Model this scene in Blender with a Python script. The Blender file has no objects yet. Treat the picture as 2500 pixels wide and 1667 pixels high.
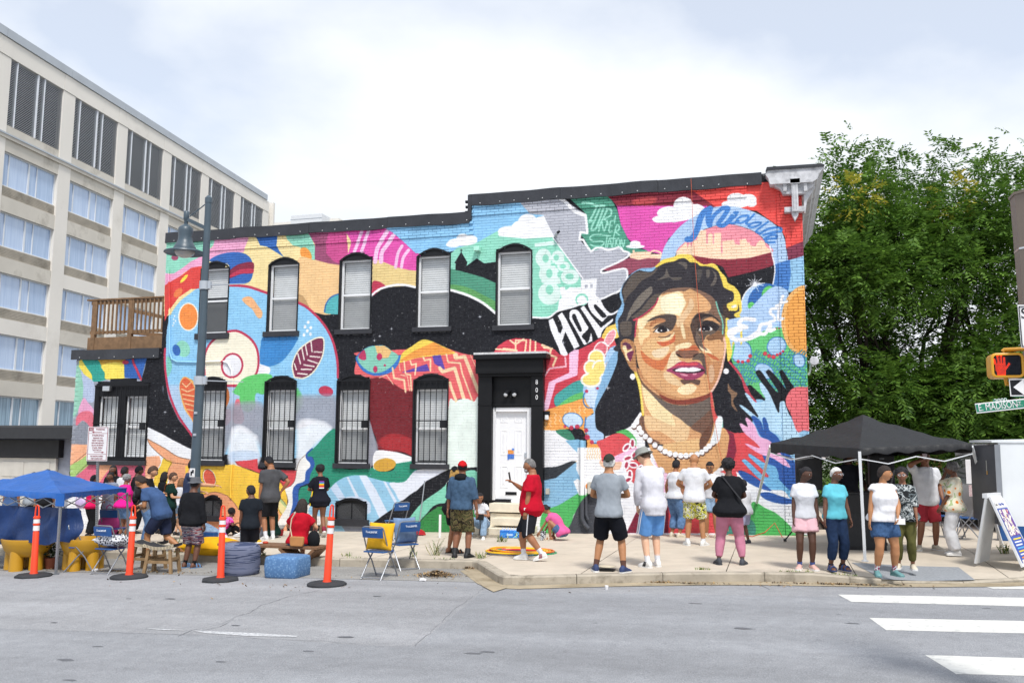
import bpy, bmesh, math, random, numpy as np
from mathutils import Vector, Matrix, Euler
random.seed(7);np.random.seed(7)
rad=math.radians
SC=bpy.context.scene
COL=SC.collection
# ================================================================ camera, sky, sun, exposure
CAM_Z=1.9
F_PX, PITCH, ROLL, YAW=2177.17, .117162, .00704129, -.28542374
_fw=np.array([math.sin(YAW)*math.cos(PITCH),math.cos(YAW)*math.cos(PITCH),math.sin(PITCH)])
_r0=np.array([math.cos(YAW),-math.sin(YAW),0]);_u0=np.cross(_r0,_fw)
_r=_r0*math.cos(ROLL)+_u0*math.sin(ROLL);_u=-_r0*math.sin(ROLL)+_u0*math.cos(ROLL)
cam_d=bpy.data.cameras.new('camera');cam=bpy.data.objects.new('camera',cam_d);COL.objects.link(cam)
m=Matrix.Identity(4)
for i in range(3):m[i][0], m[i][1], m[i][2]=_r[i], _u[i], -_fw[i]
m[2][3]=CAM_Z;cam.matrix_world=m
cam_d.sensor_width=36;cam_d.lens=F_PX/2500*36;cam_d.clip_end=1500;cam_d.clip_start=.1
SC.camera=cam
SUN_EL, SUN_AZ=rad(56), rad(150)
world=bpy.data.worlds.new('World');SC.world=world;world.use_nodes=True
W=world.node_tree;W.nodes.clear()
def wn(t,**k):
 n=W.nodes.new(t)
 for a, b in k.items():setattr(n,a,b)
 return n
wo=wn('ShaderNodeOutputWorld');bg=wn('ShaderNodeBackground');mixs=wn('ShaderNodeMix',data_type='RGBA')
sky=wn('ShaderNodeTexSky',sky_type='NISHITA',sun_disc=False);sky.sun_elevation=SUN_EL;sky.sun_rotation=SUN_AZ
sky.air_density=1.0;sky.dust_density=.2;sky.ozone_density=3.0
tc=wn('ShaderNodeTexCoord');mp=wn('ShaderNodeMapping');mp.inputs['Scale'].default_value=(1,1,1.8);mp.inputs['Location'].default_value=(.9,.45,.2)
nz=wn('ShaderNodeTexNoise');nz.inputs['Scale'].default_value=2.3;nz.inputs['Detail'].default_value=6;nz.inputs['Roughness'].default_value=.5;nz.inputs['Distortion'].default_value=.15
rp=wn('ShaderNodeValToRGB');rp.color_ramp.elements[0].position=.44;rp.color_ramp.elements[0].color=(0.60,)*3+(1,);rp.color_ramp.elements[1].position=.62;rp.color_ramp.elements[1].color=(1,)*4
sc_=wn('ShaderNodeVectorMath',operation='SCALE');sc_.inputs['Scale'].default_value=.15
W.links.new(tc.outputs['Generated'],mp.inputs['Vector']);W.links.new(mp.outputs[0],nz.inputs['Vector']);hz=wn('ShaderNodeSeparateXYZ');hm_=wn('ShaderNodeMapRange');hm_.inputs[1].default_value=.12;hm_.inputs[2].default_value=.42;hm_.inputs[3].default_value=.30;hm_.inputs[4].default_value=0;ad=wn('ShaderNodeMath',operation='ADD')
W.links.new(tc.outputs['Generated'],hz.inputs[0]);W.links.new(hz.outputs['Z'],hm_.inputs[0]);W.links.new(hm_.outputs[0],ad.inputs[0]);W.links.new(nz.outputs['Fac'],ad.inputs[1]);W.links.new(ad.outputs[0],rp.inputs['Fac'])
W.links.new(sky.outputs[0],sc_.inputs[0]);W.links.new(sc_.outputs[0],mixs.inputs['A']);mixs.inputs['B'].default_value=(.845,.878,.925,1)
W.links.new(rp.outputs['Color'],mixs.inputs['Factor']);W.links.new(mixs.outputs['Result'],bg.inputs['Color']);bg.inputs['Strength'].default_value=1.0
W.links.new(bg.outputs[0],wo.inputs['Surface'])
sun_d=bpy.data.lights.new('sun','SUN');sun_d.energy=3.0;sun_d.angle=rad(11);sun_d.color=(1,.96,.9)
sun=bpy.data.objects.new('sun',sun_d);COL.objects.link(sun)
sun.rotation_euler=Vector((math.sin(SUN_AZ)*math.cos(SUN_EL),math.cos(SUN_AZ)*math.cos(SUN_EL),math.sin(SUN_EL))).to_track_quat('Z','Y').to_euler()
sun.location=(0,0,30)
SC.view_settings.view_transform='Standard';SC.view_settings.look='None';SC.view_settings.gamma=1;SC.view_settings.exposure=.27
SC.view_settings.use_curve_mapping=False
# ================================================================ places measured in the photograph -> metres in the street
SLOPE=.0245
def gz(X,off=0):return-.155+SLOPE*(X+9.505)+off
def ray(x,y):return _fw*F_PX+_r*(x-1250)-_u*(y-833.5)
def wall_pt(x,y,Y=20.):
 d=ray(x,y);t=Y/d[1];return d[0]*t, d[2]*t+CAM_Z
def WP(x,y,Y=20.):
 X, Z=wall_pt(x,y,Y);return Vector((X,Y,Z))
def GP(x,y,off=0):
 d=ray(x,y);t=(-.155+SLOPE*9.505+off-CAM_Z)/(d[2]-SLOPE*d[0]);return Vector((d[0]*t,d[1]*t,d[2]*t+CAM_Z))
# ================================================================ helpers
def hexlin(h):
 out=[]
 for i in(0,2,4):
  c=int(h[i:i+2],16)/255;out.append(c/12.92 if c<=.04045 else((c+.055)/1.055)**2.4)
 return tuple(out)
def tag(o,label=None,cat=None,group=None,kind=None):
 if label:o['label']=label
 if cat:o['category']=cat
 if group:o['group']=group
 if kind:o['kind']=kind
 return o
def thing(name,label,cat,loc=(0,0,0),rz=0,group=None):
 o=bpy.data.objects.new(name,None);COL.objects.link(o);o.empty_display_size=.2
 o.location=loc;o.rotation_euler=(0,0,rz)
 return tag(o,label,cat,group)
def root_of(o):
 while o.parent:o=o.parent
 return o
class MB:
 def __init__(s):s.v=[];s.f=[];s.mi=[]
 def add(s,v,f,mi=0):
  b=len(s.v);s.v+=[tuple(q)for q in v];s.f+=[tuple(i+b for i in q)for q in f];s.mi+=[mi]*len(f);return s
 def box(s,x0,y0,z0,x1,y1,z1,mi=0):
  v=[(x0,y0,z0),(x1,y0,z0),(x1,y1,z0),(x0,y1,z0),(x0,y0,z1),(x1,y0,z1),(x1,y1,z1),(x0,y1,z1)]
  return s.add(v,[(0,3,2,1),(4,5,6,7),(0,1,5,4),(1,2,6,5),(2,3,7,6),(3,0,4,7)],mi)
 def boxc(s,c,sx,sy,sz,mi=0):return s.box(c[0]-sx/2,c[1]-sy/2,c[2]-sz/2,c[0]+sx/2,c[1]+sy/2,c[2]+sz/2,mi)
 def bar(s,a,b,w,h,up=(0,0,1),mi=0):
  a, b=Vector(a), Vector(b);d=(b-a).normalized();u=Vector(up)
  if abs(d.dot(u))>.98:u=Vector((0,1,0))
  x=d.cross(u).normalized()*w/2;z=x.cross(d).normalized()*h/2
  v=[p+q for p in(a,b)for q in(-x-z,x-z,x+z,-x+z)]
  return s.add(v,[(3,2,1,0),(4,5,6,7),(0,1,5,4),(1,2,6,5),(2,3,7,6),(3,0,4,7)],mi)
 def loft(s,rings,cap=True,mi=0,closed=False):
  n=len(rings[0]);v=[p for r in rings for p in r];f=[]
  m_=len(rings)
  for i in range(m_ if closed else m_-1):
   for j in range(n):
    a, b=i*n+j, i*n+(j+1)%n;c, d=((i+1)%m_)*n+(j+1)%n, ((i+1)%m_)*n+j
    f.append((a,b,c,d))
  if cap and not closed:f.append(tuple(range(n))[::-1]);f.append(tuple((m_-1)*n+j for j in range(n)))
  return s.add(v,f,mi)
 def tube(s,path,r,n=8,cap=True,mi=0,closed=False,flat=1.):
  path=[Vector(p)for p in path];N=len(path)
  rr=list(r)if hasattr(r,'__len__')else[r]*N
  rings=[];u=None
  for i, p in enumerate(path):
   if closed:d=path[(i+1)%N]-path[i-1]
   else:d=path[min(i+1,N-1)]-path[max(i-1,0)]
   if d.length<1e-7:d=Vector((0,0,1))
   d.normalize()
   if u is None:
    u=Vector((0,0,1))if abs(d.z)<.9 else Vector((1,0,0))
   u=(u-d*u.dot(d));
   if u.length<1e-5:u=d.orthogonal()
   u.normalize();w=d.cross(u)
   rings.append([p+(u*math.cos(a)*flat+w*math.sin(a))*rr[i]for a in[k*math.tau/n for k in range(n)]])
  return s.loft(rings,cap,mi,closed)
 def disc(s,c,r,z0,z1,n=24,mi=0,rx=None):
  rx=rx or r
  return s.loft([[(c[0]+rx*math.cos(a),c[1]+r*math.sin(a),z)for a in[k*math.tau/n for k in range(n)]]for z in(z0,z1)],True,mi)
 def ball(s,c,rx,ry=None,rz=None,n=12,m_=8,mi=0,rot=None):
  ry=ry or rx;rz=rz or rx;v=[Vector((0,0,-rz))];f=[]
  for i in range(1,m_):
   t=-math.pi/2+math.pi*i/m_
   v+=[Vector((rx*math.cos(t)*math.cos(a),ry*math.cos(t)*math.sin(a),rz*math.sin(t)))for a in[k*math.tau/n for k in range(n)]]
  v.append(Vector((0,0,rz)));L=len(v)-1
  for j in range(n):f.append((0,1+(j+1)%n,1+j));f.append((L,L-n+j,L-n+(j+1)%n))
  for i in range(m_-2):
   for j in range(n):
    a=1+i*n+j;b=1+i*n+(j+1)%n;f.append((a,b,b+n,a+n))
  if rot:v=[rot@q for q in v]
  return s.add([q+Vector(c)for q in v],f,mi)
 def prism(s,poly,axis,a0,a1,mi=0):
  """poly in the two other axes; axis 0/1/2"""
  def P(p,a):
   return{0:(a,p[0],p[1]),1:(p[0],a,p[1]),2:(p[0],p[1],a)}[axis]
  return s.loft([[P(p,a0)for p in poly],[P(p,a1)for p in poly]],True,mi)
 def build(s,name,mats,parent=None,smooth=False,world=True,bevel=0,loc=None):
  me=bpy.data.meshes.new(name)
  v=s.v
  if parent is not None and world:
   o=root_of(parent).location;v=[(a[0]-o[0],a[1]-o[1],a[2]-o[2])for a in v]
  me.from_pydata(v,[],s.f)
  for mt in(mats if isinstance(mats,(list,tuple))else[mats]):me.materials.append(mt)
  if any(s.mi):me.polygons.foreach_set('material_index',s.mi)
  bm=bmesh.new();bm.from_mesh(me);bmesh.ops.recalc_face_normals(bm,faces=bm.faces)
  if bevel:bmesh.ops.bevel(bm,geom=[e for e in bm.edges if len(e.link_faces)==2 and e.calc_face_angle(0)>.5],offset=bevel,segments=2,affect='EDGES',profile=.6)
  bm.to_mesh(me);bm.free()
  if smooth:
   me.polygons.foreach_set('use_smooth',[True]*len(me.polygons))
   if smooth!=2:me.set_sharp_from_angle(angle=rad(40))
  o=bpy.data.objects.new(name,me);COL.objects.link(o)
  if parent is not None:o.parent=parent
  if loc is not None:o.location=loc
  return o
def copy_tree(o,parent=None):
 c=o.copy();COL.objects.link(c);c.parent=parent
 for ch in[q for q in bpy.data.objects if q.parent==o]:copy_tree(ch,c)
 return c
def text(body,size,mat_,parent=None,loc=(0,0,0),rot=(math.pi/2,0,0),name='lettering',ext=.0015,align='CENTER',sx=1,shear=0):
 cu=bpy.data.curves.new(name,'FONT');cu.body=body;cu.size=size;cu.extrude=ext;cu.align_x=align;cu.align_y='CENTER';cu.shear=shear
 cu.resolution_u=3
 cu.materials.append(mat_);o0=bpy.data.objects.new(name,cu);COL.objects.link(o0);bpy.context.view_layer.update();me=bpy.data.meshes.new_from_object(o0.evaluated_get(bpy.context.evaluated_depsgraph_get()));bpy.data.objects.remove(o0)
 o=bpy.data.objects.new(name,me);COL.objects.link(o)
 o.location=loc;o.rotation_euler=rot;o.scale=(sx,1,1)
 if parent is not None:
  o.parent=parent
 return o
# ================================================================ materials
_M={}
def lk(nt,a,b):nt.links.new(a,b)
def mat(name,col,rough=.6,metal=0,var=.12,scale=6,bump=.0,bscale=None,spec=.5,emit=None,alpha=1,trans=0,dirt=None):
 """col: hex of the paint or fabric; var: lightness variation by noise; bump: fine relief"""
 key=name
 if key in _M:return _M[key]
 m_=bpy.data.materials.new(name);m_.use_nodes=True;nt=m_.node_tree;b=nt.nodes['Principled BSDF']
 c=hexlin(col)if isinstance(col,str)else col
 b.inputs['Roughness'].default_value=rough;b.inputs['Metallic'].default_value=metal;b.inputs['Specular IOR Level'].default_value=spec
 if trans:b.inputs['Transmission Weight'].default_value=trans
 tcn=nt.nodes.new('ShaderNodeTexCoord');n=nt.nodes.new('ShaderNodeTexNoise');n.inputs['Scale'].default_value=scale;n.inputs['Detail'].default_value=6
 lk(nt,tcn.outputs['Object'],n.inputs['Vector'])
 r=nt.nodes.new('ShaderNodeValToRGB');r.color_ramp.elements[0].position=.3;r.color_ramp.elements[1].position=.7
 r.color_ramp.elements[0].color=tuple(max(0,q*(1-var))for q in c)+(1,);r.color_ramp.elements[1].color=tuple(min(1,q*(1+var))for q in c)+(1,)
 lk(nt,n.outputs['Fac'],r.inputs['Fac']);lk(nt,r.outputs['Color'],b.inputs['Base Color'])
 if dirt:
  n2=nt.nodes.new('ShaderNodeTexNoise');n2.inputs['Scale'].default_value=dirt[1];n2.inputs['Detail'].default_value=8;n2.inputs['Roughness'].default_value=.65
  lk(nt,tcn.outputs['Object'],n2.inputs['Vector'])
  r2=nt.nodes.new('ShaderNodeValToRGB');r2.color_ramp.elements[0].position=dirt[2];r2.color_ramp.elements[0].color=(0,)*3+(1,);r2.color_ramp.elements[1].position=dirt[2]+.15;r2.color_ramp.elements[1].color=(dirt[3],)*3+(1,)
  mx=nt.nodes.new('ShaderNodeMix');mx.data_type='RGBA';lk(nt,n2.outputs['Fac'],r2.inputs['Fac']);lk(nt,r2.outputs['Color'],mx.inputs['Factor'])
  lk(nt,r.outputs['Color'],mx.inputs['A']);mx.inputs['B'].default_value=hexlin(dirt[0])+(1,);lk(nt,mx.outputs['Result'],b.inputs['Base Color'])
 if bump:
  nb=nt.nodes.new('ShaderNodeTexNoise');nb.inputs['Scale'].default_value=bscale or scale*6;nb.inputs['Detail'].default_value=4
  bp=nt.nodes.new('ShaderNodeBump');bp.inputs['Strength'].default_value=bump;bp.inputs['Distance'].default_value=.01 if(bscale or 99)>12 else .03
  mpn=nt.nodes.new('ShaderNodeMapping');mpn.inputs['Scale'].default_value=(1,1,1 if(bscale or 99)>12 else .45);lk(nt,tcn.outputs['Object'],mpn.inputs[0]);lk(nt,mpn.outputs[0],nb.inputs['Vector']);lk(nt,nb.outputs['Fac'],bp.inputs['Height']);lk(nt,bp.outputs[0],b.inputs['Normal'])
 if emit:b.inputs['Emission Color'].default_value=hexlin(emit[0])+(1,);b.inputs['Emission Strength'].default_value=emit[1]
 _M[key]=m_;return m_
def cloth(name,col,**k):
 k.setdefault('rough',.9);k.setdefault('var',.10);k.setdefault('scale',9);k.setdefault('bump',.8);k.setdefault('bscale',9);k.setdefault('spec',.15)
 return mat(name,col,**k)
def pattern(name,cols,kind='voronoi',scale=10,rough=.9,ramp=None,stretch=(1,1,1),rot=(0,0,0)):
 """printed cloth: blotches or bands of several colours"""
 if name in _M:return _M[name]
 m_=bpy.data.materials.new(name);m_.use_nodes=True;nt=m_.node_tree;b=nt.nodes['Principled BSDF'];b.inputs['Roughness'].default_value=rough;b.inputs['Specular IOR Level'].default_value=.2
 tcn=nt.nodes.new('ShaderNodeTexCoord');mp_=nt.nodes.new('ShaderNodeMapping');mp_.inputs['Scale'].default_value=stretch;mp_.inputs['Rotation'].default_value=rot
 lk(nt,tcn.outputs['Object'],mp_.inputs['Vector'])
 if kind=='wave':
  t=nt.nodes.new('ShaderNodeTexWave');t.inputs['Scale'].default_value=scale;t.inputs['Distortion'].default_value=1.2;out=t.outputs['Fac']
 elif kind=='dots':
  t=nt.nodes.new('ShaderNodeTexVoronoi');t.inputs['Scale'].default_value=scale;out=t.outputs['Distance']
 else:
  t=nt.nodes.new('ShaderNodeTexNoise');t.inputs['Scale'].default_value=scale;t.inputs['Detail'].default_value=2;t.inputs['Distortion'].default_value=1.5;out=t.outputs['Fac']
 lk(nt,mp_.outputs[0],t.inputs['Vector'])
 r=nt.nodes.new('ShaderNodeValToRGB');r.color_ramp.interpolation='CONSTANT'
 ps=ramp or[i/len(cols)for i in range(len(cols))]
 while len(r.color_ramp.elements)<len(cols):r.color_ramp.elements.new(.5)
 for e, p_, c in zip(r.color_ramp.elements,ps,cols):e.position=p_;e.color=hexlin(c)+(1,)
 lk(nt,out,r.inputs['Fac']);lk(nt,r.outputs['Color'],b.inputs['Base Color'])
 _M[name]=m_;return m_
# ---------------------------------------------------------------- mural paint (flat shapes painted on the brick)
CR=dict(A=(400,540,3.015),B=(900,440,3.015),C=(1300,440,3.0147),D=(1300,860,3.0147),E=(180,840,3.1365),F=(640,840,3.1365),G=(1120,840,3.136),H=(1700,640,2.8),I=(1500,600,6.03),J=(1440,780,5.2275),K=(1540,460,5.227),L=(1300,980,4.6125),M=(1380,460,4.9),N=(0,500,2.8),P=(180,1080,4.355),Q=(480,1080,4.355),R=(820,1080,4.355),T=(1150,1080,4.355),U=(1500,1060,4.1275),V=(1320,720,5.6),X=(860,820,4.2),Y=(1200,580,4.2667))
PX0, PZ0, PS=-18.75, -0.75, 120.0
PW, PH=int(19.6*PS), int(9.1*PS)
BLK='222329';CRI='c51f4c';SKY='8ccbf0';MINT='8fd9c0';TEAL='2a9a80';LAV='b4cdea';WHT='f4f5f8';GRY='b9bcc8'
paint=np.zeros((PH,PW,3),np.float32)
def hexc(h):return np.array([int(h[i:i+2],16)/255 for i in(0,2,4)],np.float32)
def pts(c,s):
 ox, oy, k=CR[c]
 a=np.array([[float(v)for v in q.split(',')]for q in s.split()])
 return a/k+[ox,oy]
def to_tex(a):
 out=[]
 for x, y in a:
  X, Z=wall_pt(x,y);out.append(((X-PX0)*PS,(Z-PZ0)*PS))
 return np.array(out)
def smooth(a,closed=True,n=6):
 N=len(a);out=[]
 rng=range(N)if closed else range(N-1)
 for i in rng:
  if closed:p0, p1, p2, p3=a[i-1], a[i], a[(i+1)%N], a[(i+2)%N]
  else:p0, p1, p2, p3=a[max(i-1,0)], a[i], a[i+1], a[min(i+2,N-1)]
  for t in np.arange(n)/n:
   out.append(.5*((2*p1)+(p2-p0)*t+(2*p0-5*p1+4*p2-p3)*t*t+(3*p1-p0-3*p2+p3)*t**3))
 if not closed:out.append(a[-1])
 return np.array(out)
def mask_poly(a):
 x0=max(int(a[:,0].min())-1,0);x1=min(int(a[:,0].max())+2,PW);y0=max(int(a[:,1].min())-1,0);y1=min(int(a[:,1].max())+2,PH)
 if x1<=x0 or y1<=y0:return None
 d=np.zeros((y1-y0,x1-x0+1),np.int32)
 for i in range(len(a)):
  (xa,ya), (xb,yb)=a[i-1], a[i]
  if ya>yb:xa, ya, xb, yb=xb, yb, xa, ya
  r=np.arange(max(int(np.ceil(ya)),y0),min(int(np.ceil(yb)),y1))
  if len(r)==0:continue
  xc=xa+(r-ya)*(xb-xa)/(yb-ya)
  np.add.at(d,(r-y0,np.clip(np.ceil(xc).astype(int)-x0,0,x1-x0)),1)
 return x0, x1, y0, y1, (np.cumsum(d,1)[:,:-1]%2)==1
def blend(x0,x1,y0,y1,m,col,al=1.):
 sub=paint[y0:y1,x0:x1]
 if m.dtype==bool:
  if al>=1:sub[m]=col
  else:sub[m]=sub[m]*(1-al)+col*al
 else:sub[:]=sub*(1-(m*al)[...,None])+col*(m*al)[...,None]
def fill(c,col,s,sm=1,al=1.):
 a=pts(c,s)
 if sm:a=smooth(a)
 r=mask_poly(to_tex(a))
 if r:blend(*r,hexc(col),al)
def segs(a,w,col,al=1.,soft=0):
 for(xa,ya), (xb,yb)in zip(a[:-1],a[1:]):
  q=w+soft*2
  x0=max(int(min(xa,xb)-q)-1,0);x1=min(int(max(xa,xb)+q)+2,PW);y0=max(int(min(ya,yb)-q)-1,0);y1=min(int(max(ya,yb)+q)+2,PH)
  if x1<=x0 or y1<=y0:continue
  yy, xx=np.mgrid[y0:y1,x0:x1];dx, dy=xb-xa, yb-ya;L=dx*dx+dy*dy+1e-9
  t=np.clip(((xx-xa)*dx+(yy-ya)*dy)/L,0,1);dist=np.hypot(xx-xa-t*dx,yy-ya-t*dy)
  blend(x0,x1,y0,y1,dist<w/2,col,al)
def line(c,col,w,s,sm=1,al=1.,close=0):
 a=pts(c,s)
 if close:a=np.vstack([a,a[:1]])
 if sm:a=smooth(a,False)
 k=CR[c][2];t=to_tex(a)
 sc=1.13*PS/100.
 segs(t,w/k*sc,hexc(col),al)
def ell(c,col,x,y,rx,ry,rot=0,ring=None,rw=0,al=1.,soft=0):
 ox, oy, k=CR[c];th=np.linspace(0,2*np.pi,37)[:-1];r=np.radians(rot)
 def cur(q):
  u, v=(rx+q)*np.cos(th), (ry+q)*np.sin(th)
  return np.stack([(x+u*np.cos(r)-v*np.sin(r))/k+ox,(y+u*np.sin(r)+v*np.cos(r))/k+oy],1)
 if ring:
  m=mask_poly(to_tex(cur(rw)))
  if m:blend(*m,hexc(ring))
 if soft:
  for i in range(8):
   m=mask_poly(to_tex(cur((1-2*i/7)*soft)))
   if m:blend(*m,hexc(col),al*.3)
  return
 if col:
  m=mask_poly(to_tex(cur(0)))
  if m:blend(*m,hexc(col),al)
def softfill(c,col,s,w,al=.28,n=7):
 a=smooth(pts(c,s));cen=a.mean(0);d=a-cen;L=np.hypot(*d.T)[:,None];k=CR[c][2]
 for i in range(n):
  b=a+d/L*((1-2*i/(n-1))*w/k)
  m=mask_poly(to_tex(b))
  if m:blend(*m,hexc(col),al)
def stars(x0,y0,x1,y1,n,big,seed):
 r=random.Random(seed)
 for i in range(n):
  x, y=r.uniform(x0,x1), r.uniform(y0,y1);X, Z=wall_pt(x,y);tx, tz=int((X-PX0)*PS), int((Z-PZ0)*PS)
  if not(3<tx<PW-4 and 3<tz<PH-4)or paint[tz,tx].sum()>.75:continue
  b=r.random();paint[tz,tx]+=(1-paint[tz,tx])*(.4+.5*b)
  if b>.8:paint[tz:tz+2,tx:tx+2]=.85
 for i in range(big):
  x, y=r.uniform(x0,x1), r.uniform(y0,y1);star(x,y,r.uniform(3,6))
def star(x,y,s):
 X, Z=wall_pt(x,y);cx, cz=(X-PX0)*PS, (Z-PZ0)*PS
 if not(8<cx<PW-9 and 8<cz<PH-9)or paint[int(cz),int(cx)].sum()>.75:return
 for a in range(4):
  L=s*(1.2 if a%2==0 else .6);dx, dz=math.cos(a*math.pi/4)*L, math.sin(a*math.pi/4)*L
  segs(np.array([[cx-dx,cz-dz],[cx+dx,cz+dz]]),1.3,np.float32([.8,.82,.86]),.7)
 segs(np.array([[cx,cz],[cx+.1,cz]]),s*.5,np.float32([.95,.95,.97]))
def shapes(c,block):
 """one shape per line: colour points...   (leading '|' = straight edges, '~w' = line of width w, '_w' = soft)"""
 for ln in block.strip().splitlines():
  ln=ln.strip()
  if not ln:continue
  col, rest=ln.split(' ',1);sm=1
  col=col.replace('MINT',MINT).replace('SKY',SKY)
  if col[0]=='~' or col[0]=='=':
   w, col=col[1:].split(':');line(c,col,float(w),rest,sm=(col and ln[0]=='~'))
  elif col[0]=='|':fill(c,col[1:],rest,0)
  elif col[0]=='_':
   w, col=col[1:].split(':');softfill(c,col,rest,float(w))
  elif col[0]=='o':
   v=rest.split();q=[float(t)for t in v[:5]]
   ell(c,col[1:],*q[:4],rot=q[4],ring=v[5]if len(v)>5 else None,rw=float(v[6])if len(v)>6 else 0)
  else:fill(c,col,rest,1)
HANDS='''
222329 405,760 415,742 440,745 500,830 545,885 553,875 478,760 478,745 500,738 560,800 600,855 610,862 568,760 570,745 590,742 640,820 665,860 620,930 600,960 560,1030 530,960 500,900 450,830
|5fca75 350,840 420,820 470,935 440,935
|222329 345,845 370,840 470,935 400,940 370,900
b6dcf4 430,830 450,830 500,900 560,1030 570,960 600,952 612,990 650,1080 700,1160 690,1260 620,1250 560,1180 480,1150 440,1080 345,925 330,900 350,900 410,960 470,940 440,880
b6dcf4 300,990 320,985 420,1065 450,1120 430,1110
ea626b 612,930 640,880 680,855 740,855 790,880 790,1130 730,1150 690,1160 660,1090 640,1030 612,980
1656ac 375,1060 395,1052 440,1090 460,1150 450,1075 470,1063 490,1110 500,1150 550,1190 600,1270 680,1390 690,1560 640,1560 560,1480 490,1400 445,1305 450,1290 480,1295 540,1340 620,1390 560,1290 500,1220 440,1190 400,1110
f0b3da 295,1110 310,1103 350,1125 335,1075 350,1065 400,1120 430,1190 500,1220 560,1290 640,1395 600,1390 520,1340 430,1310 340,1250 345,1240 430,1270 400,1230 330,1170
6bb8e6 355,1325 370,1312 460,1370 540,1400 560,1480 500,1500 440,1490 320,1370 315,1352 345,1355 460,1460 490,1455 400,1370
|f4f6fa 270,1430 450,1540 500,1568 300,1568
1656ac 285,1435 310,1425 400,1470 510,1560 420,1540 330,1490'''
def paint_mural():
 paint[:]=hexc(BLK)
 shapes('E','''
|9ea3b2 -30,60 560,60 540,1300 -30,1300
8fcbb4 -30,190 20,170 55,120 75,320 70,400 40,500 0,560 -30,580
b3c2de 55,170 150,285 152,440 75,420 72,320
e7a5cb 72,415 110,450 150,500 145,540 35,535
e2687f 20,560 70,516 145,532 150,680 120,630 70,585 20,625
8d929f 30,625 80,590 130,660 150,780 -30,780 -30,700
|f2ae82 -30,765 125,770 125,830 60,880 -30,930
|a8cd72 -30,930 60,880 125,828 125,915 70,965 -30,1040
|df5f80 20,1010 125,915 180,925 560,925 560,1165 -30,1165 -30,1060
|f2ae82 200,925 300,925 230,1010 150,1120 130,1120 150,1040
|eef0f5 -60,1160 1100,1160 1100,1480 -60,1480
|222329 565,60 1000,60 1000,900 860,785 750,730 680,690 560,628 500,600 520,265 545,180
|f1f3f7 552,628 680,690 860,787 960,830 960,1200 545,1200
|f6b184 548,862 655,855 668,905 640,960 600,1060 545,1060
f6cf13 690,872 752,905 722,965 720,1030 700,1100 620,1080 620,1010 665,930
f2a877 562,724 600,745 700,800 800,862 940,892 1000,900 1000,1120 800,1120 720,1030 725,960 752,905 690,872 590,780
~4:6b4a35 562,724 600,745 700,800 800,862 940,892
~4:6b4a35 562,724 590,780 690,872 752,905 940,930
~4:6b4a35 752,905 722,965 720,1030
~4:6b4a35 20,1000 90,930 130,910
~4:6b4a35 0,910 120,815''')
 shapes('N','''
|f4df45 565,1033 540,1070 538,1105 575,1160 640,1207 660,1035
1fa596 562,1030 660,1030 690,1085 715,1150 729,1192 640,1209 625,1160 590,1110 562,1065
d0a01c 658,1028 862,1026 852,1098 790,1080 740,1085 700,1105 680,1075
f6e14b 690,1102 740,1083 800,1078 852,1097 850,1184 727,1194 715,1150
|1560b5 862,1024 1012,1024 985,1110 966,1196 850,1180 848,1095
oc51f4c 857,1077 22,14 0'''.replace('22,14','22 14').replace('857,1077','857 1077')+'''
~18:c51f4c 908,1026 910,1075 935,1130 962,1192''')
 shapes('A','''
|f6e0a0 0,130 1900,10 1900,470 1620,490 1535,550 1300,660 1100,660 900,620 0,700
|MINT 5,125 390,105 378,170 330,218 270,262 195,300 130,350 75,385 5,390
|f3addb 0,440 0,380 40,390
|f0a6cd 388,105 645,90 610,170 585,232 480,234 340,282 270,335 160,372 60,455 5,490 5,395 75,385 130,350 200,298 290,250 365,190
oa34a6a 80 270 25 20 0
|1c64b8 668,85 842,80 832,180 845,215 882,265 830,232 760,190 712,182
|MINT 885,75 1050,68 1090,125 1112,190 1112,285 1085,302 1040,220 1000,192 950,180 912,140
of79a1c 1045 247 36 58 -30
f3c98c 985,285 1110,288 1200,305 1310,325 1310,640 1285,672 1190,690 1100,668 1060,650 985,600
|a04a73 1055,68 1315,48 1330,330 1210,312 1110,285 1112,170
|d03f8d 1225,60 1345,45 1360,330 1250,300 1195,240 1195,160
|e63fae 1325,50 1500,35 1620,28 1700,90 1809,190 1900,260 1900,370 1809,362 1700,340 1600,302 1540,290 1300,330 1360,230 1380,150
c9a06a 985,540 1030,560 1070,640 1040,640 985,600
e8cd88 1535,292 1610,300 1700,335 1809,362 1900,380 1900,490 1810,474 1700,470 1620,490 1535,470
c51f4c 1535,452 1572,443 1612,462 1632,485 1590,505 1530,552
4fb8bd 1180,672 1190,620 1220,570 1260,548 1300,540 1300,672 1240,685
~9:1c64b8 1182,668 1192,615 1222,568 1262,545 1300,536
~24:f6c8ea 1468,55 1440,130 1402,225
~24:f6c8ea 1517,52 1485,140 1455,222
~30:f6c8ea 1645,80 1600,150 1568,210 1555,300
~30:f6c8ea 1690,110 1640,180 1605,230 1598,300
~22:f6c8ea 1752,185 1722,240 1705,340
~22:f6c8ea 1800,215 1762,270 1748,340
1c64b8 335,292 400,250 500,230 580,236 632,268 655,325 652,400 630,445 580,462 480,466 480,330 400,310
8f2242 500,350 560,315 655,305 655,370 600,380 540,400 485,420 485,370
c51f4c 485,400 540,365 600,350 657,355 650,385 570,390 485,415
|e02a20 5,475 30,458 130,400 200,345 270,333 330,342 330,500 200,500 110,560 50,640 5,740
of7e02c 147 425 12 40 42
oe8752a 104 528 24 42 42''')
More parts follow.
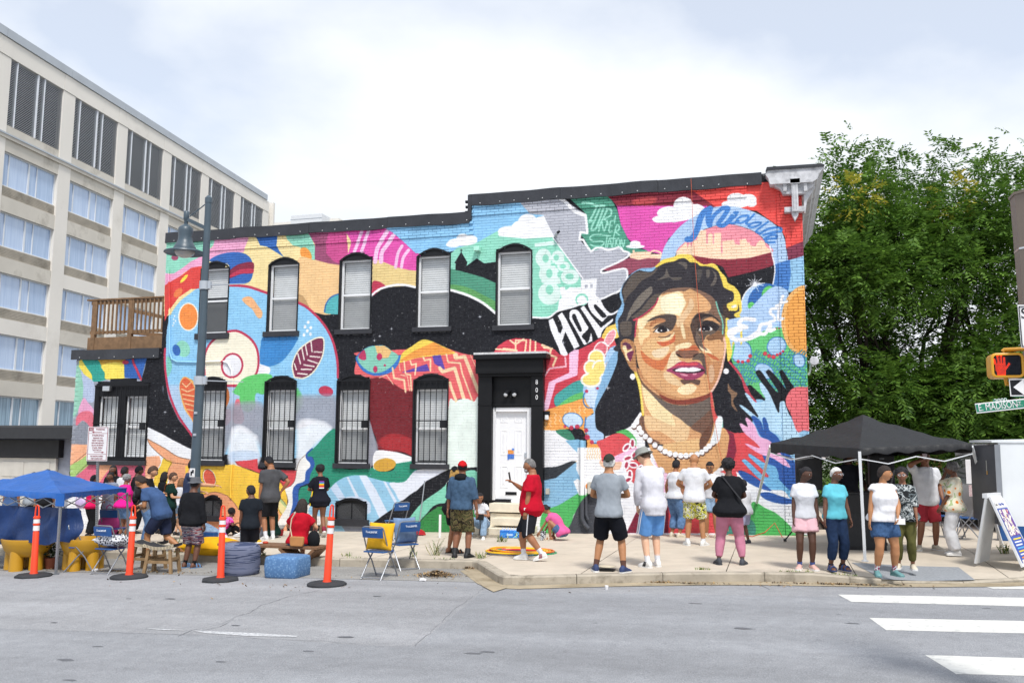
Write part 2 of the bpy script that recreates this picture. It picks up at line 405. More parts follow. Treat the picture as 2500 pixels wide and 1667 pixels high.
 shapes('A','''
SKY 14,960 22,800 50,690 110,600 190,535 270,492 500,480 640,495 760,540 990,605 1090,672 1185,780 1245,900 1274,1040 1277,1180 1277,1700 300,1700 200,1568 110,1440 50,1270 16,1120
~17:c51f4c 8,940 6,1000 10,1100 30,1230 60,1330 110,1440 200,1568 260,1640
~17:c51f4c 490,474 620,484 760,530 990,602 1088,665 1185,772 1245,890 1276,1030 1280,1150''')
 shapes('E','''
_30:b4cbe6 710,330 900,330 1300,330 1400,640 900,660 800,560 740,440''')
 shapes('A','''
1c86cf 718,1060 706,1000 712,920 745,850 970,850 968,900 930,960 870,1030 790,1068
f4f3fa 640,1040 700,1050 780,1080 760,1130 650,1120
of58a16 180 705 66 95 0 fbf6ea 9
oMINTx 140 940 50 62 -20
o1c64b8 92 950 28 42 -15
f3b57a 575,575 610,556 650,565 690,620 722,665 722,700 705,718 680,700 650,650 600,610
oc51f4c 1192 1252 54 38 12
7bd0c0 20,1000 50,1020 58,1080 40,1130 22,1140'''.replace('oMINTx','o8fd9c0'))
 for x, y in((1062,745),(1038,778),(1080,785),(1055,808),(1030,838),(1078,832)):ell('A',WHT,x,y,10,13)
 for x, y in((78,700),(70,722),(84,735),(72,750),(66,770)):ell('A',WHT,x,y,5,7)
 shapes('A','''
f8f2dc 300,1000 330,920 400,850 470,812 550,812 630,860 685,940 695,1040 680,1120 640,1170 560,1205 450,1205 350,1180 300,1120
~16:c51f4c 300,1130 296,1040 308,960 350,890 420,835 480,812 550,812 630,860 680,930 696,1020 684,1110 640,1170 560,1208 480,1212 430,1210
oeff0f4 502 1063 68 80 12 c51f4c 14''')
 shapes('A','''
5a2038 960,1150 945,1060 985,960 1050,900 1130,860 1178,870 1176,960 1150,1040 1100,1110 1030,1155
853052 962,1140 955,1060 990,970 1055,905 1130,870 1166,875 1165,960 1142,1030 1095,1100 1030,1145
~10:f8f0d8 960,1150 945,1060 985,960 1050,900 1120,862 1168,860 1178,900 1170,980 1140,1050 1095,1115 1030,1155 965,1150
=9:f6eee6 1082,885 1090,962
=9:f6eee6 1040,905 1055,985
=9:f6eee6 1015,935 1032,1020
=9:f6eee6 985,975 1005,1050
=9:f6eee6 960,1050 975,1095
=9:f6eee6 1105,962 1162,965
=9:f6eee6 1075,995 1148,1002
=9:f6eee6 1058,1022 1130,1046
=9:f6eee6 1030,1058 1105,1070
=9:f6eee6 1010,1090 1085,1092
=9:f6eee6 985,1120 1055,1128''')
 fill('E',BLK,'686,90 699,90 690,180 697,262 726,420 800,578 905,705 930,730 930,800 860,785 750,730 690,695',0)
 line('A',CRI,17,'8,940 6,1000 10,1100 30,1230 60,1330 110,1440 200,1568 260,1640')
 shapes('E','''
f2b455 808,330 835,255 880,262 925,320 930,600 890,560 840,480
e05a1e 812,330 838,265 875,270 925,350 930,580 880,530 845,460
=8:f5cf9a 830,300 860,330 900,290
=8:f5cf9a 825,345 870,365 920,345
=8:f5cf9a 830,385 925,400
=8:f5cf9a 840,420 925,440
=8:f5cf9a 850,455 925,475
=8:f5cf9a 865,500 925,510
c8702f 1150,330 1180,345 1192,400 1180,460 1150,500
5ccf6a 1228,350 1290,270 1380,235 1480,228 1520,260 1460,380 1400,375 1385,420 1390,480 1340,520 1290,500 1265,440 1270,400 1230,380
f06a7a 1150,510 1180,500 1205,515 1200,590 1150,620
f06a7a 1225,600 1222,520 1240,430 1268,425 1280,480 1305,560 1290,605 1255,612''')
 shapes('F','''
_14:5ccf6a 245,340 290,380 305,450 280,500 240,530 210,480
_25:a2a4b2 255,425 400,405 560,415 575,600 560,680 520,640 420,600 250,640
_16:f3f4f8 280,600 430,590 500,620 520,660 400,770 340,850 260,960 270,800''')
 shapes('E','''
_20:a0a3b0 1130,700 1140,500 1460,480 1470,900 1420,760 1340,680 1240,640 1180,780 1120,900
_16:f4f5f9 1210,680 1280,630 1370,690 1400,730 1405,920 1200,930
_14:c9ddf4 1210,830 1400,830 1400,900 1210,900''')
 shapes('Q','''
|f2a877 -330,640 960,640 960,960 -330,960
|7fb4dc -260,760 -120,720 -60,960 -240,960
|f7c90f -120,252 400,236 405,240 480,265 600,308 700,345 870,400 935,490 965,600 960,665 890,780 860,700 700,700 430,720 -120,640
f2a472 30,580 110,540 200,523 320,560 400,640 440,710 432,900 300,960 -60,960 -60,700
=4:6b4a35 70,550 200,523 320,562 400,642 442,710
oe2502e 135 377 58 92 -18 ffffff 7
~4:6b4a35 70,300 110,285 170,320 200,400 200,460 150,474 100,450 72,400 62,340 70,300
|de3240 405,200 560,190 645,174 652,285 860,290 1065,300 1045,400 1000,462 935,492 880,405 690,338 560,285 480,262 430,240
~5:6b4a35 405,200 480,262 560,285 690,338 880,405 935,490 962,580 962,660 905,790 870,930
f4f3f0 962,665 966,590 940,492 1000,462 1045,395 1062,300 1105,180 1165,122 1200,180 1205,260 1160,320 1150,405 1060,450 1025,520 1022,650 985,790 930,900 860,950 860,860
f3e39a 850,590 880,590 945,655 955,690 905,760 870,700 860,640
b9cf8a 850,572 890,590 950,650 950,690 900,640
~4:6b4a35 850,575 900,600 952,668
~4:6b4a35 862,600 868,700 905,765
|f4f3f0 1000,760 1300,600 1500,520 1500,880 1000,880
1b57ae 1160,125 1205,75 1235,62 1225,140 1250,200 1255,250 1235,320 1208,350 1212,420 1150,450 1095,480 1080,560 1085,620 1050,690 985,790 1005,720 1020,640 1020,510 1060,445 1145,408 1160,310 1205,260 1200,215 1165,175
~4:6b4a35 935,490 1005,455 1045,395 1060,310 1075,240 1105,180 1165,124''')
 shapes('F','''
TEALx 510,672 570,672 600,940 850,945 900,975 1000,965 1035,905 1160,888 1185,965 1140,1010 1090,1052 1030,1060 940,1050 830,1022 740,1003 640,1015 560,1060 510,1112 440,1150 350,1218 285,1222 278,1160 292,1100 355,1072 368,1000 400,925 385,865 345,850 420,770'''.replace('TEALx','1f9577')+'''
SKYx 380,1225 510,1112 560,1060 640,1015 740,1003 830,1022 940,1050 1030,1060 1090,1052 1140,1010 1190,960 1420,960 1300,1050 1150,1130 1050,1210 930,1330 810,1420 640,1440 540,1430 480,1330 360,1300'''.replace('SKYx','92c9e8')+'''
|c9dcf4 520,1100 565,1060 650,1200 590,1200
|dbe6f7 740,1004 800,1006 870,1110 960,1290 900,1340 860,1250
|dbe6f7 645,1020 660,1018 740,1170 715,1170
|dbe6f7 925,1050 945,1052 1030,1200 1015,1220
cdddf3 560,1240 600,1190 680,1165 760,1175 820,1210 830,1260 800,1300 560,1300
e4e9f5 975,1062 1090,1052 1190,962 1420,962 1300,1055 1150,1140 1060,1200 1015,1130
e4e9f5 440,1270 480,1320 500,1360 470,1370
|8d93a3 600,1380 830,1380 830,1440 640,1440
~7:8fb4dc 830,1000 830,1001''')
 shapes('F','''
7a1a26 825,270 900,258 980,285 1080,350 1170,390 1170,840 1150,860 1060,820 900,815 870,720 825,580
_12:b3101f 900,740 1000,690 1150,740 1160,850 1060,820 930,800
_9:a9abba 810,580 860,720 880,800 850,900 810,940
f5f5f8 860,830 900,812 1000,822 1060,835 1150,868 1155,892 1040,912 930,940 860,960 845,900
od6a118 937 925 86 50 -8
|e9f6f0 1425,960 1425,500 1631,500 1631,1300 1425,1300''')
 shapes('F','''
e8575c 715,150 730,100 780,60 1640,60 1640,450 1560,420 1480,430 1425,495 1300,400 1170,360 1080,350 980,285 900,255 820,262 712,235''')
 shapes('F','''
e9f5ef 1425,495 1480,435 1560,420 1620,440 1660,470 1660,1300 1425,1300''')
 shapes('B','''
222329 200,1210 300,1240 420,1180 640,1260 780,1290 900,1280 960,1200 880,1080 330,1090 180,1180
f2d43e 215,1345 250,1270 320,1220 385,1178 440,1178 520,1210 620,1260 640,1275 520,1290 350,1310
f09a1e 235,1330 330,1260 430,1215 480,1195 540,1225 620,1265 560,1280 400,1295''')
 shapes('X','''
1c74cc 34,245 60,190 150,118 240,100 330,102 400,150 460,200 495,200 470,290 400,370 290,407 200,403 100,352
86cdb8 52,232 80,180 150,122 240,102 330,104 400,152 472,205 440,272 370,338 290,376 210,380 130,340 80,290
|ecc078 232,102 330,103 385,140 402,160 370,222 330,232 280,225 250,170
c2185b 62,210 120,145 140,235 100,248
oc2185b 277 215 28 36 0
oc2185b 235 342 21 35 0
oc2185b 332 303 11 12 0
|f7d9ae 1030,185 1080,180 1085,215 1060,240 1040,235
|5a3fae 500,378 765,288 792,362 600,370
|5a3fae 820,205 905,196 952,352 840,285
=14:f7d9ae 964,190 980,270 1105,280 1125,380 1232,672
=32:f7d9ae 1058,190 1062,228 1152,215 1292,575
=32:f7d9ae 895,330 925,368 1048,332 1070,400 1145,655
=26:f7d9ae 1000,480 1012,530 1068,675
=6:f7d9ae 1210,195 1270,330
=16:f7d9ae 725,220 740,252 800,240 800,360
=14:f7d9ae 530,262 545,390 595,400 605,560
=18:f7d9ae 412,330 427,435 530,452 545,572
=7:f7d9ae 495,400 565,415 587,562
=7:f7d9ae 275,430 350,400 420,500
=7:f7d9ae 477,290 490,360
=14:f7d9ae 592,255 607,300 655,285 642,400
e9f5ef 985,760 1050,690 1120,650 1190,648 1260,690 1300,740 1300,800 985,800''')
 shapes('R','''
|222329 330,945 350,885 520,760 700,640 850,520 960,410 1130,320 1200,285 1500,262 1500,310 1330,310 1220,380 1110,500 1000,570 900,650 800,770 720,890 700,945
7fd3b8 715,900 800,775 900,655 1000,575 1110,500 1230,390 1320,325 1500,315 1500,640 1100,650 960,760 850,890 830,950 710,950
2f8a43 845,950 860,890 960,770 1060,700 1120,680 1500,670 1500,950''')
 shapes('B','''
|86c5ee 110,350 345,330 760,290 765,160 1190,140 1290,250 1260,430 940,430 560,540 345,540 250,450 180,390
|8fdcc4 600,545 650,500 790,465 930,385 1010,345 1280,420 1360,420 1580,725 1690,870 1400,1000 1330,1020 1200,1022 1205,800 930,800 600,660
|4d9c80 600,652 740,680 935,752 935,985 840,905 720,845 600,805
5fa55e 600,770 720,788 850,850 940,905 940,985 840,905 720,845 600,806
|23252b 638,662 640,614 630,612 680,528 726,607 718,634 795,577 850,614 935,602 940,760 840,716 700,676
=4:23252b 680,510 680,535
=4:23252b 674,518 688,518
~17:f6f7fa 590,806 720,845 840,905 935,982
~15:f6f7fa 20,850 60,815 110,792 200,772 280,775 345,790
of6f7fa 690 455 110 30 -2
of6f7fa 695 430 50 32 0
of6f7fa 740 435 60 30 0
of6f7fa 620 475 52 22 0
of6f7fa 1160 350 110 60 0
of6f7fa 1170 305 70 55 0
of6f7fa 1290 330 90 65 0
of6f7fa 1330 370 55 50 0
of6f7fa 1040 380 90 42 0
|f6f7fa 950,400 1000,360 1370,360 1370,418 1150,432 960,415''')
 shapes('C','''
|b9bcc7 -115,140 200,130 400,260 400,390 345,400 345,440 430,525 510,500 640,495 715,540 620,610 550,640 500,670 520,690 680,650 700,700 650,800 560,860 480,890 400,860 350,720 165,430 80,260 -20,250
=8:f6f7fa 150,425 370,725
|4c9d84 260,126 540,108 585,150 622,220 650,330 700,430 745,500 860,520 860,565 705,545 640,495 510,500 430,528 385,440 350,400 405,390 398,255 330,190
|8c2037 535,112 1100,68 1200,80 1360,200 1180,200 620,192 585,150
|f03428 1095,70 1715,15 2030,60 2030,460 1860,510 1860,430 1820,350 1650,230 1450,200 1350,200 1180,85
_10:c23a3f 750,150 900,130 880,180 760,185
|e23fae 618,190 1290,190 1200,290 1000,430 955,548 860,530 745,470 700,430 650,330
of6f7fa 1010 245 95 50 0
of6f7fa 1110 195 75 68 0
of6f7fa 1200 235 75 58 0
of6f7fa 935 290 55 26 0
|f6f7fa 900,300 960,240 1270,230 1240,275 1050,312 940,315
of6f7fa 1500 140 70 42 0
of6f7fa 1590 145 58 42 0
of6f7fa 1440 180 50 26 0
of6f7fa 1610 170 40 30 0
|f6f7fa 1400,195 1500,130 1640,150 1640,180 1520,208
of6f7fa 755 470 40 24 0
of6f7fa 755 490 70 14 0
|fbd9b8 712,560 715,540 735,540 735,515 752,515 752,530 860,525 870,545 950,545 945,582 850,575 780,588 720,575
~10:fbd9b8 860,545 880,525 905,522 935,530 948,545
|98445c 510,662 560,630 620,612 712,572 780,588 850,575 948,580 945,620 870,650 800,655 700,700 690,655 640,650 560,672
~22:f6f7fa 195,130 250,170 310,230 385,260
=16:f6f7fa 390,262 398,330 402,390
=14:f6f7fa 402,392 352,385 345,438 372,440 395,480 430,528
~13:f6f7fa 430,528 465,502 510,500 560,515 640,495 665,520 712,540 690,570 620,610 550,640 505,665 520,685 600,665 680,655 697,690 690,740 650,805 560,862 480,892 400,880''')
 shapes('C','''
aecdf0 935,640 948,560 975,480 1040,390 1110,320 1190,270 1290,215 1400,193 1560,212 1700,272 1815,358 1855,440 1868,520 1895,620 1895,740 1870,830 1760,780 1782,680 1772,570 1740,480 1640,385 1500,333 1400,325 1250,370 1150,430 1060,530 1030,640
f08fa0 1060,545 1150,432 1250,372 1400,327 1500,335 1640,387 1738,482 1760,535 1550,582 1300,577
|fbd9b8 1040,640 1060,530 1130,455 1140,500 1160,455 1165,500 1180,450 1180,445 1212,440 1212,395 1240,370 1278,372 1278,470 1290,470 1290,400 1305,390 1325,400 1325,470 1335,470 1335,390 1387,388 1387,535 1397,540 1397,450 1480,440 1490,470 1525,480 1525,440 1570,432 1580,460 1600,460 1600,480 1640,490 1655,460 1680,440 1710,460 1715,490 1745,510 1755,535 1600,575 1440,588 1300,577 1165,560 1100,610
|8e2138 1160,553 1300,577 1440,586 1600,573 1757,532 1776,600 1768,632 1600,682 1440,720 1400,640 1350,620 1250,620 1200,590
|222329 1438,718 1600,680 1772,632 1780,700 1772,770 1680,768 1600,802 1560,850 1545,940 1450,900 1400,780
|2f78c8 1779,622 1893,588 1900,700 1882,815 1765,768 1782,690
=7:f6f7fa 1745,490 1765,550
~7:f6f7fa 1762,550 1782,640 1780,700 1768,768
|87334f 1870,502 2010,445 2010,560 1880,592
|93c8ec 1893,590 2010,555 2020,800 1880,830 1900,700
oa9cdf3 1690 930 150 165 0 f6f7fa 9
o1c66b4 1700 880 105 130 40
o5fd068 1730 830 40 55 30
o5fd068 1610 925 26 28 0
|a9cdf3 1560,985 1740,800 1870,815 1880,1100 1450,1230 1440,1020
aecdf0 1440,1030 1500,960 1580,960 1760,790 1880,830 1860,1000 1800,1050 1700,1110 1560,1190 1450,1210
of0a02f 2010 1040 150 235 0 f4b45d 30''')
 star_c=(1300+1635/3.0147,440+765/3.0147)
 shapes('D','''
|eef0f6 -160,1080 300,1080 300,700 1000,700 1300,900 2040,900 2040,1360 -160,1360''')
 shapes('C','''
|5fca75 1455,1240 1560,1190 1700,1110 1800,1080 1880,1110 1990,1250 2030,1300 2030,1560 1870,1570 1450,1570 1430,1400
of0a02f 2010 1040 150 235 0 f4b45d 30''')
 r=random.Random(5)
 for i in range(34):
  x=1480+i*16.5;y=1250+(i%5)*8 if x>1560 else 1350
  s=' '.join('%d,%d'%(x+(-9 if j%2 else 9)+r.uniform(-4,4),y+j*26)for j in range(12))
  if x<2010:line('C','3a8fb0',6,s)
 shapes('C','''
oa9cfef 1535 1265 72 78 10 2f78c8 6
oa9cfef 1795 1222 68 62 -35 2f78c8 6
oa9cfef 1960 1328 38 48 -25 2f78c8 6
oa9cfef 1705 1405 70 48 30 2f78c8 6
|5fca75 1440,1260 1465,1170 1500,1175 1480,1260 1465,1330
=3:f6f7fa 0,0 1,1''')
 for x, y, q in((1512,1335,12),(1545,1338,12),(1586,1330,13),(1601,1295,14),(1710,1277,15),(1740,1294,14),(1772,1302,16),(1800,1286,11),(1822,1277,10),(1842,1262,9),(1790,1094,6),(1812,1092,6)):
  ell('C','d8233f',x,y,q,q)
 shapes('H','''
|e0353f 200,690 260,1160 300,1170 400,1240 480,1300 500,1500 420,1500 200,1470 190,1330
|6fb2e4 640,1100 800,1100 800,1500 640,1500
|92c7ea 420,930 600,1000 720,1150 780,1160 780,1320 670,1420 500,1330 300,1110 330,900''')
 shapes('D','''
|e9edf4 1520,870 1620,960 1740,1010 1900,1110 1940,1130 1940,1350 1900,1330 1720,1170 1620,1130 1540,1020 1500,1010
|f1f3f6 1250,850 1530,850 1620,1120 1600,1250 1400,1250 1250,1200
6bb8e6 1520,880 1700,960 1760,880 1830,760 1930,830 1930,1100 1850,1020 1760,1010 1660,960
1656ac 1690,740 1720,730 1800,800 1930,840 1930,980 1850,900 1760,820
1656ac 1672,1040 1740,1030 1830,1060 1930,1090 1930,1110 1830,1115 1720,1085
1656ac 1525,890 1560,900 1680,970 1760,1015 1700,1010 1590,960
44b858 1610,1110 1720,1150 1800,1190 1900,1280 1950,1330 2040,1360 1610,1360
3f8f80 1380,1250 1480,1220 1620,1240 1620,1360 1380,1360''')
 shapes('B','''
|d0223f 905,1290 950,1220 1010,1180 1080,1162 1180,1170 1260,1200 1380,1260 1430,1300 1480,1290 1560,1230 1720,1150 1809,1100 1809,1568 1290,1568 1290,1400
e04550 1290,1480 1500,1420 1700,1200 1809,1180 1809,1400 1500,1568 1290,1568
222329 1205,1020 1320,1024 1400,960 1560,920 1809,840 1860,860 1860,1060 1720,1150 1640,1200 1540,1250 1450,1300 1400,1270 1300,1190 1205,1150''')
 for s in('990,1240 1080,1250 1080,1180 1150,1180','1040,1180 1080,1210 1140,1170','1150,1265 1160,1180','1185,1265 1190,1175','1225,1268 1228,1190','1280,1215 1290,1235 1350,1240 1370,1290','935,1245 1090,1255'):
  line('B','f7d9ae',11,s,sm=0)
 shapes('C','''
=16:f7d3a8 70,1215 140,1245 130,1300 185,1305 150,1370
=12:f2b9c8 85,1460 130,1400 245,1385 240,1330
|f3c3e2 275,1265 338,1245 325,1430 150,1500 130,1568 95,1568 120,1480 270,1400''')
 shapes('D','''
|d0223f 75,-20 350,-20 345,60 330,200 270,260 170,420 75,470
|f3c3e2 270,-20 340,-20 330,170 170,230 110,440 75,440 120,220 270,150
=14:f7d3a8 135,-20 125,20 175,40 150,100
=11:f2b9c8 85,180 125,120 245,105 240,40
3fa7a3 160,330 240,260 330,210 420,210 400,300 290,320 180,400
5fc566 180,400 290,320 400,290 400,345 280,380 175,430
f2a33c 75,450 175,400 280,370 400,340 460,430 430,470 470,600 520,700 515,780 460,800 290,820 350,780 400,690 380,590 330,560 200,570 75,575
|eff0f5 75,570 230,580 350,760 300,800 190,840 75,850
3a8a6c 170,580 260,570 310,640 250,640
|82bde0 240,650 330,640 390,650 390,700 350,760
363b42 75,855 180,840 290,800 320,820 250,880 160,930 75,945
|84b9dc 75,945 170,925 330,800 400,830 330,1050 200,1130 75,1180
47b95d 75,1180 200,1120 330,1040 420,1000 400,1080 300,1200 280,1330 75,1330
4a4d55 270,1335 290,1240 340,1130 420,1040 480,1060 490,1330
|f3f4f7 330,700 520,700 620,780 650,1330 480,1330 480,1060 400,1030 320,860
|f3f4f7 300,950 330,930 420,980 400,1050 340,1050
f2c7a8 500,790 640,760 640,860 520,850
e8862f 400,970 440,960 430,1000 400,1000''')
 for i in range(9):
  x=95+i*36;y=560-i*14
  line('D','f8cf9a',5,' '.join('%d,%d'%(x+(-6 if j%2 else 6),y-j*17)for j in range(4+(i%3))))
 for i in range(6):
  x=400+i*18;line('D','f8cf9a',5,' '.join('%d,%d'%(x+(-4 if j%2 else 5)+j*2,785-j*20)for j in range(5)))
 shapes('D','''
a9cdf0 380,240 470,210 560,-20 650,-20 600,200 520,320 470,430 460,480 470,560 520,600 520,640 480,665 430,650 390,560 400,480 450,440 380,330
cfe2f6 385,310 400,260 450,250 480,330 450,410 400,380
~7:2f78c8 395,285 375,320 375,370 400,405 440,410
oc8dff5 295 502 72 52 15 2f78c8 6
~7:2f78c8 390,480 385,560 400,620
~6:2f78c8 430,665 470,670 505,650''')
 for x, y, q in((422,240,14),(459,237,12),(477,266,10),(397,287,12),(238,546,10),(285,556,16),(328,548,17),(394,575,15),(402,626,19),(436,662,15)):ell('D',CRI,x,y,q,q)
 shapes('C','''
f6cf52 510,1160 530,1100 570,1065 625,1060 640,1150 560,1170
of4a0ae 570 1160 26 62 30 fbf6f2 8
oe36a7a 500 1250 42 58 25 fbf6f2 9
=7:f6f7fa 515,1195 565,1225
of8e27a 470 1310 50 52 0 fbf7ee 14
of8e27a 430 1380 42 44 0 fbf7ee 14
of8e27a 490 1385 40 48 0 fbf7ee 14
of8e27a 430 1470 62 40 0 fbf7ee 16
f8e27a 430,1400 520,1330 510,1420 460,1480 400,1470
|b9bcc7 540,1340 640,1320 600,1420 530,1440''')
 shapes('C','''
84b7de 905,650 940,620 880,645 800,650 740,680 700,720 655,790 640,850 655,910 620,980 610,1060 640,1180 640,1300 600,1420 540,1500 500,1568 620,1568 720,1400 720,900 900,750''')
 shapes('D','''
84b7de 560,60 650,-20 700,100 600,300 480,400 470,460 455,440 470,330''')
 shapes('I','''
f5d945 600,320 660,250 720,205 860,170 940,135 1040,130 1130,140 1190,205 1280,265 1340,280 1430,262 1500,290 1560,380 1640,470 1670,550 1760,600 1840,700 1860,800 1870,900 1850,1000 1720,1100 1600,700 1400,400 1100,300 800,300
3a373d 610,330 660,300 740,260 880,230 940,200 1020,187 1080,220 1110,245 1200,255 1260,300 1340,305 1420,315 1480,345 1530,390 1560,470 1590,560 1605,610 1680,655 1740,680 1760,740 1745,810 1690,840 1650,880 1680,960 1700,1080 1610,1090 1600,1250 1640,1400 1660,1568 1500,1568 90,1568 70,1400 50,1150 60,1080 120,980 140,850 105,700 120,600 180,500 260,420 360,365 440,380 540,385
f5d945 1655,860 1700,850 1800,880 1860,820 1870,960 1830,1000 1870,1080 1830,1090 1780,1060 1730,1080 1720,1000 1690,965 1655,930
f3f3ee 1720,890 1780,870 1800,895 1740,920
3a373d 1815,850 1830,900 1835,960 1760,1010 1780,1050 1865,1080 1840,1120 1760,1145 1690,1120 1640,1070 1700,1010 1690,960 1790,960 1820,920
625851 150,600 260,430 380,380 540,400 600,345 640,330 560,430 400,520 300,640 200,740 130,850 140,740 110,680
7d746b 545,605 550,700 460,800 380,900 260,1010 180,1110 200,1000 260,880 340,760 460,650
625851 590,720 500,800 420,900 320,1000 240,1060 330,1060 480,980 590,880 640,770 700,700
625851 95,1130 240,1120 250,1240 230,1320 120,1330 80,1230
6a625c 765,340 800,430 840,470 980,470 970,500 860,505 800,470 640,510 630,500 730,440
6a625c 1050,250 1070,310 1050,350 1010,300 920,250
6a625c 1350,360 1400,370 1395,460 1355,470
6a625c 1430,360 1500,420 1505,500 1470,580 1410,595 1460,500 1470,430
55504e 1190,370 1290,360 1260,500 1230,540
4a3a36 1600,880 1650,900 1700,1000 1690,1080 1610,1080''')
 shapes('D','''
26262d 640,-20 760,-20 800,440 720,540 620,600 560,640 530,615 545,500 500,520 470,500 460,440 480,380 560,230 620,80
26262d 1320,310 1400,200 1440,60 1440,-20 1480,100 1560,260 1600,380 1560,500 1510,590 1450,580 1390,540 1340,470
6a5545 1430,240 1450,240 1480,310 1500,340 1480,390 1500,440 1490,430 1455,380 1455,320 1430,290
a07a5a 1450,260 1475,310 1460,360 1500,430 1450,390 1440,310''')
 shapes('H','''
26262d 190,690 240,750 300,800 340,850 400,960 420,1060 380,1090 340,1160 300,1170 250,1140 180,1090 130,1040 100,900
c9304a 215,680 240,690 300,760 345,850 400,930 412,970 380,940 330,880 300,790
8b6a50 215,830 240,870 280,900 250,950 280,1020 240,980 235,910 215,880
f5d945 200,385 240,400 300,400 310,560 255,560 240,640 215,680 205,600 195,500
|aecdf0 225,430 300,420 300,570 262,580 262,560 245,530''')
 shapes('C','''
|aecdf0 1430,1030 1520,1010 1545,1010 1470,1200 1465,1260 1435,1100
f6f7fa 1455,1150 1460,1100 1520,1085 1540,1110 1500,1130 1480,1160 1540,1175 1600,1140 1660,1100 1640,1140 1560,1180 1480,1182''')
 shapes('D','''
|f3f4f7 530,620 620,600 720,545 790,440 820,450 830,800 700,760 690,700 620,720 540,640
dd3c46 470,660 520,640 600,600 680,600 740,640 760,720 700,760 640,800 520,810 500,720
50bd5e 610,590 680,568 720,590 760,640 758,690 720,640 660,600
f0c0df 560,800 700,720 760,700 800,760 700,830 900,1010 1010,1010 900,850 860,800 800,800
dd3c46 690,850 780,770 860,860 820,960 740,960
|f0c3dd 890,790 960,880 1100,930 1300,900 1250,1000 960,990
|8a1a3c 1380,540 1480,600 1500,720 1470,840 1400,850 1370,700
|e0353f 1480,600 1560,590 1700,700 1720,860 1620,950 1380,880 1470,840 1500,720
|e0353f 1000,980 1400,1000 1400,1330 1000,1330
|7c1234 690,1330 760,1180 830,1120 1000,1130 1000,1330
e9eef6 900,790 960,860 1060,900 1250,880 1340,750 1400,500 1345,480 1340,620 1200,780 1000,800
8fd6c5 1395,490 1400,560 1380,680 1330,790 1260,860 1170,890 1180,850 1280,790 1340,700 1370,600 1370,490''')
 shapes('J','''
dca36c 600,620 640,900 690,1200 700,1400 800,1568 1500,1640 1560,1500 1600,1330 1540,940 1300,1000 900,900
7a5848 630,1270 690,1210 705,1400 800,1520 900,1568 780,1568 690,1450 640,1350
f6e0ab 660,800 800,960 940,1080 1100,1180 1050,1220 1090,1365 900,1310 800,1240 760,1180 700,1060
e9c491 690,1240 800,1240 1090,1365 1060,1220 1250,1330 1260,1480 1200,1568 1100,1560 900,1430 740,1410
72655d 640,760 760,900 870,1000 1050,1080 1250,1090 1450,1020 1550,960 1560,1260 1480,1420 1280,1370 1150,1270 1040,1200 900,1080 760,930 670,840
7a5848 1440,1240 1560,1150 1570,1330 1530,1500 1500,1568 1400,1568 1420,1460 1290,1380
d8a068 1530,1400 1580,1320 1610,1400 1620,1568 1510,1568''')
 shapes('D','''
daa368 780,450 830,620 900,700 960,750 1100,790 1250,740 1340,640 1350,540 1440,600 1440,680 1410,800 1300,900 1100,920 950,870 900,790 830,620
e7bb7e 950,690 1130,650 1230,640 1220,740 1150,780 1020,770
daa368 1390,560 1430,580 1440,640 1400,700 1420,760 1370,830 1400,700
6f4a3a 1280,560 1330,500 1310,620 1240,720 1230,640''')
 for i, (x,y)in enumerate(((745,540),(765,515),(785,560),(800,590),(830,620),(862,648),(900,682),(940,705),(975,730),(1010,745),(1050,752),(1090,760),(1130,760),(1170,758),(1210,750),(1245,735),(1275,712),(1300,690),(1325,665),(1340,635),(1350,600),(1358,565),(1370,520),(1372,495))):
  ell('D','6b4a3c',x+3,y+9,22,22);
 for i, (x,y)in enumerate(((745,540),(765,515),(785,560),(800,590),(830,620),(862,648),(900,682),(940,705),(975,730),(1010,745),(1050,752),(1090,760),(1130,760),(1170,758),(1210,750),(1245,735),(1275,712),(1300,690),(1325,665),(1340,635),(1350,600),(1358,565),(1370,520),(1372,495))):
  ell('D','f7f8fb',x,y,20,21)
 shapes('J','''
f0cf2a 560,660 600,630 640,760 660,950 690,1200 660,1210 640,1000 610,830
f6e36a 585,680 605,640 640,790 665,980 690,1190 668,1170 645,980 615,820
dfa96f 605,30 800,-60 1100,-110 1400,-80 1690,20 1715,150 1725,350 1700,600 1620,830 1540,930 1400,1010 1200,1040 1000,990 820,870 700,760 620,600 585,400 575,150''')
 shapes('I','''
dfa96f 320,1100 420,1040 560,930 640,800 700,700 840,640 1100,620 1300,680 1450,800 1560,1000 1600,1300 1600,1500 1000,1500 350,1500 300,1300''')
